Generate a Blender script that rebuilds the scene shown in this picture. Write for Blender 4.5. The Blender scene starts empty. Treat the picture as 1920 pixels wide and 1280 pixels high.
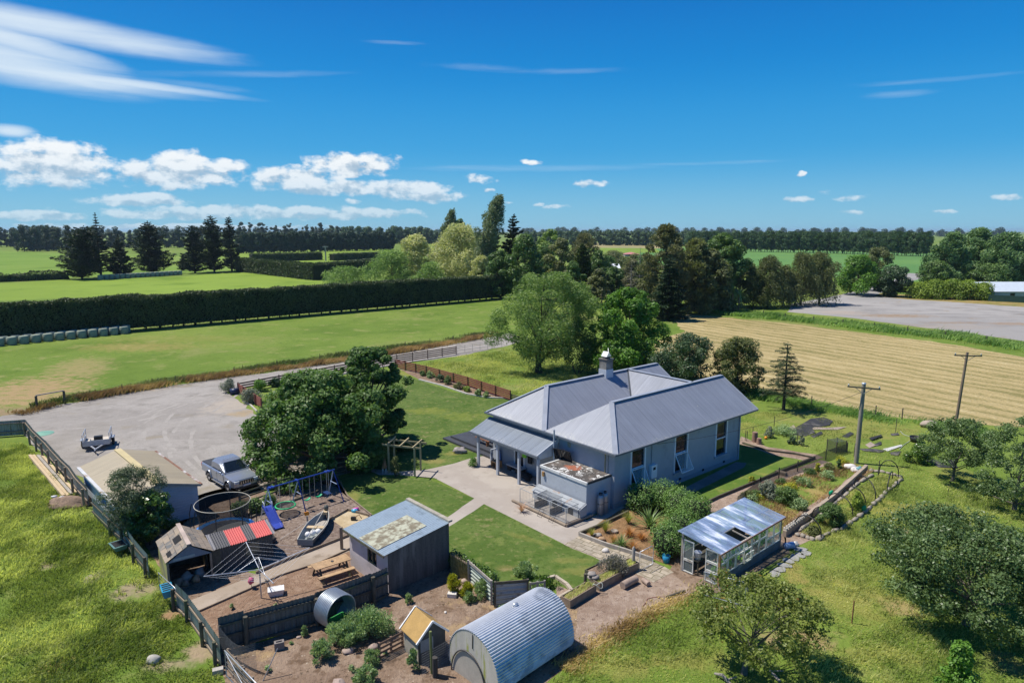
import bpy,math,random
import numpy as np
from mathutils import Vector,Matrix,noise as mnoise
R=math.radians
sc=bpy.context.scene
COL=sc.collection
F_PX,HOR,CAM_H=1250.0,433.0,17.5
PITCH=math.atan((640-HOR)/F_PX)
cam=bpy.data.cameras.new('camera')
cam.sensor_width=36;cam.lens=36*F_PX/1920
cam.clip_start=0.5;cam.clip_end=30000
camo=bpy.data.objects.new('camera',cam);COL.objects.link(camo)
camo.location=(0,0,CAM_H);camo.rotation_euler=(math.pi/2-PITCH,0,0)
sc.camera=camo
sc.view_settings.view_transform='Standard';sc.view_settings.look='None'
sc.view_settings.exposure=0.36;sc.view_settings.gamma=1;sc.view_settings.use_curve_mapping=False
sc.cycles.max_bounces=6;sc.cycles.transparent_max_bounces=12
sc.cycles.diffuse_bounces=3;sc.cycles.glossy_bounces=3;sc.cycles.transmission_bounces=4
sc.cycles.use_denoising=True
SUN_EL=R(61);SUN_AZ=math.atan2(-0.965,0.26)
sdir=Vector((math.sin(SUN_AZ)*math.cos(SUN_EL),math.cos(SUN_AZ)*math.cos(SUN_EL),math.sin(SUN_EL)))
sl=bpy.data.lights.new('sun','SUN');sl.energy=4.6;sl.angle=R(0.53);sl.color=(1.0,0.94,0.85)
so=bpy.data.objects.new('sun',sl);COL.objects.link(so)
so.rotation_euler=(-sdir).to_track_quat('-Z','Y').to_euler();so.location=(0,0,100)
W=bpy.data.worlds.new('World');sc.world=W;W.use_nodes=True
nt=W.node_tree;nt.nodes.clear()
class NB:
 """small node-building helper"""
 def __init__(s,nt):s.nt=nt
 def n(s,typ,**kw):
  x=s.nt.nodes.new(typ)
  for k,v in kw.items():
   if k.startswith('i_'):
    x.inputs[int(k[2:])].default_value=v
   else:setattr(x,k,v)
  return x
 def l(s,a,b):s.nt.links.new(a,b)
 def sock(s,node,i,v):
  if isinstance(v,(int,float)):node.inputs[i].default_value=v
  elif isinstance(v,(tuple,list)):node.inputs[i].default_value=v
  else:s.l(v,node.inputs[i])
 def m(s,op,a,b=0.0,c=None,clamp=False):
  x=s.n('ShaderNodeMath',operation=op,use_clamp=clamp)
  s.sock(x,0,a);s.sock(x,1,b)
  if c is not None:s.sock(x,2,c)
  return x.outputs[0]
 def v(s,op,a,b=(0,0,0)):
  x=s.n('ShaderNodeVectorMath',operation=op)
  s.sock(x,0,a);s.sock(x,1,b)
  return x.outputs['Value']if op in('DOT_PRODUCT','LENGTH')else x.outputs[0]
 def mix(s,f,a,b,mode='MIX'):
  x=s.n('ShaderNodeMix',data_type='RGBA',blend_type=mode)
  s.sock(x,0,f);s.sock(x,6,c4(a));s.sock(x,7,c4(b))
  return x.outputs[2]
 def noise(s,vec,scale,detail=4,rough=.55,lac=2.0,dist=0.0):
  x=s.n('ShaderNodeTexNoise')
  if vec is not None:s.l(vec,x.inputs['Vector'])
  x.inputs['Scale'].default_value=scale;x.inputs['Detail'].default_value=detail
  x.inputs['Roughness'].default_value=rough;x.inputs['Lacunarity'].default_value=lac
  x.inputs['Distortion'].default_value=dist
  return x.outputs[0]
 def ss(s,x,a,b):
  r=s.n('ShaderNodeMapRange',interpolation_type='SMOOTHSTEP')
  s.sock(r,0,x);s.sock(r,1,a);s.sock(r,2,b);s.sock(r,3,0.0);s.sock(r,4,1.0)
  return r.outputs[0]
 def scalevec(s,vec,sx,sy,sz):
  return s.v('MULTIPLY',vec,(sx,sy,sz))
def c4(c):
 if isinstance(c,(tuple,list))and len(c)==3:return(c[0],c[1],c[2],1.0)
 return c
b=NB(nt)
sky=b.n('ShaderNodeTexSky',sky_type='NISHITA');sky.sun_disc=False
sky.sun_elevation=SUN_EL;sky.sun_rotation=SUN_AZ%(2*math.pi)
sky.altitude=20;sky.air_density=1.0;sky.dust_density=0.3;sky.ozone_density=2.5
hs=b.n('ShaderNodeHueSaturation');hs.inputs['Saturation'].default_value=1.2
b.l(sky.outputs[0],hs.inputs['Color'])
skyn=b.mix(1.0,hs.outputs[0],(0.55,0.86,1.05),'MULTIPLY')
tc=b.n('ShaderNodeTexCoord')
sx=b.n('ShaderNodeSeparateXYZ');b.l(tc.outputs['Generated'],sx.inputs[0])
az=b.m('ARCTAN2',sx.outputs[0],sx.outputs[1])
el=b.m('ARCSINE',sx.outputs[2])
cx=b.n('ShaderNodeCombineXYZ');b.l(b.m('MULTIPLY',az,57.2958),cx.inputs[0]);b.l(b.m('MULTIPLY',el,57.2958),cx.inputs[1])
cdir=cx.outputs[0]
def pix_ae(px,py):
 d=Vector(((px-960)/F_PX,1,-(py-640)/F_PX))
 c_,s_=math.cos(PITCH),math.sin(PITCH)
 w=Vector((d.x,c_*d.y+s_*d.z,-s_*d.y+c_*d.z)).normalized()
 return math.degrees(math.atan2(w.x,w.y)),math.degrees(math.asin(w.z))
es=b.n('ShaderNodeSeparateXYZ');b.l(cdir,es.inputs[0]);elev=es.outputs[1]
grad=b.mix(b.ss(elev,-1,7),(2.0,4.25,5.8),(.4,2.95,5.75));grad=b.mix(b.ss(elev,3,14),grad,(.03,2.05,5.3));grad=b.mix(b.ss(elev,9,24),grad,(.0,.9,3.9));grad=b.mix(b.ss(elev,24,70),grad,(.08,.5,1.7))
skyc=b.mix(.88,skyn,grad)
CUM=[(100,308,125,56),(100,292,72,40),(330,325,150,38),(345,303,75,26),(420,312,60,22),(560,335,110,34),(650,310,110,30),(700,305,70,24),(640,352,190,22),(760,355,130,24),(800,368,110,17),(250,377,120,14),(290,372,60,16),(325,352,26,9),(500,398,330,18),(620,400,230,16),(330,402,160,14),(900,334,45,14),(660,375,22,11),(997,305,30,8),(1110,345,54,11),(945,382,26,8),(1040,388,44,7),(1495,374,34,7),(1550,362,22,10),(1590,370,44,8),(1890,368,34,9),(1502,327,12,6),(1775,396,28,6),(1590,398,34,6),(60,405,110,12),(920,355,18,6),(350,425,340,7),(1010,383,14,5)]
nz=b.noise(b.scalevec(cdir,1.0,1.6,1),0.62,8,.58)
nz2=b.noise(b.scalevec(b.v('ADD',cdir,(-.3,.55,0)),1.0,1.6,1),0.62,8,.58)
warp=b.n('ShaderNodeTexNoise');b.l(b.scalevec(cdir,1,1.4,1),warp.inputs['Vector']);warp.inputs['Scale'].default_value=.8;warp.inputs['Detail'].default_value=5
wv=b.v('MULTIPLY',b.v('SUBTRACT',warp.outputs['Color'],(.5,.5,.5)),(1.2,.6,0))
cw=b.v('ADD',cdir,wv)
acc=None;low=None
for(px,py,hw,hh)in CUM:
 a0,e0=pix_ae(px,py);wa=hw/1250*50;we=hh/1250*48
 d=b.v('MULTIPLY',b.v('SUBTRACT',cw,(a0,e0,0)),(1/wa,1/we,0))
 q=b.m('SUBTRACT',1.0,b.v('DOT_PRODUCT',d,d))
 if hw<60:q=b.m('MULTIPLY',q,.68)
 acc=q if acc is None else b.m('MAXIMUM',acc,q)
 sd=b.n('ShaderNodeSeparateXYZ');b.l(d,sd.inputs[0])
 qq=b.m('MULTIPLY',b.ss(q,-.2,.6),sd.outputs[1])
 low=qq if low is None else b.m('ADD',low,qq)
dens=b.m('ADD',b.m('SUBTRACT',acc,.22),b.m('MULTIPLY',b.m('SUBTRACT',nz,.5),2.3))
alpha=b.ss(dens,-.02,.62)
lit=b.m('ADD',b.m('MULTIPLY',b.m('SUBTRACT',nz,nz2),3.4),b.m('MULTIPLY',low,.5))
litf=b.ss(lit,-.75,.3)
cloudc=b.mix(litf,(3.3,4.3,5.3),(7.2,7.5,7.7))
hz=b.ss(elev,0.2,6.5)
alpha=b.m('MULTIPLY',alpha,b.m('ADD',.45,b.m('MULTIPLY',hz,.55)))
CIR=[(-40,102,250,38,.12),(0,66,190,24,.2),(50,134,280,17,.06),(180,148,260,10,.05),(420,140,230,7,-.08),(360,160,130,8,.05),(60,45,330,26,.06),(900,128,120,8,.05),(1040,134,150,6,.0),(1730,152,140,5,.02),(1685,177,55,6,.02),(1000,316,300,7,.0),(1330,306,160,4,.0),(20,245,40,12,0),(740,80,60,4,0),(100,155,160,9,0)]
cn=b.noise(b.scalevec(cdir,.11,1.3,1),1.0,7,.62,dist=.6)
cacc=None
for(px,py,hw,hh,sl_)in CIR:
 a0,e0=pix_ae(px,py);wa=hw/1250*57.3;we=hh/1250*57.3
 d0=b.v('SUBTRACT',b.v('ADD',cdir,b.v('MULTIPLY',wv,(.8,.18,0))),(a0,e0,0))
 s0=b.n('ShaderNodeSeparateXYZ');b.l(d0,s0.inputs[0])
 ey=b.m('ADD',s0.outputs[1],b.m('MULTIPLY',s0.outputs[0],sl_))
 dx=b.m('MULTIPLY',s0.outputs[0],1/wa);dy=b.m('MULTIPLY',ey,1/we)
 q=b.m('SUBTRACT',1.0,b.m('ADD',b.m('MULTIPLY',dx,dx),b.m('MULTIPLY',dy,dy)))
 if hh<10:q=b.m('MULTIPLY',q,.26)
 cacc=q if cacc is None else b.m('MAXIMUM',cacc,q)
cal=b.m('MULTIPLY',b.ss(b.m('ADD',cacc,b.m('MULTIPLY',b.m('SUBTRACT',cn,.5),.65)),-.02,1.3),.9)
c1=b.mix(cal,skyc,(6.2,7.0,7.6))
c2=b.mix(alpha,c1,cloudc)
bg=b.n('ShaderNodeBackground');bg.inputs[1].default_value=0.1
b.l(c2,bg.inputs[0])
wo=b.n('ShaderNodeOutputWorld');b.l(bg.outputs[0],wo.inputs[0])
_c,_s=math.cos(PITCH),math.sin(PITCH)
def G(px,py,z=0.0):
 dx,dz=(px-960)/F_PX,-(py-640)/F_PX
 w=Vector((dx,_c+_s*dz,-_s+_c*dz))
 t=(z-CAM_H)/w.z
 return Vector((w.x*t,w.y*t,z))
def HT(base,top_py):
 """height above ground point `base` of something whose top is seen at photo row top_py"""
 dz=-(top_py-640)/F_PX
 vy=base.y
 vz=vy*(dz*_c-_s)/(_c+dz*_s)
 return vz+CAM_H
def DIST(p):return _c*p.y-_s*(p.z-CAM_H)
def G2(px,py,z=0.0):p=G(px,py,z);return(p.x,p.y)
XF={}
def tag(o,label=None,cat=None,group=None,kind=None):
 if label:o['label']=label
 if cat:o['category']=cat
 if group:o['group']=group
 if kind:o['kind']=kind
 return o
def thing(name,label,cat,loc=(0,0,0),rz=0.0,group=None):
 o=bpy.data.objects.new(name,None);COL.objects.link(o)
 o.empty_display_size=.3
 o.location=loc;o.rotation_euler=(0,0,rz)
 XF[o]=Matrix.Translation(Vector(loc))@Matrix.Rotation(rz,4,'Z')
 return tag(o,label,cat,group)
def mesh_np(name,verts,quads):
 verts=np.asarray(verts,np.float32);quads=np.asarray(quads,np.int32)
 me=bpy.data.meshes.new(name);n,k=quads.shape
 me.vertices.add(len(verts));me.vertices.foreach_set('co',verts.ravel())
 me.loops.add(n*k);me.loops.foreach_set('vertex_index',quads.ravel())
 me.polygons.add(n);me.polygons.foreach_set('loop_start',np.arange(0,n*k,k,dtype=np.int32))
 me.polygons.foreach_set('loop_total',np.full(n,k,np.int32))
 me.update(calc_edges=True);return me
def obj(name,me,mat=None,parent=None):
 o=bpy.data.objects.new(name,me);COL.objects.link(o)
 if mat is not None:
  me.materials.clear();me.materials.append(mat)
 if parent is not None:
  o.parent=parent;XF[o]=XF[parent]
 else:XF[o]=Matrix.Identity(4)
 return o
class MB:
 def __init__(s):s.v=[];s.f=[];s.uv=[];s.sm=[]
 def poly(s,pts,uvs=None,smooth=False):
  i=len(s.v);s.v+=[tuple(p)for p in pts];s.f.append(list(range(i,i+len(pts))))
  s.uv.append(uvs);s.sm.append(smooth);return s
 def mesh(s,verts,faces,smooth=False):
  i=len(s.v);s.v+=[tuple(p)for p in verts]
  for f in faces:s.f.append([i+k for k in f]);s.uv.append(None);s.sm.append(smooth)
  return s
 def hexa(s,p):
  return s.mesh(p,[(3,2,1,0),(4,5,6,7),(0,1,5,4),(1,2,6,5),(2,3,7,6),(3,0,4,7)])
 def box(s,x0,x1,y0,y1,z0,z1):
  return s.hexa([(x0,y0,z0),(x1,y0,z0),(x1,y1,z0),(x0,y1,z0),(x0,y0,z1),(x1,y0,z1),(x1,y1,z1),(x0,y1,z1)])
 def cbox(s,c,size,rz=0,rx=0,ry=0):
  M=Matrix.Translation(c)@Matrix.Rotation(rz,4,'Z')@Matrix.Rotation(ry,4,'Y')@Matrix.Rotation(rx,4,'X')
  x,y,z=[q/2 for q in size]
  return s.hexa([M@Vector(q)for q in((-x,-y,-z),(x,-y,-z),(x,y,-z),(-x,y,-z),(-x,-y,z),(x,-y,z),(x,y,z),(-x,y,z))])
 def beam(s,p,q,w,h,up=(0,0,1)):
  p,q=Vector(p),Vector(q);d=(q-p).normalized();up=Vector(up)
  if abs(d.dot(up))>.99:up=Vector((0,1,0))if abs(d.y)<.9 else Vector((1,0,0))
  a=d.cross(up).normalized()*(w/2);c=a.cross(d).normalized()*(h/2)
  return s.hexa([p-a-c,p+a-c,q+a-c,q-a-c,p-a+c,p+a+c,q+a+c,q-a+c])
 def tube(s,pts,r,n=8,closed=False,caps=True):
  pts=[Vector(p)for p in pts];m=len(pts)
  rs=r if isinstance(r,(list,tuple))else[r]*m
  vs=[];a=None
  for i,p in enumerate(pts):
   if closed:d=pts[(i+1)%m]-pts[i-1]
   else:d=pts[min(i+1,m-1)]-pts[max(i-1,0)]
   d.normalize()
   if a is None:
    a=d.orthogonal().normalized()
   else:
    a=(a-d*a.dot(d))
    a=a.normalized()if a.length>1e-6 else d.orthogonal().normalized()
   c=d.cross(a)
   for k in range(n):
    t=2*math.pi*k/n
    vs.append(p+(a*math.cos(t)+c*math.sin(t))*rs[i])
  fs=[]
  for i in range(m if closed else m-1):
   j=(i+1)%m
   for k in range(n):
    k2=(k+1)%n
    fs.append((i*n+k,i*n+k2,j*n+k2,j*n+k))
  s.mesh(vs,fs,True)
  if caps and not closed:
   s.mesh([vs[k]for k in range(n)],[tuple(reversed(range(n)))]);s.mesh(vs[-n:],[tuple(range(n))])
  return s
 def lathe(s,prof,c=(0,0,0),n=20,M=None):
  vs=[]
  for r,z in prof:
   for k in range(n):
    t=2*math.pi*k/n;vs.append(Vector((r*math.cos(t)+c[0],r*math.sin(t)+c[1],z+c[2])))
  if M is not None:vs=[M@q for q in vs]
  fs=[(i*n+k,i*n+(k+1)%n,(i+1)*n+(k+1)%n,(i+1)*n+k)for i in range(len(prof)-1)for k in range(n)]
  return s.mesh(vs,fs,True)
 def prism(s,poly,z0,z1):
  n=len(poly);vs=[(x,y,z0)for x,y in poly]+[(x,y,z1)for x,y in poly]
  return s.mesh(vs,[tuple(reversed(range(n))),tuple(range(n,2*n))]+[(i,(i+1)%n,n+(i+1)%n,n+i)for i in range(n)])
 def extr(s,poly,d):
  n=len(poly);d=Vector(d);a=[Vector(p)for p in poly];vs=a+[p+d for p in a]
  return s.mesh(vs,[tuple(reversed(range(n))),tuple(range(n,2*n))]+[(i,(i+1)%n,n+(i+1)%n,n+i)for i in range(n)])
 def sheet(s,O,U,V,th=.012,pitch=.16,amp=.018,uvs=True):
  """corrugated sheet: origin O, ribs run along V, waves across U; real wave geometry"""
  O,U,V=Vector(O),Vector(U),Vector(V);L=U.length;n=max(6,int(L/pitch*6))
  nrm=U.cross(V).normalized();vs=[]
  for i in range(n+1):
   t=i/n;o=nrm*(amp*math.sin(2*math.pi*t*L/pitch))
   vs+=[O+U*t+o,O+U*t+V+o]
  fs=[(2*i,2*i+2,2*i+3,2*i+1)for i in range(n)]
  return s.mesh(vs,fs,True)
 def blob(s,c,r,seed=0,n=10,rough=.25,flat=.0):
  rng=random.Random(seed);vs=[];
  rx,ry,rz_=r if isinstance(r,(tuple,list))else(r,r,r)
  m=max(4,n//2+1)
  for i in range(m+1):
   ph=math.pi*i/m
   for k in range(n):
    t=2*math.pi*k/n;d=Vector((math.sin(ph)*math.cos(t),math.sin(ph)*math.sin(t),math.cos(ph)))
    f=1+rough*mnoise.noise(d*1.7+Vector((seed*7.3,seed*3.1,0)))
    vs.append((c[0]+d.x*rx*f,c[1]+d.y*ry*f,c[2]+d.z*rz_*f))
  fs=[(i*n+k,(i+1)*n+k,(i+1)*n+(k+1)%n,i*n+(k+1)%n)for i in range(m)for k in range(n)]
  return s.mesh(vs,fs,True)
 def build(s,name,mat=None,parent=None,world=False):
  vs=s.v
  if world and parent is not None:
   I=XF[parent].inverted();vs=[tuple(I@Vector(p))for p in vs]
  me=bpy.data.meshes.new(name);me.from_pydata([tuple(p)for p in vs],[],s.f);me.update()
  me.polygons.foreach_set('use_smooth',s.sm)
  if any(u is not None for u in s.uv):
   ul=me.uv_layers.new(name='UVMap').data;i=0
   for f,u in zip(s.f,s.uv):
    for k in range(len(f)):
     if u is not None:ul[i].uv=u[k]
     i+=1
  return obj(name,me,mat,parent)
def copy_tree(o,parent=None):
 c=o.copy();COL.objects.link(c)
 if parent is not None:c.parent=parent
 for ch in[x for x in o.children]:copy_tree(ch,c)
 return c
MATS={}
def new_mat(name):
 m=bpy.data.materials.new(name);m.use_nodes=True;m.node_tree.nodes.clear()
 return m,NB(m.node_tree)
def out(bb,sh):o=bb.n('ShaderNodeOutputMaterial');bb.l(sh,o.inputs[0])
def princ(bb,col,rough=.6,metal=0.0,spec=.5,nrm=None):
 p=bb.n('ShaderNodeBsdfPrincipled')
 bb.sock(p,'Base Color',c4(col))if not hasattr(col,'is_linked')else bb.l(col,p.inputs['Base Color'])
 if hasattr(rough,'is_linked'):bb.l(rough,p.inputs['Roughness'])
 else:p.inputs['Roughness'].default_value=rough
 p.inputs['Metallic'].default_value=metal;p.inputs['Specular IOR Level'].default_value=spec
 if nrm is not None:bb.l(nrm,p.inputs['Normal'])
 return p
def sh(c,k):return tuple(max(0,min(1,x*k))for x in c[:3])
def mat(name,col,rough=.6,metal=0.0,var=.18,scale=1.2,col2=None,amt=.35,s2=.8,bump=0.0,bs=25,spec=.4,streak=False,rib=None):
 """weathered solid surface: fine and broad tone variation, optional second colour in patches, optional ribs (pitch m, axis)"""
 if name in MATS:return MATS[name]
 m,q=new_mat(name)
 tcn=q.n('ShaderNodeTexCoord');co=tcn.outputs['Object']
 vco=q.scalevec(co,1,1,.12)if streak else co
 n1=q.noise(vco,scale*(4 if streak else 1),5,.6);n2=q.noise(co,scale*9,3,.6)
 f=q.m('ADD',q.m('MULTIPLY',n1,.65),q.m('MULTIPLY',n2,.35))
 c=q.mix(q.ss(f,.3,.7),sh(col,1-var),sh(col,1+var))
 if col2 is not None:
  n3=q.noise(vco,s2*(3 if streak else 1),6,.65)
  c=q.mix(q.ss(n3,.62-amt*.5,.72-amt*.3),c,col2)
 nrm=None
 h=None
 if rib:
  sp=q.n('ShaderNodeSeparateXYZ');q.l(co,sp.inputs[0])
  h=q.m('SINE',q.m('MULTIPLY',sp.outputs[rib[1]],2*math.pi/rib[0]))
 if bump:
  hb=q.noise(co,bs,3,.6);h=hb if h is None else q.m('ADD',h,hb)
 if h is not None:
  bn=q.n('ShaderNodeBump');bn.inputs['Strength'].default_value=max(bump,.35 if rib else 0);bn.inputs['Distance'].default_value=.02
  q.l(h,bn.inputs['Height']);nrm=bn.outputs[0]
 out(q,princ(q,c,rough,metal,spec,nrm).outputs[0]);MATS[name]=m;return m
def roof_mat(name,col,pitch=.12,lap=.76,rough=.42,specks=(.5,.5,.42),metal=0.0,moss=.0,lapdark=.55):
 """painted corrugated iron, UV in metres: u along the eave, v up the slope"""
 m,q=new_mat(name)
 uv=q.n('ShaderNodeUVMap');sp=q.n('ShaderNodeSeparateXYZ');q.l(uv.outputs[0],sp.inputs[0])
 U,V=sp.outputs[0],sp.outputs[1]
 n1=q.noise(uv.outputs[0],.35,5,.6);n2=q.noise(q.scalevec(uv.outputs[0],3,.25,1),1.3,4,.6)
 c=q.mix(q.ss(q.m('ADD',q.m('MULTIPLY',n1,.5),q.m('MULTIPLY',n2,.5)),.32,.68),sh(col,.86),sh(col,1.12))
 st=q.noise(q.scalevec(uv.outputs[0],2.2,.06,1),1.0,4,.6);c=q.mix(q.m('MULTIPLY',q.ss(st,.52,.75),.35),c,sh(col,1.35));ed=q.ss(q.m('ADD',q.m('ABSOLUTE',V),q.m('MULTIPLY',n1,-1.6)),-.45,-.9);c=q.mix(q.m('MULTIPLY',q.m('MULTIPLY',ed,q.ss(q.noise(uv.outputs[0],7,3,.6),.5,.6)),.6),c,specks)
 fr=q.m('FRACT',q.m('MULTIPLY',U,1/lap));lapm=q.m('LESS_THAN',fr,.045)
 c=q.mix(q.m('MULTIPLY',lapm,lapdark),c,sh(col,.45))
 n4=q.noise(uv.outputs[0],5.5,2,.5);n5=q.noise(uv.outputs[0],.5,3,.6)
 c=q.mix(q.m('MULTIPLY',q.ss(n4,.70,.74),q.ss(n5,.45,.6)),c,specks)
 if moss:c=q.mix(q.m('MULTIPLY',q.ss(q.noise(uv.outputs[0],1.4,5,.7),.52,.62),moss),c,(.16,.15,.09))
 h=q.m('SINE',q.m('MULTIPLY',U,2*math.pi/pitch))
 bn=q.n('ShaderNodeBump');bn.inputs['Strength'].default_value=.36;bn.inputs['Distance'].default_value=.02;q.l(h,bn.inputs['Height'])
 out(q,princ(q,c,rough,metal,.5,bn.outputs[0]).outputs[0]);MATS[name]=m;return m
def leaf_mat(name,dark,light,trans=.3,rough=.5,tip=None,spec=.35):
 m,q=new_mat(name)
 at=q.n('ShaderNodeAttribute',attribute_name='var');oi=q.n('ShaderNodeObjectInfo')
 v=q.m('ADD',at.outputs['Fac'],q.m('MULTIPLY',q.m('SUBTRACT',oi.outputs['Random'],.5),.25),clamp=True)
 c=q.mix(v,sh(dark,1.55),sh(light,1.55))
 if tip:c=q.mix(q.ss(at.outputs['Fac'],.86,.97),c,tip)
 p=princ(q,c,rough,0,spec)
 t=q.n('ShaderNodeBsdfTranslucent');q.l(q.mix(1.0,c,(1.25,1.35,.7),'MULTIPLY'),t.inputs[0])
 mx=q.n('ShaderNodeMixShader');mx.inputs[0].default_value=trans;q.l(p.outputs[0],mx.inputs[1]);q.l(t.outputs[0],mx.inputs[2])
 out(q,mx.outputs[0]);MATS[name]=m;return m
def ground_mat(name,layers,bump=.4,bs=6,rough=.95,rot=0.0):
 """layers: first a base colour, then (colour, noise scale, lo, hi[, stretch x, stretch y]); coordinates are world metres"""
 m,q=new_mat(name)
 ge=q.n('ShaderNodeNewGeometry');co=ge.outputs['Position']
 if rot:
  vr=q.n('ShaderNodeVectorRotate',rotation_type='Z_AXIS');vr.inputs['Angle'].default_value=rot;q.l(co,vr.inputs['Vector']);co=vr.outputs[0]
 c=c4(layers[0]);
 for i,L in enumerate(layers[1:]):
  colr,s_,lo,hi=L[:4]
  vec=q.v('ADD',co,(17.3*i,-9.1*i,3.7*i))
  if len(L)>4:vec=q.scalevec(vec,L[4],L[5],1)
  c=q.mix(q.ss(q.noise(vec,s_,6,.62),lo,hi),c,colr)
 hb=q.noise(co,bs,4,.65)
 bn=q.n('ShaderNodeBump');bn.inputs['Strength'].default_value=bump;bn.inputs['Distance'].default_value=.12;q.l(hb,bn.inputs['Height'])
 out(q,princ(q,c,rough,0,.15,bn.outputs[0]).outputs[0]);MATS[name]=m;return m
def glass_mat(name,tint=(.75,.85,.85),alpha=.35,rough=.08):
 m,q=new_mat(name)
 g=princ(q,tint,rough,0,.8);t=q.n('ShaderNodeBsdfTransparent');q.sock(t,0,c4((.93,.97,.96)))
 mx=q.n('ShaderNodeMixShader');mx.inputs[0].default_value=alpha;q.l(t.outputs[0],mx.inputs[1]);q.l(g.outputs[0],mx.inputs[2])
 out(q,mx.outputs[0]);MATS[name]=m;return m
def net_mat(name,col,pitch=.05,open_=.55,alpha=None):
 """woven mesh cloth"""
 m,q=new_mat(name)
 g=princ(q,col,.8,0,.2);t=q.n('ShaderNodeBsdfTransparent')
 mx=q.n('ShaderNodeMixShader');mx.inputs[0].default_value=1-open_
 q.l(t.outputs[0],mx.inputs[1]);q.l(g.outputs[0],mx.inputs[2])
 out(q,mx.outputs[0]);MATS[name]=m;return m
# ======================= foliage helpers =======================
def set_var(me,var):
 a=me.attributes.new('var','FLOAT','FACE');a.data.foreach_set('value',np.clip(var,0,1).astype(np.float32))
def nrmz(a):return a/np.maximum(np.linalg.norm(a,axis=1,keepdims=True),1e-9)
def leaf_quads(P,N,L,Wd,rng,axis=None,fold=.12):
 n=len(P);N=nrmz(N)
 T=nrmz(np.cross(N,rng.randn(n,3)))if axis is None else nrmz(axis)
 B=nrmz(np.cross(N,T));L=np.asarray(L).reshape(-1,1)*np.ones((n,1));Wd=np.asarray(Wd).reshape(-1,1)*np.ones((n,1))
 V=np.stack([P-T*L/2,P+B*Wd/2+N*fold*L,P+T*L/2,P-B*Wd/2+N*fold*L],1)
 return V.reshape(-1,3)
def leaf_mesh(name,parts):
 V=np.concatenate([p[0]for p in parts]);var=np.concatenate([p[1]for p in parts])
 me=mesh_np(name,V,np.arange(len(V)).reshape(-1,4));set_var(me,var);return me
def clump_leaves(C,n,leaf,rng,asp=.55,fill=.45,jit=.55,up=.35,outaxis=0.0,wind=(0,0,0),sub=0):
 """leaves in the shells of ellipsoidal clumps C (k,6)"""
 C=np.asarray(C,float);A=C[:,3]*C[:,4]+C[:,4]*C[:,5];idx=rng.choice(len(C),n,p=A/A.sum())
 d=nrmz(rng.randn(n,3));rad=1-fill*rng.rand(n)**1.4+.10*rng.randn(n)
 if sub:
  k=max(2,n//sub);dd=nrmz(rng.randn(k,3));pick=rng.randint(0,k,n);d=nrmz(dd[pick]+rng.randn(n,3)*.22);idx=rng.choice(len(C),k,p=A/A.sum())[pick];rad=(1-fill*rng.rand(k)**1.3)[pick]+.1*rng.randn(n)
 P=C[idx,:3]+d*C[idx,3:]*rad[:,None]
 N=nrmz(d/C[idx,3:]*C[idx,3:].mean(1,keepdims=True)+jit*rng.randn(n,3)+np.array([0,0,up]))
 cv=rng.rand(len(C))[idx];var=.08+.30*cv+.5*rng.rand(n)+(.12*(rad>.9))
 ax=None
 if outaxis:ax=nrmz(d*outaxis+np.array(wind)+.35*rng.randn(n,3));N=nrmz(np.cross(ax,rng.randn(n,3))+.5*N)
 L=leaf*(.65+.7*rng.rand(n))
 return leaf_quads(P,N,L,L*asp,rng,ax),var
def strand_leaves(C,m,k,length,leaf,rng,wind=(.25,0),asp=.3):
 """hanging shoots: m strands of k narrow leaves"""
 C=np.asarray(C,float);A=C[:,3]*C[:,4];idx=rng.choice(len(C),m,p=A/A.sum());d=nrmz(rng.randn(m,3)+np.array([0,0,.25]))
 S=C[idx,:3]+d*C[idx,3:]*.95;ln=length*(.5+rng.rand(m));t=rng.rand(m,k)
 off=np.stack([wind[0]*t+d[:,:1]*.25*t,wind[1]*t+d[:,1:2]*.25*t,-t],2)*ln[:,None,None]
 P=(S[:,None,:]+off).reshape(-1,3)+rng.randn(m*k,3)*leaf*.25
 ax=nrmz(np.tile(np.array([[wind[0],wind[1],-1.0]]),(m*k,1))+.3*rng.randn(m*k,3));N=rng.randn(m*k,3)+np.repeat(d,k,0)*1.2
 var=np.repeat(.1+.35*rng.rand(m),k)+.45*rng.rand(m*k)
 L=leaf*(.7+.6*rng.rand(m*k));return leaf_quads(P,N,L,L*asp,rng,ax),var
def spray_leaves(segs,n,leaf,rng,spread=.25,asp=.25,droop=0.0,grow=.8):
 """needles along branches; segs (k,7): start, end, weight"""
 S=np.asarray(segs,float);idx=rng.choice(len(S),n,p=S[:,6]/S[:,6].sum());t=rng.rand(n)**grow
 D=S[idx,3:6]-S[idx,:3];Ln=np.linalg.norm(D,axis=1,keepdims=True);u=D/np.maximum(Ln,1e-6)
 o=rng.randn(n,3);o-=u*(o*u).sum(1,keepdims=True);o=nrmz(o)*np.array([1,1,.45])
 P=S[idx,:3]+D*t[:,None]+o*(spread*Ln*(.25+.75*(1-abs(2*t[:,None]-1))))*rng.rand(n,1)
 P[:,2]-=droop*t**2*Ln[:,0]
 ax=nrmz(u+o*.8+.25*rng.randn(n,3));N=nrmz(np.array([0,0,1.0])+.6*rng.randn(n,3))
 L=leaf*(.6+.8*rng.rand(n));var=.1+.25*rng.rand(len(S))[idx]+.55*rng.rand(n)
 return leaf_quads(P,N,L,L*asp,rng,ax),var
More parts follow.
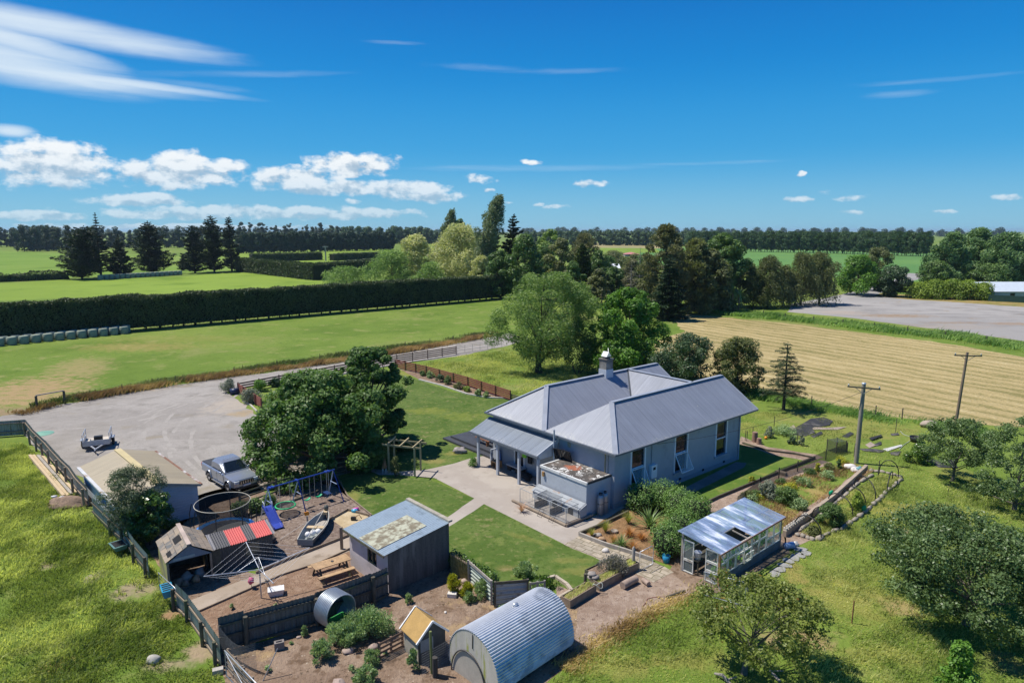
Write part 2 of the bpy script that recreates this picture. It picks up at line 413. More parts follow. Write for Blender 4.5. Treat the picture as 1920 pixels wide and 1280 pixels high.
PROF={'round':lambda s:math.sqrt(max(.02,1-(2*s-1)**2)),'dome':lambda s:max(.08,1-s**2.4)**.55,'cone':lambda s:max(.05,1-s)**.85*.95+.05,'column':lambda s:.55+.45*math.sin(math.pi*min(1,s*1.05))if s<.85 else max(.15,(1.02-s)/.17*.6),'vase':lambda s:(.35+.65*min(1,s*1.7))*max(.15,1-max(0,s-.62)/.42)**.6,'flat':lambda s:max(.1,1-s**4)**.5*(.75+.25*min(1,s*3))}
def make_clumps(H,cb,Rx,prof,nc,cr,seed,lean=(0,0),flat=.75,inner=.35,Ry=None):
 rng=random.Random(seed);C=[];pf=PROF[prof];Ry=Ry or Rx
 for i in range(nc):
  s=(i+rng.random())/nc;aa=i*2.39996;r=(1+.36*mnoise.noise(Vector((math.cos(aa)*1.3+seed*3.7,math.sin(aa)*1.3,s*2.2))))*pf(s)*(inner+(1-inner)*rng.random()**.5);a=i*2.39996+rng.uniform(-.5,.5)
  c=cr*Rx*rng.uniform(.6,1.4)*(.75+.25*pf(s));z=cb+(H-cb)*s
  k=max(0.0,r-c/Rx*.55)
  x,y=math.cos(a)*k*Rx+lean[0]*(z/H)**1.4,math.sin(a)*k*Ry+lean[1]*(z/H)**1.4
  C.append((x,y,min(z,H-c*flat*.8),c,c,c*flat))
 return C
def trunk_mb(H,cb,r0,C,nl,seed,lean=(0,0),forks=1,top=.75):
 rng=random.Random(seed+5);mb=MB();ax=lambda t:Vector((lean[0]*t**1.4+math.sin(t*5+seed)*r0*.5,lean[1]*t**1.4+math.cos(t*4+seed)*r0*.5,H*t))
 n=7;mb.tube([ax(top*i/n)for i in range(n+1)],[r0*(1.25 if i==0 else 1-.8*i/n)for i in range(n+1)],8)
 for i,c in enumerate(rng.sample(C,min(nl,len(C)))):
  e=Vector(c[:3]);t0=max(.06,min(top*.92,(e.z/H)*rng.uniform(.35,.65)))if cb>.3*H or True else 0
  b0=ax(t0);m1=b0.lerp(e,.5)+Vector((rng.uniform(-1,1),rng.uniform(-1,1),rng.uniform(-.2,.8)))*(e-b0).length*.1;rr=r0*(1-.75*t0/top)*.55
  mb.tube([b0,b0.lerp(m1,.5),m1,m1.lerp(e,.5)+Vector((0,0,.02*H)),e],[rr,rr*.85,rr*.65,rr*.42,rr*.15],5)
 return mb
BARK=mat('bark_brown',(.12,.095,.07),.95,var=.3,scale=3,streak=True);BARKG=mat('bark_grey',(.24,.22,.19),.95,var=.3,scale=3,streak=True);BARKD=mat('bark_dark',(.05,.042,.035),.95,var=.3,scale=3)
def tree(name,label,cat,base,H,Rx,prof,nc,cr,n,leaf,m,seed=1,cb=.25,lean=(0,0),flat=.75,bark=None,r0=None,nl=10,group=None,asp=.55,fill=.45,outaxis=0.0,wind=(0,0,0),strands=None,inner=.35,sub=0,Ry=None,ttop=.75,jit=.55,up=.35,rz=0.0,add=()):
 rng=np.random.RandomState(seed);r0=r0 or H*.022;C=make_clumps(H,cb*H,Rx,prof,nc,cr,seed,lean,flat,inner,Ry)+list(add)
 t=thing(name,label,cat,base,rz,group)
 parts=[clump_leaves(C,n,leaf,rng,asp,fill,jit,up,outaxis,wind,sub)]
 if strands:parts.append(strand_leaves(C,*strands[:4],rng,*strands[4:]))
 trunk_mb(H,cb*H,r0,C,nl,seed,lean,top=ttop).build('trunk',bark or BARK,t)
 obj('crown',leaf_mesh('crown',parts),m,t);return t
def bush(name,label,cat,base,H,Rx,nc,n,leaf,m,seed=1,group=None,Ry=None,flat=.9,cr=.45,asp=.5,stems=True,fill=.5,outaxis=0.0,wind=(0,0,0),sub=0,rz=0.0,jit=.55):
 rng=np.random.RandomState(seed);C=make_clumps(H,H*.12,Rx,'dome',nc,cr,seed,(0,0),flat,.2,Ry);t=thing(name,label,cat,base,rz,group)
 obj('foliage',leaf_mesh('foliage',[clump_leaves(C,n,leaf,rng,asp,fill,jit,.35,outaxis,wind,sub)]),m,t)
 if stems:
  mb=MB();r2=random.Random(seed)
  for c in C[:6]:mb.tube([(c[0]*.2,c[1]*.2,0),(c[0]*.6,c[1]*.6,c[2]*.6),c[:3]],[.03*H**.5,.02*H**.5,.008],5)
  mb.build('stem',BARK,t)
 return t
def spike(name,label,cat,base,H,n,w,m,seed=1,spread=.9,group=None,kinds='foliage',bend=.6):
 """tussock or strap-leaved plant: arching blades from one point"""
 rng=np.random.RandomState(seed);t=thing(name,label,cat,base,0,group);V=[];var=[]
 for i in range(n):
  a=rng.rand()*6.283;tl=spread*rng.rand()**.6;L=H*(.7+.5*rng.rand());d=np.array([math.cos(a),math.sin(a)]);s_=np.array([-d[1],d[0]])*w/2;pr=None
  for k in range(4):
   f=k/3;r=L*f*math.sin(tl*(.5+bend*f));z=L*f*math.cos(tl*(.5+bend*f));ww=[1,.9,.6,.08][k];q_=(np.array([d[0]*r-s_[0]*ww,d[1]*r-s_[1]*ww,z]),np.array([d[0]*r+s_[0]*ww,d[1]*r+s_[1]*ww,z]))
   if pr is not None:V+=[pr[0],pr[1],q_[1],q_[0]];var.append(.2+.6*rng.rand())
   pr=q_
 me=mesh_np('foliage',np.array(V),np.arange(len(V)).reshape(-1,4));set_var(me,np.array(var));obj('foliage',me,m,t);return t
# ======================= the setting: ground =======================
def patch_mat(name,layers,patches=(),**kw):
 """ground material with soft worn patches of their own place and shape (world metres)"""
 m=ground_mat(name,layers,**kw);q=NB(m.node_tree)
 p=[n for n in m.node_tree.nodes if n.type=='BSDF_PRINCIPLED'][0]
 src=p.inputs['Base Color'].links[0].from_socket
 ge=q.n('ShaderNodeNewGeometry');co=ge.outputs['Position']
 wn=q.n('ShaderNodeTexNoise');q.l(co,wn.inputs['Vector']);wn.inputs['Scale'].default_value=.95;wn.inputs['Detail'].default_value=8;wn.inputs['Roughness'].default_value=.7
 for(x,y,rx,ry,ang,colr,k)in patches:
  d=q.v('SUBTRACT',co,(x,y,0))
  vr=q.n('ShaderNodeVectorRotate',rotation_type='Z_AXIS');vr.inputs['Angle'].default_value=-ang;q.l(d,vr.inputs['Vector'])
  d=q.v('MULTIPLY',vr.outputs[0],(1/rx,1/ry,0))
  f=q.m('SUBTRACT',1.0,q.v('DOT_PRODUCT',d,d))
  f=q.m('ADD',f,q.m('MULTIPLY',q.m('SUBTRACT',wn.outputs[0],.5),3.6))
  src=q.mix(q.m('MULTIPLY',q.ss(f,.1,1.1),k),src,colr)
 q.l(src,p.inputs['Base Color']);return m
def pp(px,py,hw,hh,colr,k=.8,ang=0.0):
 """patch given by photo centre and half sizes in pixels on the ground"""
 c=G(px,py);e=G(px+hw,py);n=G(px,py-hh);f=G(px,py+hh)
 return(c.x,c.y,max(.3,(e-c).length),max(.3,(n-f).length/2),ang,colr,k)
BARE=[(258,1110,52,16),(325,1150,26,13),(392,1215,40,26),(310,1245,46,9),(1500,1200,80,20),(1690,1140,40,16),(1690,995,30,7),(95,1060,18,6),(180,1080,16,6)]
STRAW=(.36,.25,.10);EARTH=(.27,.19,.12);DRY=(.27,.24,.07)
gm=patch_mat('pasture_grass',[(.135,.205,.032),((.19,.245,.05),.018,.42,.62),((.10,.165,.022),.09,.45,.68),((.225,.245,.075),.35,.54,.72),((.075,.125,.018),.8,.56,.78),((.24,.235,.085),.05,.56,.75),((.09,.15,.02),2.2,.56,.7)],[pp(x,y,w,h,(.31,.24,.14),.7)for x,y,w,h in BARE]+[pp(55,735,130,38,(.36,.25,.13),.9,.5),pp(150,690,70,26,(.33,.25,.12),.7,.5),pp(20,775,90,14,EARTH,.8),pp(260,650,150,10,STRAW,.45),pp(340,635,200,8,DRY,.35),pp(250,1105,50,26,(.3,.24,.17),.8),pp(180,1080,25,14,(.3,.25,.19),.7),pp(90,1060,25,10,(.33,.27,.18),.6),pp(325,1150,30,14,(.30,.18,.10),.85),pp(390,1215,50,28,(.33,.25,.17),.85),pp(310,1245,60,18,(.3,.25,.16),.6),pp(105,1250,40,20,STRAW,.6),pp(1500,1200,90,30,(.30,.22,.11),.8),pp(1690,1140,55,22,(.32,.24,.13),.8),pp(1720,960,130,26,(.34,.29,.08),.75),pp(1690,995,40,12,(.4,.32,.2),.8),pp(1600,1120,120,60,DRY,.55),pp(1560,990,60,40,DRY,.45),pp(1290,1235,120,30,DRY,.55),pp(1165,1250,100,30,DRY,.6),pp(1480,1060,30,60,STRAW,.5),pp(1650,1230,120,30,DRY,.5),pp(1800,890,60,20,DRY,.5),pp(1110,1160,60,10,STRAW,.8,.5),pp(1240,1095,50,8,STRAW,.6,.4),pp(1890,1245,60,25,EARTH,.45),pp(1380,800,60,12,DRY,.5),pp(1600,800,160,30,DRY,.55),pp(1450,780,60,10,DRY,.4),pp(1550,925,50,18,STRAW,.75),pp(1470,965,50,22,STRAW,.7),pp(870,690,90,22,(.24,.25,.06),.7),pp(760,700,60,10,DRY,.5)],bump=.9,bs=5)
bpy.context.view_layer.update()
def sheet(name,poly,z,m,kind='structure',label=None,cat=None):
 mb=MB();mb.poly([(x,y,z)for x,y in poly]);o=mb.build(name,m)
 if o.data.polygons[0].normal.z<0:o.data.flip_normals()
 return tag(o,label,cat,kind=kind)
def ragged(px,jit=.25,step=1.2,seed=0):
 """photo polygon -> world polygon with an uneven worn edge"""
 pts=[Vector(G2(*p)).to_3d()for p in px];outp=[]
 for i,a in enumerate(pts):
  c=pts[(i+1)%len(pts)];L=(c-a).length;n=max(1,min(60,int(L/step)))
  nn=Vector((-(c-a).y,(c-a).x,0)).normalized()
  for k in range(n):
   t=k/n;p=a.lerp(c,t)
   p=p+nn*jit*(mnoise.noise(p*.9+Vector((seed,0,0)))*1.6+.6*mnoise.noise(p*3.1))
   outp.append((p.x,p.y))
 return outp
gz=MB();gz.poly([(-9000,-60,0),(9000,-60,0),(9000,14000,0),(-9000,14000,0)]);tag(gz.build('ground',gm),kind='structure')
Z1,Z2,Z3,Z4,Z5=.004,.008,.012,.016,.020
farg=ground_mat('far_field_grass',[(.17,.25,.032),((.20,.29,.04),.012,.4,.65),((.12,.2,.02),.06,.5,.7)],bump=.2,bs=1)
farg2=ground_mat('far_meadow_grass',[(.14,.235,.03),((.19,.26,.05),.006,.4,.65),((.10,.18,.02),.03,.5,.7)],bump=.2,bs=1)
fargr=ground_mat('far_blue_green_crop',[(.09,.20,.055),((.12,.235,.06),.012,.4,.65)],bump=.2,bs=1)
tanf=ground_mat('far_tan_stubble',[(.33,.27,.13),((.25,.24,.11),.02,.4,.65)],bump=.1,bs=1)
sheet('near_green_field',[G2(*p)for p in((-900,575),(-60,566),(560,540),(640,525),(560,519),(440,510),(340,519),(130,524),(0,532),(-900,560))],Z1,farg)
sheet('far_green_field',[G2(*p)for p in((-900,548),(-40,526),(120,520),(330,512),(450,508),(450,480),(330,478),(110,475),(-40,468),(-900,464))],Z1,farg2)
sheet('distant_meadow',[G2(*p)for p in((440,500),(760,500),(780,470),(700,466),(440,474))],Z1,farg)
sheet('blue_green_crop_field',[G2(*p)for p in((1200,500),(1390,505),(1560,520),(1760,530),(2300,560),(2300,480),(1720,474),(1400,467),(1200,462))],Z1,fargr)
sheet('distant_tan_field',[G2(*p)for p in((1080,464),(1240,466),(1230,455.5),(1090,455))],Z4,tanf)
sheet('distant_pale_field',[G2(*p)for p in((1080,472),(1240,474),(1230,466),(1090,464))],Z3,farg)
gravel=patch_mat('gravel',[(.275,.255,.232),((.33,.308,.282),.12,.42,.62),((.23,.213,.192),.5,.45,.7),((.30,.28,.255),1.7,.5,.7),((.19,.175,.155),7,.58,.7),((.42,.395,.36),9,.6,.7),((.25,.22,.17),.22,.58,.72)],[pp(430,760,60,22,(.40,.35,.29),.7),pp(455,775,35,8,STRAW,.5),pp(140,815,60,30,(.25,.23,.2),.5),pp(590,860,110,30,(.24,.19,.155),.8),pp(520,905,80,14,(.27,.21,.17),.6),pp(230,730,90,5,STRAW,.5)],bump=.35,bs=9)
sheet('yard',ragged([(-200,830),(-60,793),(40,774),(120,758),(230,738),(330,722),(430,707),(520,696),(620,682),(750,662),(860,643),(960,624),(985,640),(860,668),(760,680),(640,702),(560,716),(480,722),(440,728),(425,735),(440,745),(480,775),(560,800),(640,840),(700,868),(690,880),(620,893),(480,922),(400,945),(330,1000),(180,955),(160,900),(80,850),(42,812),(-60,822)],.35),Z2,gravel)
trm=ground_mat('tyre_track_gravel',[(.335,.313,.285),((.29,.27,.245),.8,.42,.6),((.40,.375,.345),6,.58,.7)],bump=.3,bs=9);mb=MB()
for li,line in enumerate(([(0,785),(120,772),(260,750),(400,724),(520,700),(700,668),(930,630)],[(130,800),(230,790),(330,765),(430,728),(560,695),(760,657)],[(380,900),(340,850),(350,800),(410,755),(480,712),(600,686)],[(400,930),(330,870),(290,820),(310,775),(400,735)],[(190,850),(230,810),(300,770),(420,730)],[(560,880),(480,850),(380,830),(250,835),(120,830)])):
 pts=[G(*p)for p in line];sm=[]
 for i in range(len(pts)-1):
  p0_,p1_,p2_,p3_=pts[max(i-1,0)],pts[i],pts[i+1],pts[min(i+2,len(pts)-1)]
  for k in range(10):t_=k/10;sm.append(.5*(2*p1_+(p2_-p0_)*t_+(2*p0_-5*p1_+4*p2_-p3_)*t_*t_+(3*p1_-p0_-3*p2_+p3_)*t_**3))
 for off in(-.8,.8):
  e_=[]
  for i,p in enumerate(sm):
   d_=(sm[min(i+1,len(sm)-1)]-sm[max(i-1,0)]).normalized();n_=Vector((-d_.y,d_.x,0));w_=.16*(1+.9*mnoise.noise(p*.7+Vector((off,0,0))));e_.append((p+n_*(off-w_),p+n_*(off+w_)))
  for k,(a,c)in enumerate(zip(e_,e_[1:])):
   if mnoise.noise(a[0]*.25+Vector((off*3,5,0)))>-.12:mb.poly([(v.x,v.y,.0095+.0009*li+.0004*(off>0)+.0001*(k%3))for v in(a[0],c[0],c[1],a[1])])
tag(mb.build('tyre_tracks',trm),kind='structure')
lot=patch_mat('gravel_lot',[(.28,.27,.258),((.33,.315,.298),.03,.42,.62),((.225,.215,.205),.12,.45,.7),((.36,.34,.32),.5,.56,.7,.12,1),((.2,.19,.18),.4,.58,.7,.1,1.2),((.26,.2,.14),.3,.62,.72)],[pp(1680,592,90,4,(.26,.17,.085),.7),pp(1790,605,80,2.2,(.24,.16,.09),.6),pp(1900,607,60,3,(.27,.17,.085),.6),pp(1580,586,60,5,(.36,.30,.25),.7),pp(1760,612,150,6,(.3,.25,.2),.5)],bump=.15,bs=3)
sheet('gravel_lot',ragged([(1480,570),(1560,556),(1610,545),(1690,520),(1705,512),(1745,514),(1722,523),(1660,545),(1640,555),(1700,561),(1800,567),(1925,576),(2400,612),(2400,700),(1925,640),(1850,629),(1700,610),(1600,596),(1530,590),(1480,585)],.5,2.5),Z2,lot)
sheet('dry_verge',ragged([(1565,552),(1640,549),(1800,558),(1925,568),(2300,590),(2300,602),(1925,577),(1800,568),(1700,562),(1640,557)],.5,2.5),Z1,ground_mat('dry_verge_grass',[(.27,.2,.07),((.16,.17,.04),.25,.45,.6),((.33,.25,.12),.7,.5,.7)],bump=.5,bs=4))
h0,h1=G(1400,598),G(1925,668);hang=math.atan2(h1.y-h0.y,h1.x-h0.x)
haym,q=new_mat('cut_hay')
ge=q.n('ShaderNodeNewGeometry');vr=q.n('ShaderNodeVectorRotate',rotation_type='Z_AXIS');vr.inputs['Angle'].default_value=-hang;q.l(ge.outputs['Position'],vr.inputs['Vector'])
HROW=2.6
wn=q.noise(q.scalevec(vr.outputs[0],.09,.22,1),1.0,3,.5)
sp=q.n('ShaderNodeSeparateXYZ');q.l(vr.outputs[0],sp.inputs[0])
row=q.m('SINE',q.m('ADD',q.m('MULTIPLY',sp.outputs[1],2*math.pi/HROW),q.m('MULTIPLY',wn,9.0)))
n1=q.noise(q.scalevec(vr.outputs[0],.35,1.6,1),1.0,6,.68);n2=q.noise(vr.outputs[0],3.0,4,.7)
n3=q.noise(q.scalevec(vr.outputs[0],.03,.12,1),1.0,4,.6)
f=q.m('ADD',q.m('ADD',q.m('MULTIPLY',row,.135),q.m('MULTIPLY',n1,1.1)),q.m('MULTIPLY',q.m('SUBTRACT',n2,.5),.95))
f=q.m('ADD',f,q.m('MULTIPLY',q.m('SUBTRACT',n3,.5),.8))
c=q.mix(q.ss(f,.32,.62),(.225,.20,.075),(.405,.32,.152));c=q.mix(q.ss(f,.68,.98),c,(.54,.455,.25))
bn=q.n('ShaderNodeBump');bn.inputs['Strength'].default_value=.8;bn.inputs['Distance'].default_value=.25;q.l(f,bn.inputs['Height'])
out(q,princ(q,c,.95,0,.15,bn.outputs[0]).outputs[0])
sheet('hay_field',ragged([(1262,600),(1290,588),(1400,599),(1500,609),(1640,627),(1770,643),(1925,670),(2500,765),(2500,900),(1925,802),(1800,792),(1650,780),(1520,752),(1410,733),(1300,715),(1240,705),(1225,640),(1282,622)],.5,1.6),Z2,haym)
lawnm=patch_mat('mown_lawn',[(.075,.125,.024),((.105,.155,.036),.25,.42,.62),((.14,.18,.045),.8,.5,.7),((.05,.105,.012),.55,.52,.72),((.20,.19,.08),1.3,.57,.72),((.055,.095,.016),4,.5,.68),((.16,.18,.06),2.6,.55,.68)],[pp(1090,1070,50,12,DRY,.4),pp(990,1010,70,6,DRY,.3,-.6),pp(810,862,40,9,(.26,.22,.08),.7),pp(835,900,30,6,(.3,.24,.1),.7,-.6),pp(1075,1050,50,8,DRY,.35),pp(655,935,20,20,DRY,.6),pp(850,850,30,5,DRY,.5),pp(800,770,60,8,(.2,.22,.04),.6),pp(870,780,60,10,(.2,.23,.04),.5),pp(1480,850,70,12,(.2,.22,.05),.6),pp(960,1065,36,7,(.26,.2,.08),.4)],bump=.5,bs=9)
sheet('back_lawn',ragged([(470,752),(560,722),(720,692),(790,714),(850,735),(905,742),(975,750),(1100,790),(1000,850),(935,860),(880,868),(790,883),(720,882),(640,850),(560,800)],.12,1.0),Z1,lawnm)
sheet('side_lawn',ragged([(600,905),(690,882),(720,893),(800,897),(889,934),(836,972),(720,1010),(697,966),(652,932),(630,912)],.04,.6),Z3,lawnm)
sheet('front_lawn',ragged([(908,945),(1057,1021),(1100,1040),(1140,1056),(1133,1072),(1075,1108),(1040,1095),(985,1082),(920,1095),(843,1040),(838,990)],.05,.6),Z3,lawnm)
sheet('side_yard_lawn',ragged([(1390,830),(1440,843),(1528,860),(1420,905),(1300,950),(1260,960),(1200,940),(1390,860)],.05,.6),Z3,patch_mat('clover_lawn',[(.085,.15,.022),((.13,.185,.035),.3,.42,.62),((.20,.22,.05),.9,.52,.72),((.5,.52,.42),7,.68,.72)],[],bump=.5,bs=9))
conc=ground_mat('old_concrete',[(.34,.30,.262),((.39,.35,.308),.35,.42,.62),((.28,.248,.212),1.1,.55,.75),((.44,.41,.37),2.2,.66,.78)],bump=.1,bs=14)
sheet('patio',[G2(*p)for p in((690,890),(700,879),(745,884),(800,880),(850,869),(885,858),(935,850),(1040,850),(1060,930),(1100,975),(1150,945),(1215,958),(1205,966),(1128,999),(1058,1020),(907.5,944.5),(843,990),(838,968),(889.5,934),(814,895.5),(745,890))],Z2,conc)
sheet('house_side_path',[G2(*p)for p in((1200,957),(1380,866),(1400,868),(1395,876),(1230,958))],Z4,ground_mat('dark_path_concrete',[(.16,.16,.15),((.22,.21,.2),.6,.42,.62)],bump=.1,bs=10))  # path strip in a darker concrete tone than the patio
pvm,q=new_mat('stone_pavers');ge=q.n('ShaderNodeNewGeometry')
vr=q.n('ShaderNodeVectorRotate',rotation_type='Z_AXIS');vr.inputs['Angle'].default_value=.72;q.l(ge.outputs['Position'],vr.inputs['Vector'])
wv_=q.n('ShaderNodeTexNoise');q.l(vr.outputs[0],wv_.inputs['Vector']);wv_.inputs['Scale'].default_value=1.1;wv_.inputs['Detail'].default_value=2
pv=q.v('ADD',vr.outputs[0],q.v('MULTIPLY',q.v('SUBTRACT',wv_.outputs['Color'],(.5,.5,.5)),(.3,.3,0)))
br=q.n('ShaderNodeTexBrick');q.l(pv,br.inputs['Vector']);br.inputs['Scale'].default_value=1;br.inputs['Brick Width'].default_value=.62;br.inputs['Row Height'].default_value=.38;br.inputs['Mortar Size'].default_value=.028;br.inputs['Mortar Smooth'].default_value=.4
br.inputs['Color1'].default_value=(.42,.36,.28,1);br.inputs['Color2'].default_value=(.33,.29,.23,1);br.inputs['Mortar'].default_value=(.14,.125,.07,1)
n4=q.noise(vr.outputs[0],2.2,5,.65);c=q.mix(q.ss(n4,.4,.66),br.outputs[0],(.26,.22,.16))
bn=q.n('ShaderNodeBump');bn.inputs['Strength'].default_value=.5;bn.inputs['Distance'].default_value=.03;bn.invert=True;q.l(br.outputs[1],bn.inputs['Height'])
out(q,princ(q,c,.85,0,.3,bn.outputs[0]).outputs[0])
sheet('stone_path',ragged([(1057,1021),(1086,1004),(1150,1030),(1205,1042),(1262,1072),(1225,1092),(1185,1072),(1140,1056)],.06,.5),Z3,pvm)
soil=ground_mat('bare_soil',[(.225,.158,.112),((.285,.21,.155),.7,.44,.62),((.14,.092,.06),1.6,.5,.66),((.35,.25,.14),.5,.56,.7),((.10,.07,.045),5,.58,.68),((.5,.44,.36),8,.64,.7)],bump=1,bs=6)
bark=ground_mat('bark_chips',[(.245,.187,.148),((.34,.27,.225),3.4,.46,.6),((.12,.082,.066),5.5,.52,.66),((.36,.31,.28),9,.6,.72),((.17,.12,.1),.35,.45,.7)],bump=.9,bs=16)
sheet('playground_bark',ragged([(330,995),(420,960),(500,928),(630,893),(652,930),(697,966),(690,988),(657,1003),(545,1047),(500,1062),(440,1072),(380,1040)],.06,.6),Z3,bark)
mulch=ground_mat('brown_mulch',[(.285,.185,.125),((.36,.25,.175),2.6,.44,.62),((.19,.12,.075),5,.52,.68),((.42,.33,.25),8,.62,.73),((.24,.15,.095),.4,.45,.7)],bump=.9,bs=14)
sheet('washing_line_mulch',ragged([(690,1013),(740,1032),(735,1110),(560,1180),(418,1222),(395,1205),(335,1136),(372,1146),(525,1079)],.06,.6),Z3,mulch)
sheet('dirt_strip',ragged([(262,1000),(330,940),(470,900),(500,925),(420,965),(345,990),(400,1000),(400,1050),(480,1076),(350,1132),(325,1120),(290,1050)],.1,.6),Z2,soil)
sheet('footpath',[G2(*p)for p in((655,1005),(700,995),(712,1012),(600,1054),(528,1077),(372,1146),(345,1130),(480,1077),(545,1049))],Z4,ground_mat('tan_concrete',[(.32,.26,.2),((.37,.31,.25),.5,.42,.62),((.25,.2,.15),1.3,.5,.7)],bump=.15,bs=14))
sheet('chicken_yard_soil',ragged([(412,1226),(600,1166),(725,1110),(843,1058),(870,1060),(935,1105),(1010,1110),(1065,1122),(1085,1135),(1080,1200),(1085,1230),(1000,1300),(860,1420),(600,1480),(430,1380)],.1,.6),Z2,soil)
pale=ground_mat('pale_bark_mulch',[(.32,.238,.18),((.40,.31,.245),2.4,.44,.62),((.18,.125,.095),5,.54,.68),((.46,.4,.34),8,.64,.73),((.22,.15,.11),.4,.45,.7)],bump=.8,bs=14)
sheet('garden_mulch',ragged([(1040,1098),(1100,1085),(1165,1055),(1200,1066),(1262,1072),(1320,1100),(1190,1165),(1090,1228),(1062,1232),(1075,1150),(1040,1120)],.16,.5),Z1,pale)
sheet('greenhouse_floor',ragged([(1252,1072),(1300,1102),(1345,1112),(1480,1036),(1470,1000),(1400,985),(1262,1040)],.1,.6),Z2,soil)
sheet('garden_path_mulch',ragged([(1470,985),(1500,960),(1580,905),(1612,880),(1640,880),(1560,940),(1530,965),(1500,990),(1530,1005),(1500,1022),(1470,1030)],.08,.5),Z2,pale)
sheet('kitchen_garden_soil',ragged([(1390,818),(1440,838),(1528,852),(1545,858),(1520,866),(1440,850),(1385,832)],.12,.5),Z4,pale)
sheet('kitchen_bed_soil',ragged([(1290,958),(1320,940),(1430,898),(1540,862),(1560,868),(1450,910),(1340,960)],.1,.5),Z5,pale)
sheet('garden_bed_soil',ragged([(1088,1002),(1180,945),(1290,940),(1300,1000),(1260,1060),(1222,1048),(1150,1026)],.05,.5),Z5,ground_mat('orange_bark',[(.25,.15,.075),((.33,.2,.1),2.5,.44,.62),((.16,.1,.05),4,.52,.68)],bump=.9,bs=12))
sheet('flower_border_soil',ragged([(745,690),(800,700),(955,748),(915,745),(875,738),(830,722),(788,712)],.06,.6),Z2,soil)
# ======================= grass you could not count =======================
def inpoly(pts,poly):
 x,y=pts[:,0],pts[:,1];ins=np.zeros(len(pts),bool);n=len(poly)
 for i in range(n):
  x1,y1=poly[i];x2,y2=poly[(i+1)%n]
  cnd=((y1>y)!=(y2>y));xx=(x2-x1)*(y-y1)/((y2-y1)if y2!=y1 else 1e-9)+x1
  ins^=cnd&(x<xx)
 return ins
def fnoise(x,y,s,seed):
 """cheap smooth value noise, numpy"""
 rng=np.random.RandomState(seed);T=rng.rand(256,256)
 u=x*s;v_=y*s;i=np.floor(u).astype(int);j=np.floor(v_).astype(int);fu=u-i;fv=v_-j
 fu=fu*fu*(3-2*fu);fv=fv*fv*(3-2*fv)
 g=lambda a,c_:T[a%256,c_%256]
 return(g(i,j)*(1-fu)+g(i+1,j)*fu)*(1-fv)+(g(i,j+1)*(1-fu)+g(i+1,j+1)*fu)*fv
def blades(name,pts,h,w,m,seed=1,lean=(.35,-.05),spread=.5,hv=.4,kind='stuff',z0=0.0,parent=None):
 rng=np.random.RandomState(seed);n=len(pts);H=h*(1-hv+2*hv*rng.rand(n))
 if np.ndim(h):H=h*(1-hv+2*hv*rng.rand(n))
 a=rng.rand(n)*2*math.pi;d=np.stack([np.cos(a),np.sin(a)],1)*(spread*rng.rand(n))[:,None]+np.array(lean)*(.5+rng.rand(n))[:,None]
 tip=np.stack([pts[:,0]+d[:,0]*H,pts[:,1]+d[:,1]*H,z0+H*.85],1)
 mid=np.stack([pts[:,0]+d[:,0]*H*.3,pts[:,1]+d[:,1]*H*.3,z0+H*.5],1)
 b2=rng.rand(n)*math.pi;s_=np.stack([np.cos(b2),np.sin(b2),0*b2],1)*(w*(.6+.8*rng.rand(n))/2)[:,None]
 base=np.stack([pts[:,0],pts[:,1],np.full(n,z0)],1)
 V=np.stack([base,mid-s_,tip,mid+s_],1).reshape(-1,3)
 Q=np.arange(4*n).reshape(-1,4)
 me=mesh_np(name,V,Q)
 fx,fy=pts[:,0]+500,pts[:,1]+500;set_var(me,.46+1.1*(fnoise(fx,fy,.3,77)-.5)+.9*(fnoise(fx,fy,1.1,78)-.5)+.5*(rng.rand(n)-.5))
 o=obj(name,me,m,parent)
 return tag(o,kind=kind)if parent is None else o
def bare(p):
 keep=np.ones(len(p),bool);nz_=fnoise(p[:,0]+200,p[:,1]+200,.9,61)-.5+.8*(fnoise(p[:,0]+200,p[:,1]+200,2.6,62)-.5)+.5*(np.random.RandomState(5).rand(len(p))-.5)
 for(x,y,hw,hh)in BARE:
  c=G(x,y);rx=(G(x+hw,y)-c).length;ry=(G(x,y-hh)-G(x,y+hh)).length/2;keep&=((p[:,0]-c.x)/rx)**2+((p[:,1]-c.y)/ry)**2+2.6*nz_>.9
 return p[keep]
def scatter(pxpoly,n,seed=1,clump=None,world=False):
 poly=pxpoly if world else[G2(*p)for p in pxpoly]
 A=np.array(poly);lo,hi=A.min(0),A.max(0);rng=np.random.RandomState(seed)
 p=lo+rng.rand(int(n*3.5),2)*(hi-lo);p=p[inpoly(p,poly)]
 if clump:
  v_=fnoise(p[:,0]+300,p[:,1]+300,clump[0],seed+3)*.7+.3*fnoise(p[:,0]+300,p[:,1]+300,clump[0]*3.1,seed+4)
  p=p[v_>clump[1]+(rng.rand(len(p))-.5)*.22]
 return bare(p[:n])
gbl=leaf_mat('grass_blade',(.075,.11,.022),(.39,.40,.145),.45,.6)
gbl2=leaf_mat('orchard_grass_blade',(.10,.13,.03),(.43,.41,.15),.45,.6)
dryb=leaf_mat('dry_grass_blade',(.15,.09,.045),(.36,.25,.12),.3,.7)
vrg=leaf_mat('verge_grass_blade',(.06,.13,.022),(.17,.26,.06),.35,.6)
LEFTP=[(-420,1290),(-200,900),(-60,830),(40,830),(90,870),(150,945),(215,1010),(285,1060),(330,1130),(400,1250),(440,1330),(380,1420),(-300,1420)]
tag(blades('pasture_grass_tufts',scatter(LEFTP,100000,3,(.45,.40)),.21,.035,gbl,3,(.4,-.12),.7),'rank tufted pasture grass left of the tin fence','grass')
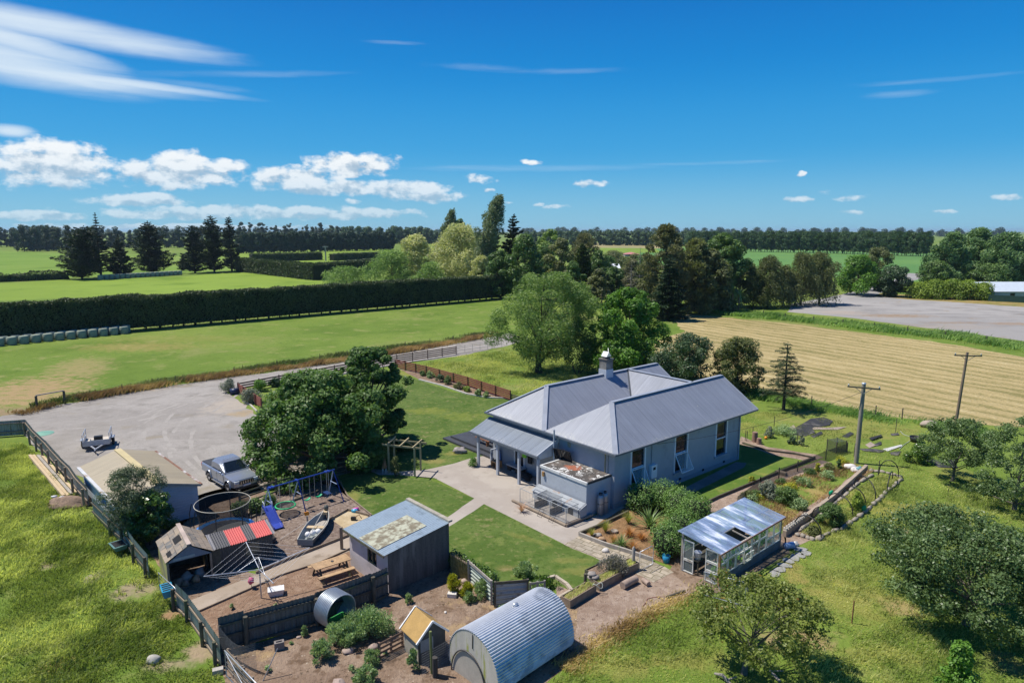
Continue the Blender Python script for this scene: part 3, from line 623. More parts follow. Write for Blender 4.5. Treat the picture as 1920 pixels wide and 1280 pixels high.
tag(blades('pasture_grass_clumps',scatter(LEFTP,42000,4,(.3,.52)),.34,.045,leaf_mat('rank_grass_blade',(.06,.095,.02),(.37,.39,.14),.45,.6),4,(.5,-.15),.9),'tall rank grass clumps in the pasture by the tin fence','grass')
tag(blades('pasture_grass_carpet',scatter(LEFTP,70000,5),.10,.03,gbl,5,(.4,-.12),.8),'short pasture grass left of the tin fence','grass')
ORCH=[(1090,1235),(1200,1170),(1320,1105),(1440,1080),(1500,1040),(1560,975),(1640,905),(1700,870),(1760,890),(1860,900),(2100,960),(2300,1200),(2200,1420),(900,1420),(1000,1300)]
tag(blades('orchard_grass_carpet',scatter(ORCH,90000,7),.085,.03,gbl2,7,(.3,-.1),.8),'short dry grass under the orchard trees','grass')
tag(blades('orchard_grass_tufts',scatter(ORCH,46000,8,(.5,.52)),.24,.032,gbl,8,(.35,-.1),.7),'taller green grass tufts in the orchard','grass')
def strip(pxline,wpx,n,seed,wm=1.2):
 L=[G(*p)for p in pxline];rng=np.random.RandomState(seed);res=[]
 seg=[(a,c,(c-a).length)for a,c in zip(L,L[1:])];tot=sum(s_[2]for s_ in seg)
 for a,c,l in seg:
  k=int(n*l/tot);t=rng.rand(k);off=rng.randn(k)*wm*.4
  nn=Vector((-(c-a).y,(c-a).x,0)).normalized()
  res.append(np.stack([a.x+(c.x-a.x)*t+nn.x*off,a.y+(c.y-a.y)*t+nn.y*off],1))
 p=np.concatenate(res);v_=fnoise(p[:,0]+300,p[:,1]+300,.33,seed)
 return p[v_>.25+.3*(rng.rand(len(p))-.5)]
def hmod(p,h,seed):return h*(.5+1.0*fnoise(p[:,0]+900,p[:,1]+900,.28,seed))
s_=strip([(30,778),(75,764),(140,752),(230,735),(330,719),(440,703),(520,693),(600,682),(700,668),(760,658),(850,643),(925,628)],0,24000,11,1.5)
tag(blades('dry_roadside_grass',s_,hmod(s_,.55,2),.07,dryb,11,(.45,-.1),.6),'dry brown rank grass along the gravel driveway','grass')
s_=strip([(60,765),(140,749),(330,715),(520,685),(700,659),(925,626)],0,12000,12,1.6)
tag(blades('roadside_weeds',s_,hmod(s_,.55,5),.08,leaf_mat('weed_blade',(.05,.075,.02),(.16,.17,.06),.3,.7),12,(.3,-.1),.6),'dark weeds among the dry roadside grass','weeds')
s_=strip([(1290,578),(1400,592),(1500,600),(1640,617),(1770,631),(1925,652),(2200,695)],0,30000,13,4.2)
tag(blades('field_verge_grass',s_,hmod(s_,.75,3),.14,vrg,13,(.4,-.05),.5),'long green grass strip between hay field and gravel lot','grass')
s_=strip([(1400,735),(1470,753),(1560,768),(1640,783),(1740,798),(1850,812)],0,12000,14,2.0)
tag(blades('hay_edge_grass',s_,hmod(s_,.4,3),.06,vrg,14,(.4,-.1),.5),'green grass strip along the near edge of the hay field','grass')
s_=strip([(1060,1260),(1095,1232),(1140,1200),(1190,1168),(1250,1135),(1320,1106)],0,5000,19,.8)
tag(blades('dry_edge_grass',s_,hmod(s_,.22,3),.035,leaf_mat('straw_blade',(.2,.13,.05),(.42,.33,.15),.35,.7),19,(.35,-.1),.8),'straw coloured grass fringe along the mulch edge of the orchard','grass')
KIT=[(1390,770),(1480,775),(1620,795),(1780,815),(1760,870),(1690,880),(1590,860),(1540,850),(1440,820),(1390,812)]
tag(blades('vegetable_patch_grass',scatter(KIT,9000,15,(.4,.45)),.12,.035,gbl2,15,(.35,-.1),.7),'half dry grass growing through the old vegetable patch','grass')
BEDS=[(1390,935),(1450,905),(1590,868),(1640,882),(1560,938),(1500,985),(1470,1000),(1400,960)]
tag(blades('dry_bed_grass',scatter(BEDS,9000,17,(.6,.42)),.22,.035,dryb,17,(.3,-.1),.9),'straw coloured dry grass in the raised garden bed','grass')
tag(blades('bed_weeds',scatter([(1500,1000),(1545,960),(1600,920),(1650,890),(1690,898),(1640,945),(1580,985),(1530,1010)],9000,18,(.7,.4)),.2,.035,gbl2,18,(.3,-.1),.9),'mixed low weeds filling the stone edged garden bed','weeds')
PAD=[(760,690),(860,668),(945,655),(1010,660),(1100,690),(1130,720),(1000,738),(960,742),(800,700)]
tag(blades('paddock_grass',scatter(PAD,20000,16,(.3,.38)),.22,.05,gbl2,16,(.35,-.1),.7),'long yellowing paddock grass behind the red fence','grass')
# ======================= house =======================
HO=G(1154,852,3.8);HTH=R(40.3)
house=thing('farmhouse','grey rendered farmhouse under a slate blue corrugated iron roof with a chimney','house',(HO.x,HO.y,0),HTH)
HM=XF[house];HI=HM.inverted()
def HW(u,v,z=0):return HM@Vector((u,v,z))
def hpix(px,py,axis,val):
 """house coordinates of the photo point (px,py) on the plane u=val (axis 0) or v=val (axis 1)"""
 o=HI@Vector((0,0,CAM_H));p=HI@G(px,py,0);d=p-o;t=(val-o[axis])/d[axis]
 return o+d*t
wallm=mat('render_grey',(.345,.38,.425),.8,var=.07,scale=.5,bump=.25,bs=30,col2=(.26,.29,.33),amt=.1,s2=.6)
wallw=mat('render_pale',(.50,.52,.54),.8,var=.07,scale=.5,bump=.25,bs=30)
whitem=mat('white_paint',(.74,.77,.8),.5,var=.06)
darkm=mat('dark_interior',(.012,.013,.015),.9)
panem=mat('window_pane',(.016,.02,.026),.06,spec=.4,var=.4,scale=.6)
trimm=mat('grey_blue_trim',(.34,.38,.44),.5,var=.08)
gutm=mat('gutter_dark',(.06,.068,.08),.5)
roofm=roof_mat('house_roof_iron',(.225,.245,.29),.14,.84,.45,(.42,.42,.36),lapdark=.4)
roofh=MATS['house_roof_iron']
ZE,ZR,HWD=3.8,5.95,3.25
U1,V1,V2=.35,.35,12.6;UE,UG=14.9,16.65
def wall_panel(mb,o,d,L,z0,z1,holes,nin,rev=.12):
 """upright wall from o along unit d, with rectangular holes (a,b,zb,zt) and their reveals; nin points indoors"""
 o,d,nin=Vector(o),Vector(d),Vector(nin)
 P=lambda a,z,k=0:o+d*a+Vector((0,0,z))+nin*k
 xs=sorted({0,L}|{h[0]for h in holes}|{h[1]for h in holes})
 for a,c in zip(xs,xs[1:]):
  hs_=sorted([h for h in holes if h[0]<=a+1e-6 and h[1]>=c-1e-6],key=lambda h:h[2]);z=z0
  for h in hs_:
   if h[2]>z:mb.poly([P(a,z),P(c,z),P(c,h[2]),P(a,h[2])])
   z=h[3]
  if z<z1:mb.poly([P(a,z),P(c,z),P(c,z1),P(a,z1)])
 for a,c,zb,zt in holes:
  mb.poly([P(a,zb),P(c,zb),P(c,zb,rev),P(a,zb,rev)]);mb.poly([P(a,zt),P(a,zt,rev),P(c,zt,rev),P(c,zt)])
  mb.poly([P(a,zb),P(a,zb,rev),P(a,zt,rev),P(a,zt)]);mb.poly([P(c,zb),P(c,zt),P(c,zt,rev),P(c,zb,rev)])
wins=[]
for(xl,xr,yt,yb)in((1184,1207,842,910),(1266,1287,815,881),(1343,1361,791,851)):
 a=hpix(xl,(yt+yb)/2,1,V1);c=hpix(xr,(yt+yb)/2,1,V1);t=hpix((xl+xr)/2,yt,1,V1);bt=hpix((xl+xr)/2,yb,1,V1)
 wins.append((a.x,c.x,bt.z,t.z))
door=(8.05,8.95,.12,2.25)
mb=MB()
wall_panel(mb,(U1,V1,0),(1,0,0),UE-U1,0,ZE-.02,[(w[0]-U1,w[1]-U1,w[2],w[3])for w in wins],(0,1,0))
dv0,dv1=hpix(982,895,0,U1).y,hpix(961,880,0,U1).y;dv0,dv1=min(dv0,dv1),max(dv0,dv1)
if dv1-dv0<.8 or dv1-dv0>1.2:dv1=dv0+.95
wall_panel(mb,(U1,V1,0),(0,1,0),V2-V1,0,ZE-.02,[(dv0-V1,dv1-V1,.1,2.2)],(1,0,0))
mb.poly([(UE,V1,0),(UE,V2,0),(UE,V2,ZE),(UE,9.75,ZR-.1),(UE,6.5,ZE),(UE,3.25,ZR-.1),(UE,V1,ZE)])
mb.poly([(U1,V2,0),(U1,V2,ZE),(UE,V2,ZE),(UE,V2,0)])
hw=mb.build('wall',wallm,house)
MB().box(U1-.03,UE+.02,V1-.03,V1-.002,.0,.32).box(U1-.03,U1-.002,V1-.0,5.2,0,.32).build('plinth',mat('plinth_paint',(.27,.30,.345),.8,var=.06),house)
for(px,py)in((1274,901),(1317,889),(1356,873),(1230,917)):
 p=hpix(px,py,1,V1);MB().cbox((p.x,V1-.034,.3),(.24,.02,.16)).build('vent',darkm,house)
def slope(mb,pts,o,eave_d):
 o=Vector(o);e=Vector(eave_d).normalized();ps=[Vector(p)for p in pts]
 n=(ps[1]-ps[0]).cross(ps[2]-ps[0]).normalized()
 if n.z<0:ps.reverse();n=-n
 w=n.cross(e)
 mb.poly(ps,[((p-o).dot(e),(p-o).dot(w))for p in ps])
mb=MB();c0,c1,c2,c3=(0,0,ZE),(0,6.5,ZE),(0,13,ZE),(9.45,6.5,ZE)
r1,r2,x1,x2=(3.25,3.25,ZR),(3.25,9.75,ZR),(12.7,3.25,ZR),(12.7,9.75,ZR)
slope(mb,[c0,r1,c1],c0,(0,1,0));slope(mb,[c0,(UG,0,ZE),(UG,3.25,ZR),r1],c0,(1,0,0));slope(mb,[c1,r1,x1,c3],c1,(1,0,0))
slope(mb,[c1,r2,c2],c1,(0,1,0));slope(mb,[c1,c3,x2,r2],c1,(1,0,0));slope(mb,[c3,x1,x2],c3,(0,1,0));slope(mb,[c2,r2,(UG,9.75,ZR),(UG,13,ZE)],c2,(1,0,0))
b3=(15.95,6.5,ZE);g1,g2=(UG,3.25,ZR),(UG,9.75,ZR)
slope(mb,[x1,b3,x2],b3,(0,1,0));slope(mb,[x1,g1,(UG,6.5,ZE),b3],b3,(1,0,0));slope(mb,[x2,b3,(UG,6.5,ZE),g2],b3,(1,0,0))
rf=mb.build('roof',roofm,house)
capm=mat('ridge_flashing',(.29,.315,.365),.42,var=.1)
mb=MB()
for p,q_,w in((c0,r1,.34),(c1,r1,.1),(c1,r2,.34),(c2,r2,.34),(r1,g1,.3),(r2,g2,.3),(x1,x2,.3)):
 if p==c1 and q_==r1:continue
 up=Vector((0,0,.018));mb.beam(Vector(p)+up,Vector(q_)+up,w,.05)
mb.build('ridge_capping',capm,rf)
mb=MB()
mb.beam((0,6.5,ZE+.03),(9.45,6.5,ZE+.03),.16,.02);mb.beam(Vector(c3)+Vector((0,0,.02)),Vector(x2)+Vector((0,0,.02)),.14,.03);mb.beam(Vector(c3)+Vector((0,0,.02)),Vector(x1)+Vector((0,0,.02)),.14,.03)
mb.build('valley_gutter',gutm,rf)
mb=MB();mb.beam((-.07,-.1,ZE-.04),(-.07,13.1,ZE-.04),.13,.12);mb.beam((-.0,-.07,ZE-.04),(UG,-.07,ZE-.04),.13,.12);mb.beam((0,13.07,ZE-.04),(UG,13.07,ZE-.04),.13,.12)
mb.build('gutter',mat('gutter_grey',(.13,.15,.18),.5,var=.12),rf)
mb=MB();mb.beam((UG+.02,-.05,ZE-.07),(UG+.02,3.25,ZR-.07),.05,.2);mb.beam((UG+.02,6.5,ZE-.07),(UG+.02,3.25,ZR-.07),.05,.2);mb.beam((UG+.02,6.5,ZE-.07),(UG+.02,9.75,ZR-.07),.05,.2);mb.beam((UG+.02,13,ZE-.07),(UG+.02,9.75,ZR-.07),.05,.2)
mb.build('bargeboard',trimm,rf)
mb=MB();mb.poly([(.0,0,ZE-.1),(U1,V1,ZE-.1),(U1,V2,ZE-.1),(0,13,ZE-.1)]);mb.poly([(0,0,ZE-.1),(UG,0,ZE-.1),(UG,V1,ZE-.1),(U1,V1,ZE-.1)])
mb.build('soffit',trimm,rf)
cu=9.95
mb=MB().box(cu-.43,cu+.43,9.34,10.16,ZR-.55,ZR+.42);ch=mb.build('chimney',mat('chimney_paint',(.42,.45,.5),.8,var=.1,bump=.3),house)
MB().box(cu-.4,cu+.4,9.37,10.13,ZR+.422,ZR+1.2).box(cu-.45,cu+.45,9.32,10.18,ZR+1.2,ZR+1.28).build('chimney_stack',mat('chimney_stone',(.24,.225,.2),.9,var=.25,scale=2,bump=.4,col2=(.12,.11,.1)),ch)
MB().lathe([(.3,0),(.3,.16),(.0,.16)],(cu,9.75,ZR+1.28),14).build('chimney_pot',mat('soot',(.05,.048,.045),.8),ch)
mb=MB().extr([(cu-.3,9.45,ZR+1.46),(cu-.02,9.45,ZR+1.85),(cu+.3,9.45,ZR+1.46)],(0,.6,0));mb.tube([(cu+.05,9.6,ZR+1.6),(cu+.4,9.9,ZR+2.05)],.02,5)
mb.build('cowl',mat('galv_cowl',(.62,.63,.64),.35,metal=.6,var=.1),ch)
sashm=mat('sash_white',(.72,.76,.82),.45,var=.05)
for i,(a,c,zb,zt)in enumerate(wins):
 y=V1-.04
 mb=MB().box(a-.14,a,y,y+.1,zb-.02,zt+.14).box(c,c+.14,y,y+.1,zb-.02,zt+.14).box(a,c,y,y+.1,zt,zt+.14)
 zm=zb+(zt-zb)*.5
 mb.box(a,c,y+.06,y+.12,zm-.04,zm+.04)
 w=mb.build('window',sashm,house)
 MB().box(a-.2,c+.2,V1-.14,V1-.042,zb-.12,zb-.021).build('sill',trimm,w)
 MB().box(a,c,V1+.085,V1+.1,zm+.04,zt).build('pane',panem,w)
 if i<2:
  MB().box(a,c,V1+.3,V1+.31,zb,zm-.04).build('dark_opening',darkm,w)
  hz,ang=zm-.05,R(27);hh=hz-zb;dy,dz=-math.sin(ang)*hh,-math.cos(ang)*hh;s0=Vector((0,dy,dz)).normalized();tp=Vector((a,V1-.05,hz));tq=Vector((c,V1-.05,hz));n_=(1,0,0)
  mb=MB().beam(tp,tq,.05,.05).beam(tp+s0*hh,tq+s0*hh,.06,.06).beam(tp,tp+s0*hh,.05,.05,(1,0,0)).beam(tq,tq+s0*hh,.05,.05,(1,0,0))
  sa=mb.build('open_sash',sashm,w)
  MB().poly([tp+Vector((.03,0,-.01)),tq+Vector((-.03,0,-.01)),tq+s0*hh+Vector((-.03,0,0)),tp+s0*hh+Vector((.03,0,0))]).build('sash_glass',glass_mat('sash_glass',(.6,.7,.75),.25),sa)
 else:
  MB().box(a,c,V1+.085,V1+.1,zb,zm-.04).build('pane',panem,w)
p=hpix(1222,882,1,V1);mb=MB().box(p.x-.3,p.x+.3,V1-.22,V1-.004,p.z-.45,p.z+.45);mx_=mb.build('meter_box',whitem,house)
MB().box(p.x-.13,p.x+.13,V1-.226,V1-.2205,p.z+.12,p.z+.3).build('meter_window',darkm,mx_)
MB().tube([(p.x-.1,V1-.06,p.z+.45),(p.x-.1,V1-.06,ZE-.15)],.035,6).build('conduit',trimm,house)
MB().tube([(UE-.12,V1-.07,.05),(UE-.12,V1-.07,ZE-.3),(UE+.1,-.02,ZE-.12)],.05,8).build('downpipe',mat('downpipe_paint',(.42,.46,.52),.5),house)
MB().tube([(U1-.07,V1+.55,.05),(U1-.07,V1+.55,ZE-.3),(-.05,V1+.55,ZE-.12)],.045,8).build('downpipe',MATS['downpipe_paint'],house)
MB().tube([(U1-.06,1.1,2.2),(U1-.06,1.1,ZE-.2)],.03,6).build('vent_pipe',mat('mustard_pipe',(.36,.3,.12),.6),house)
MB().tube([(-.28,5.2,2.1),(-.28,5.2,4.25)],.06,8).build('flue_pipe',mat('flue_grey',(.4,.45,.52),.45,metal=.3),house)
MB().box(U1-.05,U1-.003,4.25,4.5,3.1,3.42).build('wall_vent',mat('beige_vent',(.36,.31,.22),.7),house)
vm=roof_mat('verandah_iron',(.19,.22,.262),.14,1.05,.4,(.4,.4,.4),lapdark=.75)
mb=MB();o_=(-1.62,5.35,2.62);slope(mb,[o_,(-1.62,12.95,2.62),(U1-.02,12.95,3.4),(U1-.02,5.35,3.4)],o_,(0,1,0));vr_=mb.build('verandah_roof',vm,house)
mb=MB();mb.beam((-1.66,5.3,2.56),(-1.66,13.0,2.56),.1,.13);mb.build('verandah_gutter',MATS['gutter_grey'],vr_)
mb=MB();mb.beam((-1.45,5.42,2.44),(-1.45,12.9,2.44),.1,.2);mb.beam((-1.45,12.9,2.44),(U1-.02,12.9,2.44),.08,.18);mb.build('verandah_beam',trimm,vr_)
mb=MB();mb.beam((-1.66,5.33,2.6),(U1-.02,5.33,3.38),.05,.26);mb.build('verandah_bargeboard',mat('pale_bargeboard',(.5,.53,.58),.5),vr_)
mb=MB();mb.extr([(-1.4,5.4,2.34),(U1-.03,5.4,2.34),(U1-.03,5.4,3.22),(-1.4,5.4,2.5)],(0,.03,0));mb.build('verandah_end_board',wallw,vr_)
postm=mat('post_paint',(.42,.46,.52),.55,var=.06)
for v_ in(12.13,9.84,7.48,5.5):
 MB().box(-1.52,-1.36,v_-.09,v_+.09,.01,2.34).build('verandah_post',postm,house)
MB().box(-1.36,-1.3,5.62,5.74,.01,2.34).build('verandah_downpipe',postm,house)
fm=MB().box(U1-.04,U1+.08,dv0-.1,dv0,.1,2.3).box(U1-.04,U1+.08,dv1,dv1+.1,.1,2.3).box(U1-.04,U1+.08,dv0,dv1,2.2,2.3).build('door_frame',whitem,house)
dr=MB().box(U1+.05,U1+.09,dv0,dv1,.1,2.2).build('door',mat('dark_door',(.025,.03,.045),.4),house)
MB().box(U1+.02,U1+.045,dv0+.2,dv1-.2,1.1,1.9).build('door_glass',mat('door_glass_pale',(.35,.36,.33),.2),dr)
MB().box(U1-.5,U1-.04,dv0-.1,dv1+.1,.009,.1).build('door_step',conc,house)
A0,A1,B0,B1,AH=-1.9,U1-.005,.62,4.75,2.2
annm=mat('annex_render',(.44,.475,.515),.85,var=.08,scale=.8,bump=.35,bs=22,col2=(.36,.39,.42),amt=.12)
MB().box(A0,A1,B0,B1,0,AH).build('annex_wall',annm,house)
pm,q=new_mat('peeling_roof_paint');tcn=q.n('ShaderNodeTexCoord');co=tcn.outputs['Object']
n1=q.noise(co,1.1,6,.7);n2=q.noise(co,2.1,7,.72,dist=1.0);n3=q.noise(co,.55,3,.5)
c=q.mix(q.ss(n1,.42,.5),(.13,.11,.095),(.075,.068,.062));c=q.mix(q.ss(n2,.55,.585),c,(.6,.6,.58));c=q.mix(q.m('MULTIPLY',q.ss(n3,.58,.62),q.ss(n2,.6,.45)),c,(.34,.12,.065))
out(q,princ(q,c,.8,0,.3).outputs[0])
MB().box(A0+.04,A1-.04,B0+.04,B1-.04,AH,AH+.06).build('annex_roof',pm,house)
mb=MB();mb.box(A0-.05,A0+.07,B0-.05,B1+.05,AH-.1,AH+.07);mb.box(A0+.07,A1,B1-.06,B1+.05,AH-.1,AH+.07);mb.build('annex_coping',mat('annex_coping_paint',(.62,.63,.62),.7,var=.1,col2=(.3,.28,.25),amt=.15,s2=2),house)
MB().box(A0+.07,A1,B0-.05,B0+.04,AH-.08,AH+.07).build('annex_edge',mat('annex_edge_dark',(.05,.05,.052),.7),house)
MB().cbox((A0-.06,B1-.3,1.75),(.12,.16,.3)).build('wall_lamp',mat('lamp_wood',(.35,.2,.08),.6),house)
MB().box(A0-.004,A0+.3,B1+.003,B1+.05,0,2.05).build('annex_door',darkm,house)
for k,(u_,v_,rz_)in enumerate(((-.1,4.75,.3),(.0,4.2,.1))):
 t=thing('window_sash',['old black window sash leaning behind the annex roof beside the flue','old black framed window leaning against the wall on the annex roof'][k],'window',HW(u_,v_,AH+.06),HTH+R(90)+rz_,'old windows stored on the annex roof')
 MB().beam((-.4,0,0.02),(.4,0,0.02),.05,.05).beam((-.4,.25,.75),(.4,.25,.75),.05,.05).beam((-.4,0,0),(-.4,.25,.77),.05,.05,(1,0,0)).beam((.4,0,0),(.4,.25,.77),.05,.05,(1,0,0)).build('frame',darkm,t)
 MB().poly([(-.38,0,.02),(.38,0,.02),(.38,.25,.75),(-.38,.25,.75)]).build('pane',panem,t)
dk=thing('deck','low black stained timber deck at the left end of the verandah','deck',HW(.6,12.6),HTH)
dm=mat('black_decking',(.055,.058,.068),.55,var=.2,scale=2,rib=(.14,1))
MB().box(.15,4.4,.02,6.3,.0,.34).build('platform',dm,dk)
MB().box(-.35,.145,-.1,6.75,0,.17).build('step',dm,dk);MB().box(.15,4.4,6.305,6.75,0,.17).build('step',dm,dk)
woodr=mat('stained_table_wood',(.21,.095,.05),.6,var=.2,scale=3,rib=(.14,1))
tb=thing('outdoor_table','red brown wooden table standing on the black deck','table',HW(2.4,15.3,.34),HTH)
MB().box(-.5,.5,-.95,.95,.7,.75).build('tabletop',woodr,tb)
for x in(-.4,.4):
 for y in(-.75,.75):MB().box(x-.06,x+.06,y-.06,y+.06,0,.7).build('leg',woodr,tb)
for k,x in enumerate((-.95,.95)):
 bn_=thing('bench',['red brown wooden bench on the camera side of the deck table','red brown wooden bench on the far side of the deck table'][k],'bench',HW(2.4+x,15.3,.34),HTH,'benches at the deck table')
 MB().box(-.17,.17,-.9,.9,.42,.47).build('seat',woodr,bn_)
 for y in(-.6,.6):MB().box(-.14,.14,y-.05,y+.05,0,.42).build('leg',woodr,bn_)
crate=mat('crate_wood',(.34,.21,.11),.7,var=.25,scale=3,rib=(.1,2));crated=mat('dark_crate_wood',(.1,.07,.05),.8,var=.2)
bx=thing('wooden_crate','pale wooden crate standing beside the deck step post','crate',HW(-.55,11.1),HTH)
MB().box(-.3,.3,-.3,-.24,0,.55).box(-.3,.3,.24,.3,0,.55).box(-.3,.3,-.24,.24,.46,.55).box(-.3,.3,-.24,.24,.0,.08).build('box',crate,bx)
bx=thing('storage_bench','storage bench with a pale grey lid against the verandah wall','bench',HW(0.02,9.6),HTH)
MB().box(-.3,.25,-.95,.7,.38,.46).build('seat',mat('grey_lid',(.42,.45,.5),.35),bx);MB().box(-.25,.22,-.9,-.3,0,.38).box(-.25,.22,.25,.65,0,.38).build('base',crated,bx)
pt=thing('handrail_post','short white handrail post at the end of the deck step','post',HW(-.2,12.15),HTH)
MB().box(-.07,.07,-.07,.07,0,1.0).build('post',postm,pt);MB().box(-.06,.55,-.06,.06,1.0,1.07).build('rail',postm,pt)
fab=mat('hi_vis_green',(.22,.62,.05),.7);fabk=mat('black_fabric',(.02,.02,.024),.9);fabm=mat('maroon_fabric',(.08,.02,.03),.9)
def hung(name,label,cat,u_,v_,z0,z1,w,m,m2=None):
 t=thing(name,label,cat,HW(u_,v_,z0),HTH);rng=random.Random(int(v_*100));vs=[];n=8
 for i in range(n+1):
  for j in range(2):
   ang_=2*math.pi*i/n;vs.append((.07*math.sin(ang_)*(1+.3*rng.random()),w/2*math.cos(ang_)*(1 if j else 1.25),(z1-z0)*j))
 MB().mesh(vs,[(2*i,2*i+2,2*i+3,2*i+1)for i in range(n)],True).build('body',m,t)
 MB().blob((0,0,z1-z0),(.1,w/2,.12),3).build('collar',m2 or m,t)
p=hpix(990,872,0,U1-.15)
hung('hanging_vest','bright green high visibility vest hanging by the house door','vest',U1-.16,dv0-.25,1.25,2.0,.4,fab,fabm)
hung('hanging_coat','black coat hanging beside the green vest','coat',U1-.16,dv0-.85,.95,2.0,.42,fabk)
bl=thing('boots_pile','dark heap of boots and bags under the hanging coat','boots',HW(-.25,dv0-.9),HTH)
MB().blob((0,0,.16),(.35,.55,.22),5).blob((-.3,-.5,.12),(.2,.3,.16),6).build('heap',fabk,bl)
sb=thing('blue_board','blue bodyboard leaning on the verandah wall by the deck','board',HW(.2,11.75),HTH)
MB().cbox((0,0,.55),(.06,.5,1.1),ry=R(-8)).build('board',mat('blue_foam',(.03,.16,.5),.5),sb)
gb=mat('gas_bottle_grey',(.42,.44,.46),.35,metal=.3,var=.1)
for k,(u_,v_)in enumerate(((-.95,.3),(-.5,.33))):
 t=thing('gas_bottle',['tall silver gas bottle nearest the annex corner','tall silver gas bottle nearest the house wall'][k],'gas bottle',HW(u_,v_),HTH,'gas bottles beside the annex')
 MB().lathe([(.0,.0),(.2,.0),(.2,1.15),(.17,1.27),(.08,1.33),(.0,1.34)],n=16).build('cylinder',gb,t)
 MB().lathe([(.1,1.3),(.1,1.45),(.08,1.45)],n=10).build('valve_collar',mat('dark_metal',(.09,.09,.095),.5,metal=.5),t)
 MB().lathe([(.204,.75),(.204,.79)],n=16).build('strap',fabk,t)
k0=HI@G(1098,1003)
KO=HW(-3.15,.9)
kn=thing('dog_kennel_run','row of wire dog runs on a slatted floor against the annex','kennel',HW(-2.0,.55),HTH)
slat=mat('weathered_slats',(.33,.3,.265),.85,var=.2,scale=2,rib=(.12,1));galv=mat('galvanised',(.42,.44,.46),.4,metal=.55,var=.12);galvd=mat('galvanised_dull',(.3,.32,.34),.5,metal=.4,var=.15)
MB().box(-1.75,-.02,.0,4.2,.12,.2).build('floor',slat,kn)
mb=MB()
mb.tube([(-1.78,-.08,.1),(-1.78,4.9,.1)],.09,8);mb.tube([(-1.8,-.1,.12),(.5,-.1,.12)],.09,8);mb.build('base_log',mat('log_grey',(.26,.21,.16),.9,var=.25),kn)
MB().box(-.62,-.02,.05,4.2,.2,.72).build('kennel_box',mat('kennel_paint',(.44,.47,.49),.8,var=.12,scale=1.5,bump=.2),kn)
mb=MB();mb.extr([(-.7,0,.72),(-.01,0,.98),(-.01,0,.72)],(0,4.25,0));mb.build('kennel_roof',mat('kennel_roof_paint',(.28,.305,.33),.7,var=.15,scale=1,col2=(.3,.18,.11),amt=.06,s2=1.4),kn)
for y in(.7,2.1,3.5):MB().box(-.632,-.622,y-.22,y+.22,.22,.62).build('doorway',darkm,kn)
for y in(1.42,2.82):MB().box(-1.7,-.64,y-.02,y+.02,.2,.62).build('divider',mat('divider_board',(.2,.17,.14),.9),kn)
mb=MB();H_=1.12
for y in(0,1.4,2.8,4.2):
 mb.tube([(-1.72,y,.2),(-1.72,y,H_),(-.64,y,H_+.02)],.022,6)
mb.tube([(-1.72,0,H_),(-1.72,4.2,H_)],.022,6);mb.tube([(-.64,0,H_),(-.64,4.2,H_)],.022,6);mb.tube([(-1.72,0,.24),(-1.72,4.2,.24)],.018,6)
mb.build('run_frame',galvd,kn)
mb=MB()
for y in(0.0,1.4,2.8):
 for k in range(22):
  x=-1.7+k*1.06/22;mb.beam((x,y+.02,.62 if y else.2),(x,y+.02,H_),.008,.008)
for k in range(8):mb.beam((-1.72,0,.2+k*.115),(-1.72,2.75,.2+k*.115),.007,.007)
for k in range(56):mb.beam((-1.72+(0),k*.075,.22),(-1.72,k*.075,H_ if k%4==0 else.5),.006,.006)
for k in range(44):mb.beam((-1.7,1.4+k*.032,H_),(-.64,1.4+k*.032,H_),.006,.006)
mb.build('wire_mesh',galvd,kn)
mb=MB().extr([(-.6,-.02,.2),(.0,-.02,.2),(.0,-.02,.95),(-.6,-.02,.72)],(0,-.06,0));mb.build('end_board',mat('kennel_end',(.36,.38,.4),.8,var=.12),kn)
for k,y in enumerate((1.0,2.0)):
 t=thing('folding_chair_frame',['small wire stand on the path in front of the right dog run','small wire stand on the path in front of the middle dog run'][k],'stand',HW(-4.05,.55+y),HTH,'wire stands in front of the dog runs')
 MB().tube([(0,-.18,.02),(.25,-.18,.42),(.25,.18,.42),(0,.18,.02)],.014,5,closed=True).build('frame',mat('black_wire',(.03,.03,.03),.5),t)
# ======================= sheds, fences, vehicles, playground =======================
timber=mat('weathered_timber',(.24,.19,.14),.85,var=.25,scale=3,bump=.2)
timberd=mat('dark_timber',(.095,.085,.062),.85,var=.3,scale=3,col2=(.12,.14,.06),amt=.2)
timberg=mat('grey_timber',(.33,.3,.26),.85,var=.22,scale=3)
pine=mat('new_pine',(.50,.385,.235),.75,var=.14,scale=3)
tinold=mat('old_tin',(.26,.285,.30),.5,metal=.35,var=.2,scale=2,col2=(.16,.17,.15),amt=.25,streak=True)
tindark=mat('dark_tin',(.125,.13,.125),.6,metal=.2,var=.35,scale=2,col2=(.24,.25,.25),amt=.12,streak=True)
tingreen=mat('greenish_tin',(.30,.35,.32),.6,metal=.1,var=.15,scale=2,col2=(.2,.22,.17),amt=.2,streak=True)
blackm=mat('black_plastic',(.018,.018,.02),.45);bluem=mat('blue_paint',(.02,.06,.30),.4);bluep=mat('pale_blue_metal',(.35,.45,.62),.4)
greenp=mat('green_plastic',(.02,.30,.12),.4);steel=mat('tube_steel',(.55,.58,.62),.35,metal=.5)
def frame_from(a,c):
 """origin at a, x axis towards c (ground points)"""
 d=c-a;return a,math.atan2(d.y,d.x),d.length
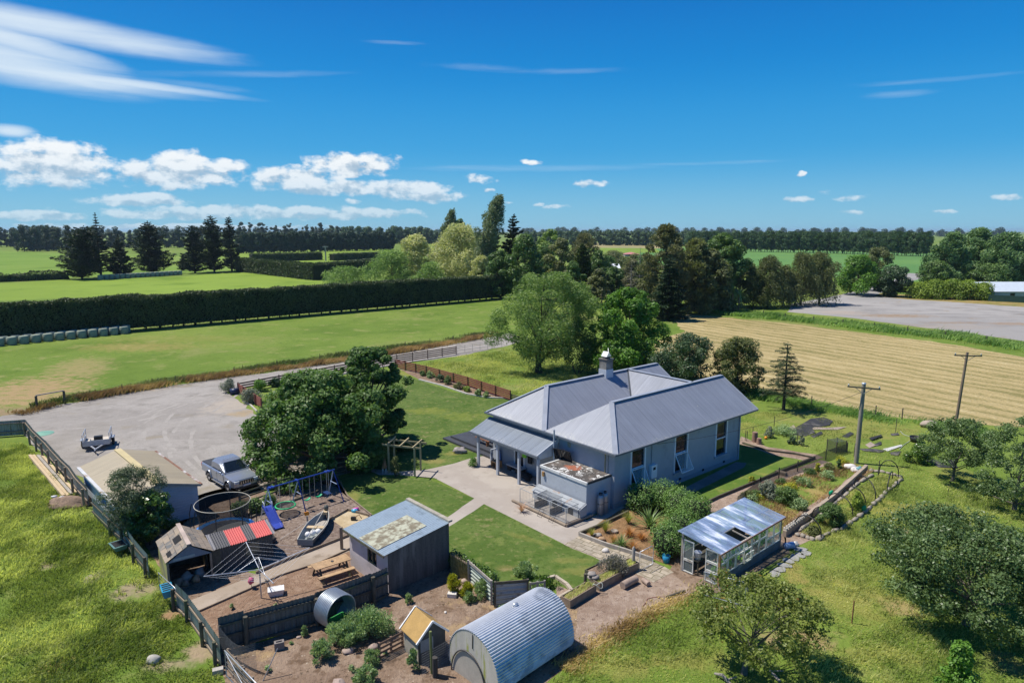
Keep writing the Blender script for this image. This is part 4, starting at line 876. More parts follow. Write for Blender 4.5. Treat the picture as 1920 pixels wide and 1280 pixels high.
def tin_fence(name,label,cat,px,h,side,m,postm=timberd,posth=None,rails=(.25,.8),pitch=.17,post_px=None,prad=.08,zs=None,group=None,jag=.04,railm=None):
 pts=[G(*p)for p in px];t=thing(name,label,cat,pts[0],0,group);rng=random.Random(len(px)*7+int(h*100))
 mb=MB()
 for a,c in zip(pts,pts[1:]):
  L=(c-a).length;k=max(1,int(round(L/2.4)))
  for i in range(k):
   p,q_=a.lerp(c,i/k),a.lerp(c,(i+1)/k);hh=h+rng.uniform(-jag,jag)
   mb.sheet((p.x,p.y,rng.uniform(.0,.05)),q_-p,(0,0,hh),pitch=pitch,amp=.02)
 mb.build('cladding',m,t,True)
 for r in rails:
  mb=MB()
  for a,c in zip(pts,pts[1:]):
   d=(c-a).normalized();n=Vector((-d.y,d.x,0))*side*.07
   mb.beam(a+n+Vector((0,0,h*r)),c+n+Vector((0,0,h*r)),.05,.1)
  mb.build('rail',railm or postm,t,True)
 for p in[G(*q_)for q_ in(post_px or px)]:
  k=min(range(len(pts)-1),key=lambda i:((pts[i]+pts[i+1])/2-p).length);d=(pts[k+1]-pts[k]).normalized();n=Vector((-d.y,d.x,0))*side*.17
  c=p+n;hh=(posth or h*.92)+rng.uniform(-.05,.05)
  MB().tube([(c.x,c.y,0),(c.x+rng.uniform(-.03,.03),c.y+rng.uniform(-.03,.03),hh)],prad,8).build('post',postm,t,True)
 return t
postA=[(51,816),(61,833),(73,845),(85,857),(98,873),(113,890),(130,907),(143,927),(164,950)]
tin_fence('tin_fence','bluish grey corrugated tin fence round the gravel yard, bowing between round posts','fence',[(-140,829),(51,815)]+[(x+3,y-1)for x,y in postA[1:]],1.32,-1,tinold,timber,post_px=postA+[(-60,822)],rails=(.3,.85))
tin_fence('paddock_fence','pale green tin fence on dark round posts beside the tiled shed','fence',[(176,968),(214,1006),(236,1024),(257,1055),(280,1083)],1.25,-1,tingreen,timberd,rails=(.3,.75),post_px=[(214,1006),(236,1024),(257,1055),(280,1083)])
tin_fence('paddock_fence','pale green tin fence on timber posts between pasture and washing line','fence',[(333,1141),(358,1166),(388,1208),(414,1247)],1.22,-1,tingreen,timberd,rails=(.12,.72),railm=timber,post_px=[(333,1141),(358,1166),(388,1208),(412,1245)])
tin_fence('yard_fence','tall dark corrugated fence with the round pipe leaning on it','fence',[(413,1222),(461,1208),(593,1170),(698,1130),(728,1116)],1.5,-1,tindark,timberd,rails=(.08,.45,.8),post_px=[(461,1208),(593,1170),(698,1130)],prad=.1,jag=.06)
BL,BR,FR=G(151,876,2.05),G(289,845,2.05),G(375,907,2.05)
gx=(FR-BR);gL=gx.length;gth=math.atan2(gx.y,gx.x);gy=(BL-BR);gW=abs(gy.dot(Vector((-math.sin(gth),math.cos(gth),0))))
sgn=1 if gy.dot(Vector((-math.sin(gth),math.cos(gth),0)))>0 else-1
gr=thing('garage','garage with a tan metal gable roof beside the tin fence','garage',(BR.x,BR.y,0),gth)
gro=roof_mat('tan_roof_iron',(.33,.275,.18),.2,.9,.5,(.3,.24,.15),lapdark=.35)
gw=mat('garage_boards',(.42,.47,.52),.75,var=.1,rib=(.17,2));W_=gW*sgn
y1,y2=sorted((.12*sgn,W_-.12*sgn))
mb=MB().box(.15,gL-.12,y1,y2,0,2.02);mb.extr([(gL-.16,y1,2.02),(gL-.16,y2,2.02),(gL-.16,(y1+y2)/2,2.62)],(.04,0,0));mb.build('wall',gw,gr)
mb=MB();ym=W_/2
slope(mb,[(0,0,2.05),(gL,0,2.05),(gL,ym,2.72),(0,ym,2.72)],(0,0,2.05),(1,0,0));slope(mb,[(0,W_,2.05),(gL,W_,2.05),(gL,ym,2.72),(0,ym,2.72)],(0,W_,2.05),(1,0,0))
rr=mb.build('roof',gro,gr)
MB().beam((0,ym,2.735),(gL,ym,2.735),.42,.03).build('ridge_cap',mat('cream_cap',(.52,.43,.22),.5,var=.08),rr)
MB().beam((0,-.08*sgn,2.0),(gL,-.08*sgn,2.0),.14,.1).build('gutter',mat('rusty_gutter',(.2,.1,.06),.8,var=.3,scale=2,col2=(.5,.5,.5),amt=.3,s2=.6),rr)
MB().beam((0,W_+.08*sgn,2.0),(gL,W_+.08*sgn,2.0),.22,.1).build('gutter',mat('pale_gutter',(.52,.53,.54),.6,var=.15,col2=(.3,.2,.12),amt=.2),rr)
mb=MB();mb.beam((gL+.02,-.05*sgn,1.98),(gL+.02,ym,2.66),.04,.14);mb.beam((gL+.02,W_,1.98),(gL+.02,ym,2.66),.04,.14);mb.build('bargeboard',timberg,rr)
sa_,sb_=G(729,1112),G(843,1064);o_,th_,L_=frame_from(sa_,sb_)
cs=thing('concrete_shed','square concrete shed with a blue grey tin roof patched with lichen','shed',(sa_.x,sa_.y,0),th_)
D_=3.75;dkc=mat('dark_streaked_concrete',(.10,.094,.088),.95,var=.3,scale=1.2,streak=True,bump=.25,col2=(.17,.16,.15),amt=.2,s2=.7);plc=mat('pale_concrete',(.48,.44,.44),.9,var=.1,bump=.2,col2=(.36,.33,.32),amt=.2,s2=.9)  # near-black streaked tone for every wall but the pale front
zl,zh=2.12,2.58
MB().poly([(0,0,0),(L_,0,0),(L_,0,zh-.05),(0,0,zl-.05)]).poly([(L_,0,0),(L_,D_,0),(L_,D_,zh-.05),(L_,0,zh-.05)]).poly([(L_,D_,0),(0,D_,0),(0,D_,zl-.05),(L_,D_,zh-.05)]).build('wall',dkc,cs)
mb=MB();wy0,wy1,wz0,wz1=1.05,1.95,.95,1.75
wall_panel(mb,(0,0,0),(0,1,0),D_,0,zl-.05,[(wy0,wy1,wz0,wz1)],(1,0,0));mb.build('front_wall',plc,cs)
wf=MB().box(.03,.09,wy0,wy0+.07,wz0,wz1).box(.03,.09,wy1-.07,wy1,wz0,wz1).box(.03,.09,wy0+.07,wy1-.07,wz0,wz0+.07).box(.03,.09,wy0+.07,wy1-.07,wz1-.07,wz1).box(.03,.09,(wy0+wy1)/2-.03,(wy0+wy1)/2+.03,wz0+.07,wz1-.07).build('window',timberd,cs)
MB().box(.1,.11,wy0,wy1,wz0,wz1).build('pane',panem,wf)
mb=MB();e1=Vector((-.28,-.1,zl-.03));e2=Vector((L_+.05,-.1,zh));wid=Vector((0,D_+.25,0))
mb.sheet(e1,wid,e2-e1,pitch=.15,amp=.016);rf2=mb.build('roof',mat('blue_grey_tin',(.30,.38,.45),.42,metal=.25,var=.14,scale=1,col2=(.22,.28,.33),amt=.2,s2=1),cs)
nn=(e2-e1).cross(wid).normalized();nn=nn if nn.z>0 else-nn
def onroof(a,bb,k=.03):return e1+(e2-e1)*a+wid*bb+nn*k
lich=mat('lichen_sheet',(.19,.165,.115),.95,var=.25,scale=3,col2=(.42,.43,.33),amt=.42,s2=2.6,bump=.4)
MB().poly([onroof(.02,.17),onroof(.74,.17),onroof(.74,.62),onroof(.02,.62)]).build('lichen_patch',lich,rf2)
mb=MB();mb.beam(onroof(1.0,.0,.05),onroof(1.0,1.0,.05),.22,.1);mb.build('roof_coping',mat('old_coping',(.36,.33,.27),.9,var=.25,scale=2),rf2)
mb=MB();mb.beam(e1-nn*.06,e1+wid-nn*.06,.05,.12);mb.build('fascia',timberd,rf2)
fl,fr_,bl_=G(312,1053,1.62),G(397,1031,1.62),G(289,1016,1.62)
dx=fr_-fl;th2=math.atan2(dx.y,dx.x);W2=dx.length;ny=Vector((-math.sin(th2),math.cos(th2),0));D2=(bl_-fl).dot(ny)
ts=thing('tiled_shed','small open fronted shed with a mossy slate tiled gable roof','shed',(fl.x,fl.y,0),th2)
tilem,q=new_mat('mossy_tiles');tcn=q.n('ShaderNodeUVMap');br=q.n('ShaderNodeTexBrick');q.l(tcn.outputs[0],br.inputs['Vector']);br.inputs['Scale'].default_value=1;br.inputs['Brick Width'].default_value=.75;br.inputs['Row Height'].default_value=.32;br.inputs['Mortar Size'].default_value=.014
br.inputs['Color1'].default_value=(.28,.235,.185,1);br.inputs['Color2'].default_value=(.10,.115,.125,1);br.inputs['Mortar'].default_value=(.06,.05,.045,1);br.inputs['Bias'].default_value=-.15
n1=q.noise(tcn.outputs[0],2.5,5,.7);c=q.mix(q.ss(n1,.42,.7),br.outputs[0],(.34,.27,.2));out(q,princ(q,c,.85,0,.3).outputs[0])
mb=MB();zr2=2.25
slope(mb,[(-.08,-.1,1.6),(-.08,D2+.1,1.6),(W2/2,D2+.1,zr2),(W2/2,-.1,zr2)],(-.08,-.1,1.6),(0,1,0));slope(mb,[(W2+.08,-.1,1.6),(W2+.08,D2+.1,1.6),(W2/2,D2+.1,zr2),(W2/2,-.1,zr2)],(W2+.08,-.1,1.6),(0,1,0))
r3=mb.build('roof',tilem,ts)
MB().beam((W2/2,-.12,zr2+.02),(W2/2,D2+.12,zr2+.02),.2,.06).build('ridge_cap',mat('pinkish_cap',(.42,.34,.29),.8,var=.2),r3)
sl_n=Vector((-(zr2-1.6),0,W2/2)).normalized()
for(a,bb,w_,h_)in((.72,.48,.13,.15),(.25,.2,.1,.09)):
 P_=lambda s,y:Vector((-.08+(W2/2+.08)*s,-.1+(D2+.2)*y,1.6+(zr2-1.6)*s))+sl_n*.012
 MB().poly([P_(a-h_,bb-w_),P_(a-h_,bb+w_),P_(a+h_,bb+w_),P_(a+h_,bb-w_)]).build('roof_hole',darkm,r3)
mb=MB().box(0,.05,0,D2,0,1.56);mb.build('side_wall',mat('lichen_boards',(.34,.34,.13),.9,var=.25,scale=2,rib=(.15,1),col2=(.2,.19,.12),amt=.3),ts)
MB().box(.05,W2,D2-.05,D2,0,1.56).box(W2-.05,W2,D2*.5,D2-.05,0,1.56).build('back_wall',timberd,ts)
mb=MB();mb.extr([(.02,.0,1.5),(W2-.02,0,1.5),(W2/2,0,zr2-.08)],(0,.05,0));mb.build('gable',mat('slate_blue_board',(.15,.185,.235),.7,var=.15,scale=2),ts)
MB().box(.3,W2*.62,-.012,-.002,1.55,1.68).build('gable_patch',mat('patch_board',(.27,.32,.33),.7),ts)
for x in(.04,W2-.06):MB().box(x-.05,x+.05,-.02,.08,0,1.5).build('post',timber,ts)
for k,(x,y,s_)in enumerate(((.5,.5,.22),(.95,.7,.26),(1.3,.35,.2),(.8,.25,.15),(W2-.5,.9,.25))):
 t=thing('firewood_block',['grey firewood block at the left of the open shed','largest firewood block in the middle of the open shed','low firewood block near the right post of the open shed','smallest firewood block at the front of the open shed','firewood block at the back right of the open shed'][k],'firewood',XF[ts]@Vector((x,y,0)),k,'firewood in the tiled shed')
 MB().blob((0,0,s_*.8),(s_*1.2,s_,s_),k,8,.5).build('block',[timber,timberg,mat('split_wood',(.4,.25,.14),.8,var=.3)][k%3],t)
pa,pb=G(398,1030,1.42),G(515,997,1.42);dx=pb-pa;th3=math.atan2(dx.y,dx.x);L3=dx.length;ny=Vector((-math.sin(th3),math.cos(th3),0));rt=G(385,1003,1.78);D3=max(.55,(rt-pa).dot(ny))
ph_=thing('playhouse','low playhouse under a red and black striped corrugated roof','playhouse',(pa.x,pa.y,0),th3)
strb=mat('roof_black',(.045,.048,.06),.5,var=.15);strr=mat('roof_red',(.55,.075,.07),.5,var=.1);strg=mat('roof_edge_grey',(.2,.2,.22),.6,var=.1)
stripes=[(0,.05,strg),(.05,.275,strb),(.275,.545,strr),(.545,.69,strb),(.69,.95,strr),(.95,1,strg)]
hb_=MB().poly([(0,0,1.39),(L3,0,1.39),(L3,D3,1.74),(0,D3,1.74)]).build('roof_backing',darkm,ph_)
for a,c,m in stripes:
 MB().sheet((L3*a,-.06,1.40),(L3*(c-a),0,0),(0,D3+.06,.37),pitch=.115,amp=.022).build('roof_stripe',m,ph_)
MB().sheet((L3,D3,1.77),(-L3,0,0),(0,D3,-.5),pitch=.12,amp=.015).build('rear_roof',strg,ph_)
dkw=mat('dark_corrugated_wall',(.085,.082,.078),.7,var=.25,scale=2)
mb=MB();mb.sheet((.1,.1,0),(L3-.2,0,0),(0,0,1.4),pitch=.13,amp=.015);mb.sheet((L3-.1,.1,0),(0,2*D3-.25,0),(0,0,1.3),pitch=.13,amp=.012);mb.poly([(.1,.1,0),(.1,.1,1.4),(.1,D3,1.7),(.1,2*D3-.2,1.3),(.1,2*D3-.2,0)])
mb.build('wall',dkw,ph_)
MB().box(L3*.52,L3*.74,.06,.08,.55,1.15).build('window',mat('dusty_pane',(.2,.17,.12),.3,var=.3),ph_)
MB().box(L3*.0,L3*.12,.02,.09,0,1.36).build('corner_board',timberd,ph_)
t=thing('green_basin','small green plastic basin at the right end of the playhouse','basin',G(491,1022));MB().lathe([(0,.01),(.2,.01),(.26,.16),(.24,.16),(.18,.03),(0,.03)],n=16).build('bowl',greenp,t)
t=thing('net_heap','dark bundled net lying on the bark by the playhouse','net',G(503,1016));MB().blob((0,0,.2),(.5,.4,.28),8,12,.5).build('bundle',mat('net_brown',(.1,.08,.07),.9,var=.4,scale=6),t)
t=thing('blue_crate','bright blue plastic crate by the footpath edge','crate',G(497,1034),.3);MB().box(-.3,.3,-.22,.22,0,.3).build('box',mat('sky_blue_plastic',(.04,.22,.6),.4),t)
cb=G(490,1121);cl=thing('clothesline','rotary clothesline with bare wires over the mulch','clothesline',cb)
zc=HT(cb,1067);tips=[G(379.5,1079,1.95),G(464,1032,2.0),G(558,1022,2.0),G(560,1065,1.5),G(435,1104,1.35)]
hub=cb+Vector((0,0,zc));top=cb+Vector((0,0,HT(cb,1044)))
a0=math.atan2(tips[0].y-hub.y,tips[0].x-hub.x);RA=2.45
arms=[hub+Vector((math.cos(a0+k*math.pi/2)*RA,math.sin(a0+k*math.pi/2)*RA,.42))for k in range(4)]
mb=MB().tube([cb,top],.035,8);mb.build('pole',galv,cl,True)
for a in arms:
 MB().tube([hub,a],.022,6).build('arm',steel,cl,True);MB().tube([top,hub.lerp(a,.42)],.012,5).build('brace',steel,cl,True)
mb=MB()
for k in range(5):
 f=1-k*.15;ring=[hub.lerp(a,f)for a in arms]
 for i in range(4):mb.beam(ring[i],ring[(i+1)%4],.006,.006)
mb.build('lines',mat('white_line',(.62,.63,.64),.5),cl,True)
t=thing('pink_flower','tall pink flower head beside the clothesline pole','flower',G(472,1103));MB().tube([(0,0,0),(0,0,.3)],.012,5).build('stem',mat('stem_green',(.08,.2,.03),.7),t);MB().blob((0,0,.42),(.14,.14,.2),4,10,.4).build('bloom',mat('pink_petals',(.62,.13,.24),.6,var=.2,scale=5),t)
t=thing('laundry_basket','white laundry basket on the mulch by the dark fence','basket',G(518,1114),.35);MB().hexa([(-.3,-.2,0),(.3,-.2,0),(.3,.2,0),(-.3,.2,0),(-.38,-.26,.32),(.38,-.26,.32),(.38,.26,.32),(-.38,.26,.32)]).build('basket',mat('white_plastic',(.7,.7,.68),.45,rib=(.06,0)),t)
t=thing('garden_stake','rusty stake stuck in the mulch beside the white basket','stake',G(508,1112));MB().tube([(0,0,0),(-.3,.1,.75)],.015,5).build('stake',mat('rust',(.22,.1,.05),.9),t)
tc_=G(417,939,2.5);tr=thing('trampoline','round trampoline with a black safety net and blue edge pad','trampoline',(tc_.x,tc_.y,0));RT=1.55
MB().lathe([(0,.78),(RT-.2,.78)],n=32).build('mat',mat('tramp_mat',(.10,.105,.11),.7,var=.1),tr)
MB().lathe([(RT-.22,.80),(RT+.12,.80),(RT+.14,.74),(RT+.12,.68)],n=32).build('pad',mat('tramp_pad_blue',(.04,.22,.62),.45,var=.15),tr)
MB().lathe([(RT-.18,.8),(RT-.28,1.5),(RT-.1,2.42)],n=32).build('net',net_mat('tramp_net',(.03,.03,.032),open_=.36),tr)
MB().tube([((RT-.08)*math.cos(2*math.pi*k/32),(RT-.08)*math.sin(2*math.pi*k/32),2.44)for k in range(32)],.022,6,closed=True).build('top_ring',mat('beige_ring',(.45,.42,.34),.5),tr)
MB().lathe([(RT,.02),(RT+.02,.68)],n=32).build('skirt',net_mat('tramp_skirt',(.05,.06,.07),open_=.35),tr)
for k in range(8):
 a=2*math.pi*k/8+.2;x,y=math.cos(a),math.sin(a)
 MB().tube([(x*(RT+.2),y*(RT+.2),0),(x*(RT+.22),y*(RT+.22),1.9),(x*(RT+.08),y*(RT+.08),2.46)],.028,6).build('pole',blackm,tr)
sA,sM,sB=G(507,972),G(570,960),G(645,937)
bA,bB=G(502,915,1.98),G(626,880,1.98);so_,sth,sL=frame_from(Vector((bA.x,bA.y,0)),Vector((bB.x,bB.y,0)))
sw=thing('swing_set','blue metal swing set with nest swing, two green seats and a glider','swing',(bA.x,bA.y,0),sth)
MB().tube([(-.05,0,1.98),(sL+.05,0,1.98)],.045,8).build('top_bar',bluem,sw)
fx=sL*.44
for k,x in enumerate((.02,fx,sL-.05)):
 for s in(-1,1):MB().tube([(x,0,1.97),(x+(.12 if k==2 else-.06),s*.95,0)],.035,7).build('leg',bluep if(s>0 or k==0)else bluem,sw)
 MB().tube([(x,-.42,1.1),(x,.42,1.1)],.022,6).build('crossbar',bluep,sw)
for x in(.12,.3,fx-.1,sL-.6,sL-.4):MB().cbox((x,0,1.99),(.1,.3,.08)).build('bracket',bluem,sw)
rope=mat('rope_grey',(.5,.47,.4),.8)
nx=sL*.235;nest=MB().tube([(nx+.6*math.cos(t_),.6*math.sin(t_),.55)for t_ in[2*math.pi*k/24 for k in range(24)]],.05,8,closed=True).build('nest_ring',mat('green_ring',(.03,.42,.16),.5),sw)
MB().lathe([(0,.5),(.35,.51),(.58,.55)],(nx,0,0),24).build('nest_net',net_mat('nest_net',(.03,.03,.035),open_=.35),nest)
mb=MB()
for s in(-1,1):
 for q_ in(-1,1):mb.tube([(nx+s*.32,0,1.97),(nx+s*.5,q_*.33,.56)],.014,5)
mb.build('nest_ropes',rope,nest)
for x in(sL*.555,sL*.735):
 st=MB();n_=8;vs=[]
 for i in range(n_+1):
  t_=-1+2*i/n_;z_=.48+.1*t_*t_
  for y in(-.09,.09):vs.append((x+t_*.24,y,z_))
 for i in range(n_+1):
  t_=-1+2*i/n_
  for y in(-.09,.09):vs.append((x+t_*.24,y,.44+.1*t_*t_))
 m_=2*(n_+1);st.mesh(vs,[(2*i,2*i+1,2*i+3,2*i+2)for i in range(n_)]+[(m_+2*i,m_+2*i+2,m_+2*i+3,m_+2*i+1)for i in range(n_)]+[(2*i,2*i+2,m_+2*i+2,m_+2*i)for i in range(n_)]+[(2*i+1,m_+2*i+1,m_+2*i+3,2*i+3)for i in range(n_)],True)
 se=st.build('swing_seat',mat('green_seat',(.02,.36,.17),.4),sw)
 MB().tube([(x-.24,0,.57),(x-.24,0,1.97)],.014,5).tube([(x+.24,0,.57),(x+.24,0,1.97)],.014,5).build('swing_ropes',rope,se)
gl=MB().box(sL-.72,sL-.4,-.3,.3,.5,.56).build('glider_seat',mat('glider_blue',(.02,.05,.15),.4),sw)
MB().tube([(sL-.6,-.3,.5),(sL-.6,-.3,1.97)],.015,5).tube([(sL-.4,.3,.5),(sL-.4,.3,1.97)],.015,5).tube([(sL-.75,0,.25),(sL-.35,0,.25)],.02,5).build('glider_rods',rope,gl)
s1,s2=G(500,948,.95),G(523,990,.1);o_,th_,L_=frame_from(Vector((s1.x,s1.y,0)),Vector((s2.x,s2.y,0)))
sd=thing('slide','blue plastic slide standing beside the swing set','slide',(s1.x,s1.y,0),th_)
pr=[(0,.95),(.25,.93),(L_*.75,.25),(L_,.12)];mb=MB();w_=.24
for(x0,z0),(x1,z1)in zip(pr,pr[1:]):
 mb.hexa([(x0,-w_,z0-.03),(x1,-w_,z1-.03),(x1,w_,z1-.03),(x0,w_,z0-.03),(x0,-w_,z0),(x1,-w_,z1),(x1,w_,z1),(x0,w_,z0)])
 for s in(-1,1):y0,y1=sorted((s*(w_+.002),s*(w_+.05)));mb.hexa([(x0,y0,z0-.05),(x1,y0,z1-.05),(x1,y1,z1-.05),(x0,y1,z0-.05),(x0,y0,z0+.1),(x1,y0,z1+.1),(x1,y1,z1+.1),(x0,y1,z0+.1)])
mb.build('chute',mat('slide_blue',(.04,.07,.36),.35),sd)
for s in(-1,1):
 MB().tube([(-.5,s*.24,0),(-.03,s*.24,1.0),(.0,s*.24,1.3),(.25,s*.24,1.25),(.3,s*.24,1.0)],.022,6).build('handrail',whitem,sd)
mb=MB()
for k in range(3):mb.tube([(-.4+k*.12,-.24,.22+k*.25),(-.4+k*.12,.24,.22+k*.25)],.02,5)
mb.build('ladder_rungs',steel,sd)
for k,(px,c_)in enumerate((((645,953),(.65,.08,.42)),((651,958),(.05,.35,.55)))):
 t=thing('toy',['pink toy lying on the bark near the shed roof','small blue toy lying next to the pink toy'][k],'toy',G(668-3*k,957+3*k));MB().blob((0,0,.1),(.22,.14,.12),k,10,.5).build('body',mat('toy_%d'%k,c_,.4),t)
p=G(577,988);t=thing('toy_windmill','orange toy windmill on a short post beside the boat','windmill',p)
MB().tube([(0,0,0),(0,0,.72)],.05,7).build('post',timberg,t)
MB().extr([(-.12,-.05,.74),(.14,-.05,.8),(.1,-.05,1.02),(-.16,-.05,.96)],(0,.05,0)).build('wheel',mat('orange_plastic',(.75,.27,.02),.4),t)
bs,bb_=G(572,1011,.45),G(613,957,.5);o_,th_,L_=frame_from(Vector((bs.x,bs.y,0)),Vector((bb_.x,bb_.y,0)))
bt=thing('rowing_boat','grey wooden rowing boat lying on the bark chips','boat',(bs.x,bs.y,0),th_)
secs=[];NS=10
for i in range(NS+1):
 t_=i/NS;hw=(.44+.16*math.sin(min(t_,.45)/.45*math.pi/2))if t_<.45 else.60*math.cos((t_-.45)/.55*math.pi/2)**.8+.015
 zt=.45+.14*t_**2;secs.append([(t_*L_,-hw,zt),(t_*L_*.98,-hw*.72,.1),(t_*L_*.97,0,.04),(t_*L_*.98,hw*.72,.1),(t_*L_,hw,zt)])
def hull(k,dz):
 vs=[(x,y*k,z+dz)for s in secs for x,y,z in s];fs=[(i*5+j,(i+1)*5+j,(i+1)*5+j+1,i*5+j+1)for i in range(NS)for j in range(4)];return vs,fs
mb=MB();v_,f_=hull(1,0);mb.mesh(v_,f_+[(4,3,2,1,0)],False);mb.build('hull',mat('boat_paint',(.17,.19,.195),.6,var=.18,scale=2,col2=(.3,.31,.3),amt=.12),bt)
mb=MB();v_,f_=hull(.93,.02);mb.mesh(v_,f_+[(4,3,2,1,0)],False);mb.build('inner_hull',mat('boat_inside',(.27,.30,.305),.7,var=.15,scale=2),bt)
for s in(0,4):MB().tube([sc_[s]for sc_ in secs],.025,6).build('gunwale',mat('gunwale_pale',(.5,.49,.44),.7),bt)
MB().box(L_*.42,L_*.5,-.56,.56,.36,.4).build('thwart',pine,bt);MB().box(L_*.55,L_*.82,-.3,.3,.14,.17).build('floor_slats',mat('floor_slats_mat',(.36,.33,.29),.8,rib=(.1,1)),bt)
MB().box(L_*.88,L_*.95,-.14,.14,.45,.6).build('bow_seat',pine,bt)
MB().box(-.03,.02,-.44,.44,.1,.46).build('transom',mat('transom_grey',(.24,.26,.26),.7,var=.1),bt)
t=thing('bow_lantern','dark round pot on the bow of the rowing boat','pot',XF[bt]@Vector((L_*.97,0,.6)));MB().lathe([(0,0),(.12,.02),(.15,.16),(.1,.3),(0,.32)],n=12).build('pot',mat('pot_dark',(.09,.1,.09),.6),t)
for k,(x,y)in enumerate(((.23,.16),(.29,-.06),(.34,-.3))):
 t=thing('white_buoy',['white round buoy on the left in the rowing boat','white round buoy in the middle of the rowing boat','white round buoy on the right in the rowing boat'][k],'buoy',XF[bt]@Vector((L_*x,y,.16)),0,'buoys in the boat');MB().blob((0,0,.17),.17,1,14,.02).build('ball',mat('buoy_white',(.78,.77,.76),.5,var=.06),t)
o1=XF[bt]@Vector((L_*.9,.1,.62))
for k,(px,py)in enumerate(((525,1011),(590,1002))):
 e_=G(px,py,.05)if k==0 else XF[bt]@Vector((L_*.05,-.1,.5));t=thing('fishing_pole',['long pale pole resting from boat bow to the bark','short pale pole lying inside the boat'][k],'pole',o1);MB().tube([o1+Vector((0,0,.02*k)),e_],.016,5).build('pole',mat('pole_pale',(.6,.56,.5),.6),t,True)
def edge(name,label,px,h=.16,w=.06,m=timber,cat='edging',z0=0,world=None):
 pts=world or[G(*p)for p in px];t=thing(name,label,cat,pts[0])
 mb=MB()
 for a,c in zip(pts,pts[1:]):mb.beam(a+Vector((0,0,z0+h/2)),c+Vector((0,0,z0+h/2)),w,h)
 mb.build('boards',m,t,True);return t
sheet('sandpit_sand',[G2(*p)for p in((622,974),(652,958),(690,968),(690,988),(657,1000))],Z5,ground_mat('sand',[(.42,.33,.2),((.5,.41,.27),1.5,.42,.62),((.3,.22,.13),3,.6,.75)],bump=.5,bs=8))
edge('sandpit_edging','timber edging round the sandpit beside the boat',[(620,975),(652,957),(692,968)])
edge('path_edging','timber edging between bark chips and footpath',[(660,1003),(545,1048),(480,1076)])
edge('mulch_edging','dark timber edging between footpath and mulch',[(700,1010),(600,1055),(527,1079),(373,1147)],.1)
edge('bark_edging','timber edging between bark chips and lawn',[(632,895),(652,931),(697,967)],.12)
edge('bark_edging','long log edging behind the trampoline along the rail fence',[(470,972),(500,957),(560,936),(640,905)],.14,.12,timberd)
t=thing('sandpit_digger','dark toy digger standing in the sandpit','toy',G(663,975));MB().box(-.15,.15,-.1,.1,.05,.22).build('body',blackm,t);MB().tube([(.1,0,.2),(.35,0,.38),(.5,0,.12)],.025,5).build('digger_arm',mat('rust',(.22,.1,.05),.9),t)
p=G(641,1029);t=thing('fence_post','lone square timber post beside the footpath and shed','post',p);MB().box(-.07,.07,-.07,.07,0,1.3).build('post',timber,t)
q0,q1=G(663,1040),G(690,1066);t=thing('slat_screen','pale grey slatted pallet screen next to the concrete shed','screen',q0)
for k in range(8):
 z=.12+k*.14;MB().beam(q0+Vector((0,0,z)),q1+Vector((0,0,z)),.03,.09).build('slat',mat('pale_slat',(.5,.45,.42),.85,var=.15),t,True)
for f in(0.04,.96):c_=q0.lerp(q1,f)+Vector((.06,.06,0));MB().beam(c_,c_+Vector((0,0,1.3)),.08,.08).build('upright',timber,t,True)
t=thing('washing_bowl','grey upturned basin on the ground by the shed window','basin',G(697,1070));MB().lathe([(.42,0),(.4,.16),(.3,.24),(0,.26)],n=20).build('bowl',mat('grey_blue_bowl',(.36,.41,.5),.35),t)
tp_=[G(587.5,1056,.75),G(640,1040,.75),G(657,1048,.75),G(597,1066,.75)];d_=(tp_[1]-tp_[0]);th_=math.atan2(d_.y,d_.x);ctr=sum(tp_,Vector())/4
pk=thing('picnic_table','weathered wooden picnic table with fixed benches on the mulch','picnic table',(ctr.x,ctr.y,0),th_);pw=mat('picnic_wood',(.42,.28,.155),.75,var=.25,scale=3,rib=(.16,1))
hl=.95
for k in range(5):MB().box(-hl,hl,-.37+k*.15,-.37+k*.15+.135,.71,.75).build('top_board',pw,pk)
for s in(-1,1):MB().box(-hl,hl,s*.72-.13,s*.72+.13,.41,.45).build('seat',pw,pk)
for x in(-hl+.25,hl-.25):
 for s in(-1,1):MB().beam((x,s*.25,.7),(x,s*.7,0),.09,.05).build('leg',timberd,pk)
 MB().box(x-.03,x+.03,-.85,.85,.36,.41).build('cross_beam',timberd,pk)
t=thing('ashtray','small dark ashtray on the picnic table top','ashtray',XF[pk]@Vector((.05,-.02,.75)));MB().lathe([(0,.0),(.06,0),(.07,.04),(.05,.03),(0,.02)],n=12).build('dish',mat('dark_metal',(.09,.09,.095),.5),t)
def rail_fence(name,label,px,h,n,m,boards=3,bh=.12,post=.09,ends=True,side=1,group=None,z0=.12,railm=None):
 pts=[G(*p)for p in px];t=thing(name,label,'fence',pts[0],0,group)
 tot=[(a,c)for a,c in zip(pts,pts[1:])]
 for k in range(boards):
  z=z0+(h-z0)*(k+.5)/boards;mb=MB()
  for a,c in tot:mb.beam(a+Vector((0,0,z)),c+Vector((0,0,z)),.035,bh)
  mb.build('rail',railm or m,t,True)
 for a,c in tot:
  L=(c-a).length;kk=max(1,int(round(L/n)));d=(c-a).normalized();nn_=Vector((-d.y,d.x,0))*side*(.02+post/2)
  for i in range(kk+(1 if c==tot[-1][1]else 0)):
   p=a.lerp(c,i/kk)+nn_;MB().beam(p,p+Vector((0,0,h+.03)),post,post).build('post',m,t,True)
 return t
rail_fence('rail_fence','old timber rail fence under the big walnut tree',[(452,952),(520,928),(600,903),(700,872)],1.15,2.2,timberd,3,.1,.12)
redm=mat('red_stain',(.24,.075,.055),.7,var=.18,scale=2,streak=False);redd=mat('red_stain_backlit',(.13,.06,.05),.75,var=.2)  # redd: darker copy of the fence stain, backlit shade put into the colour
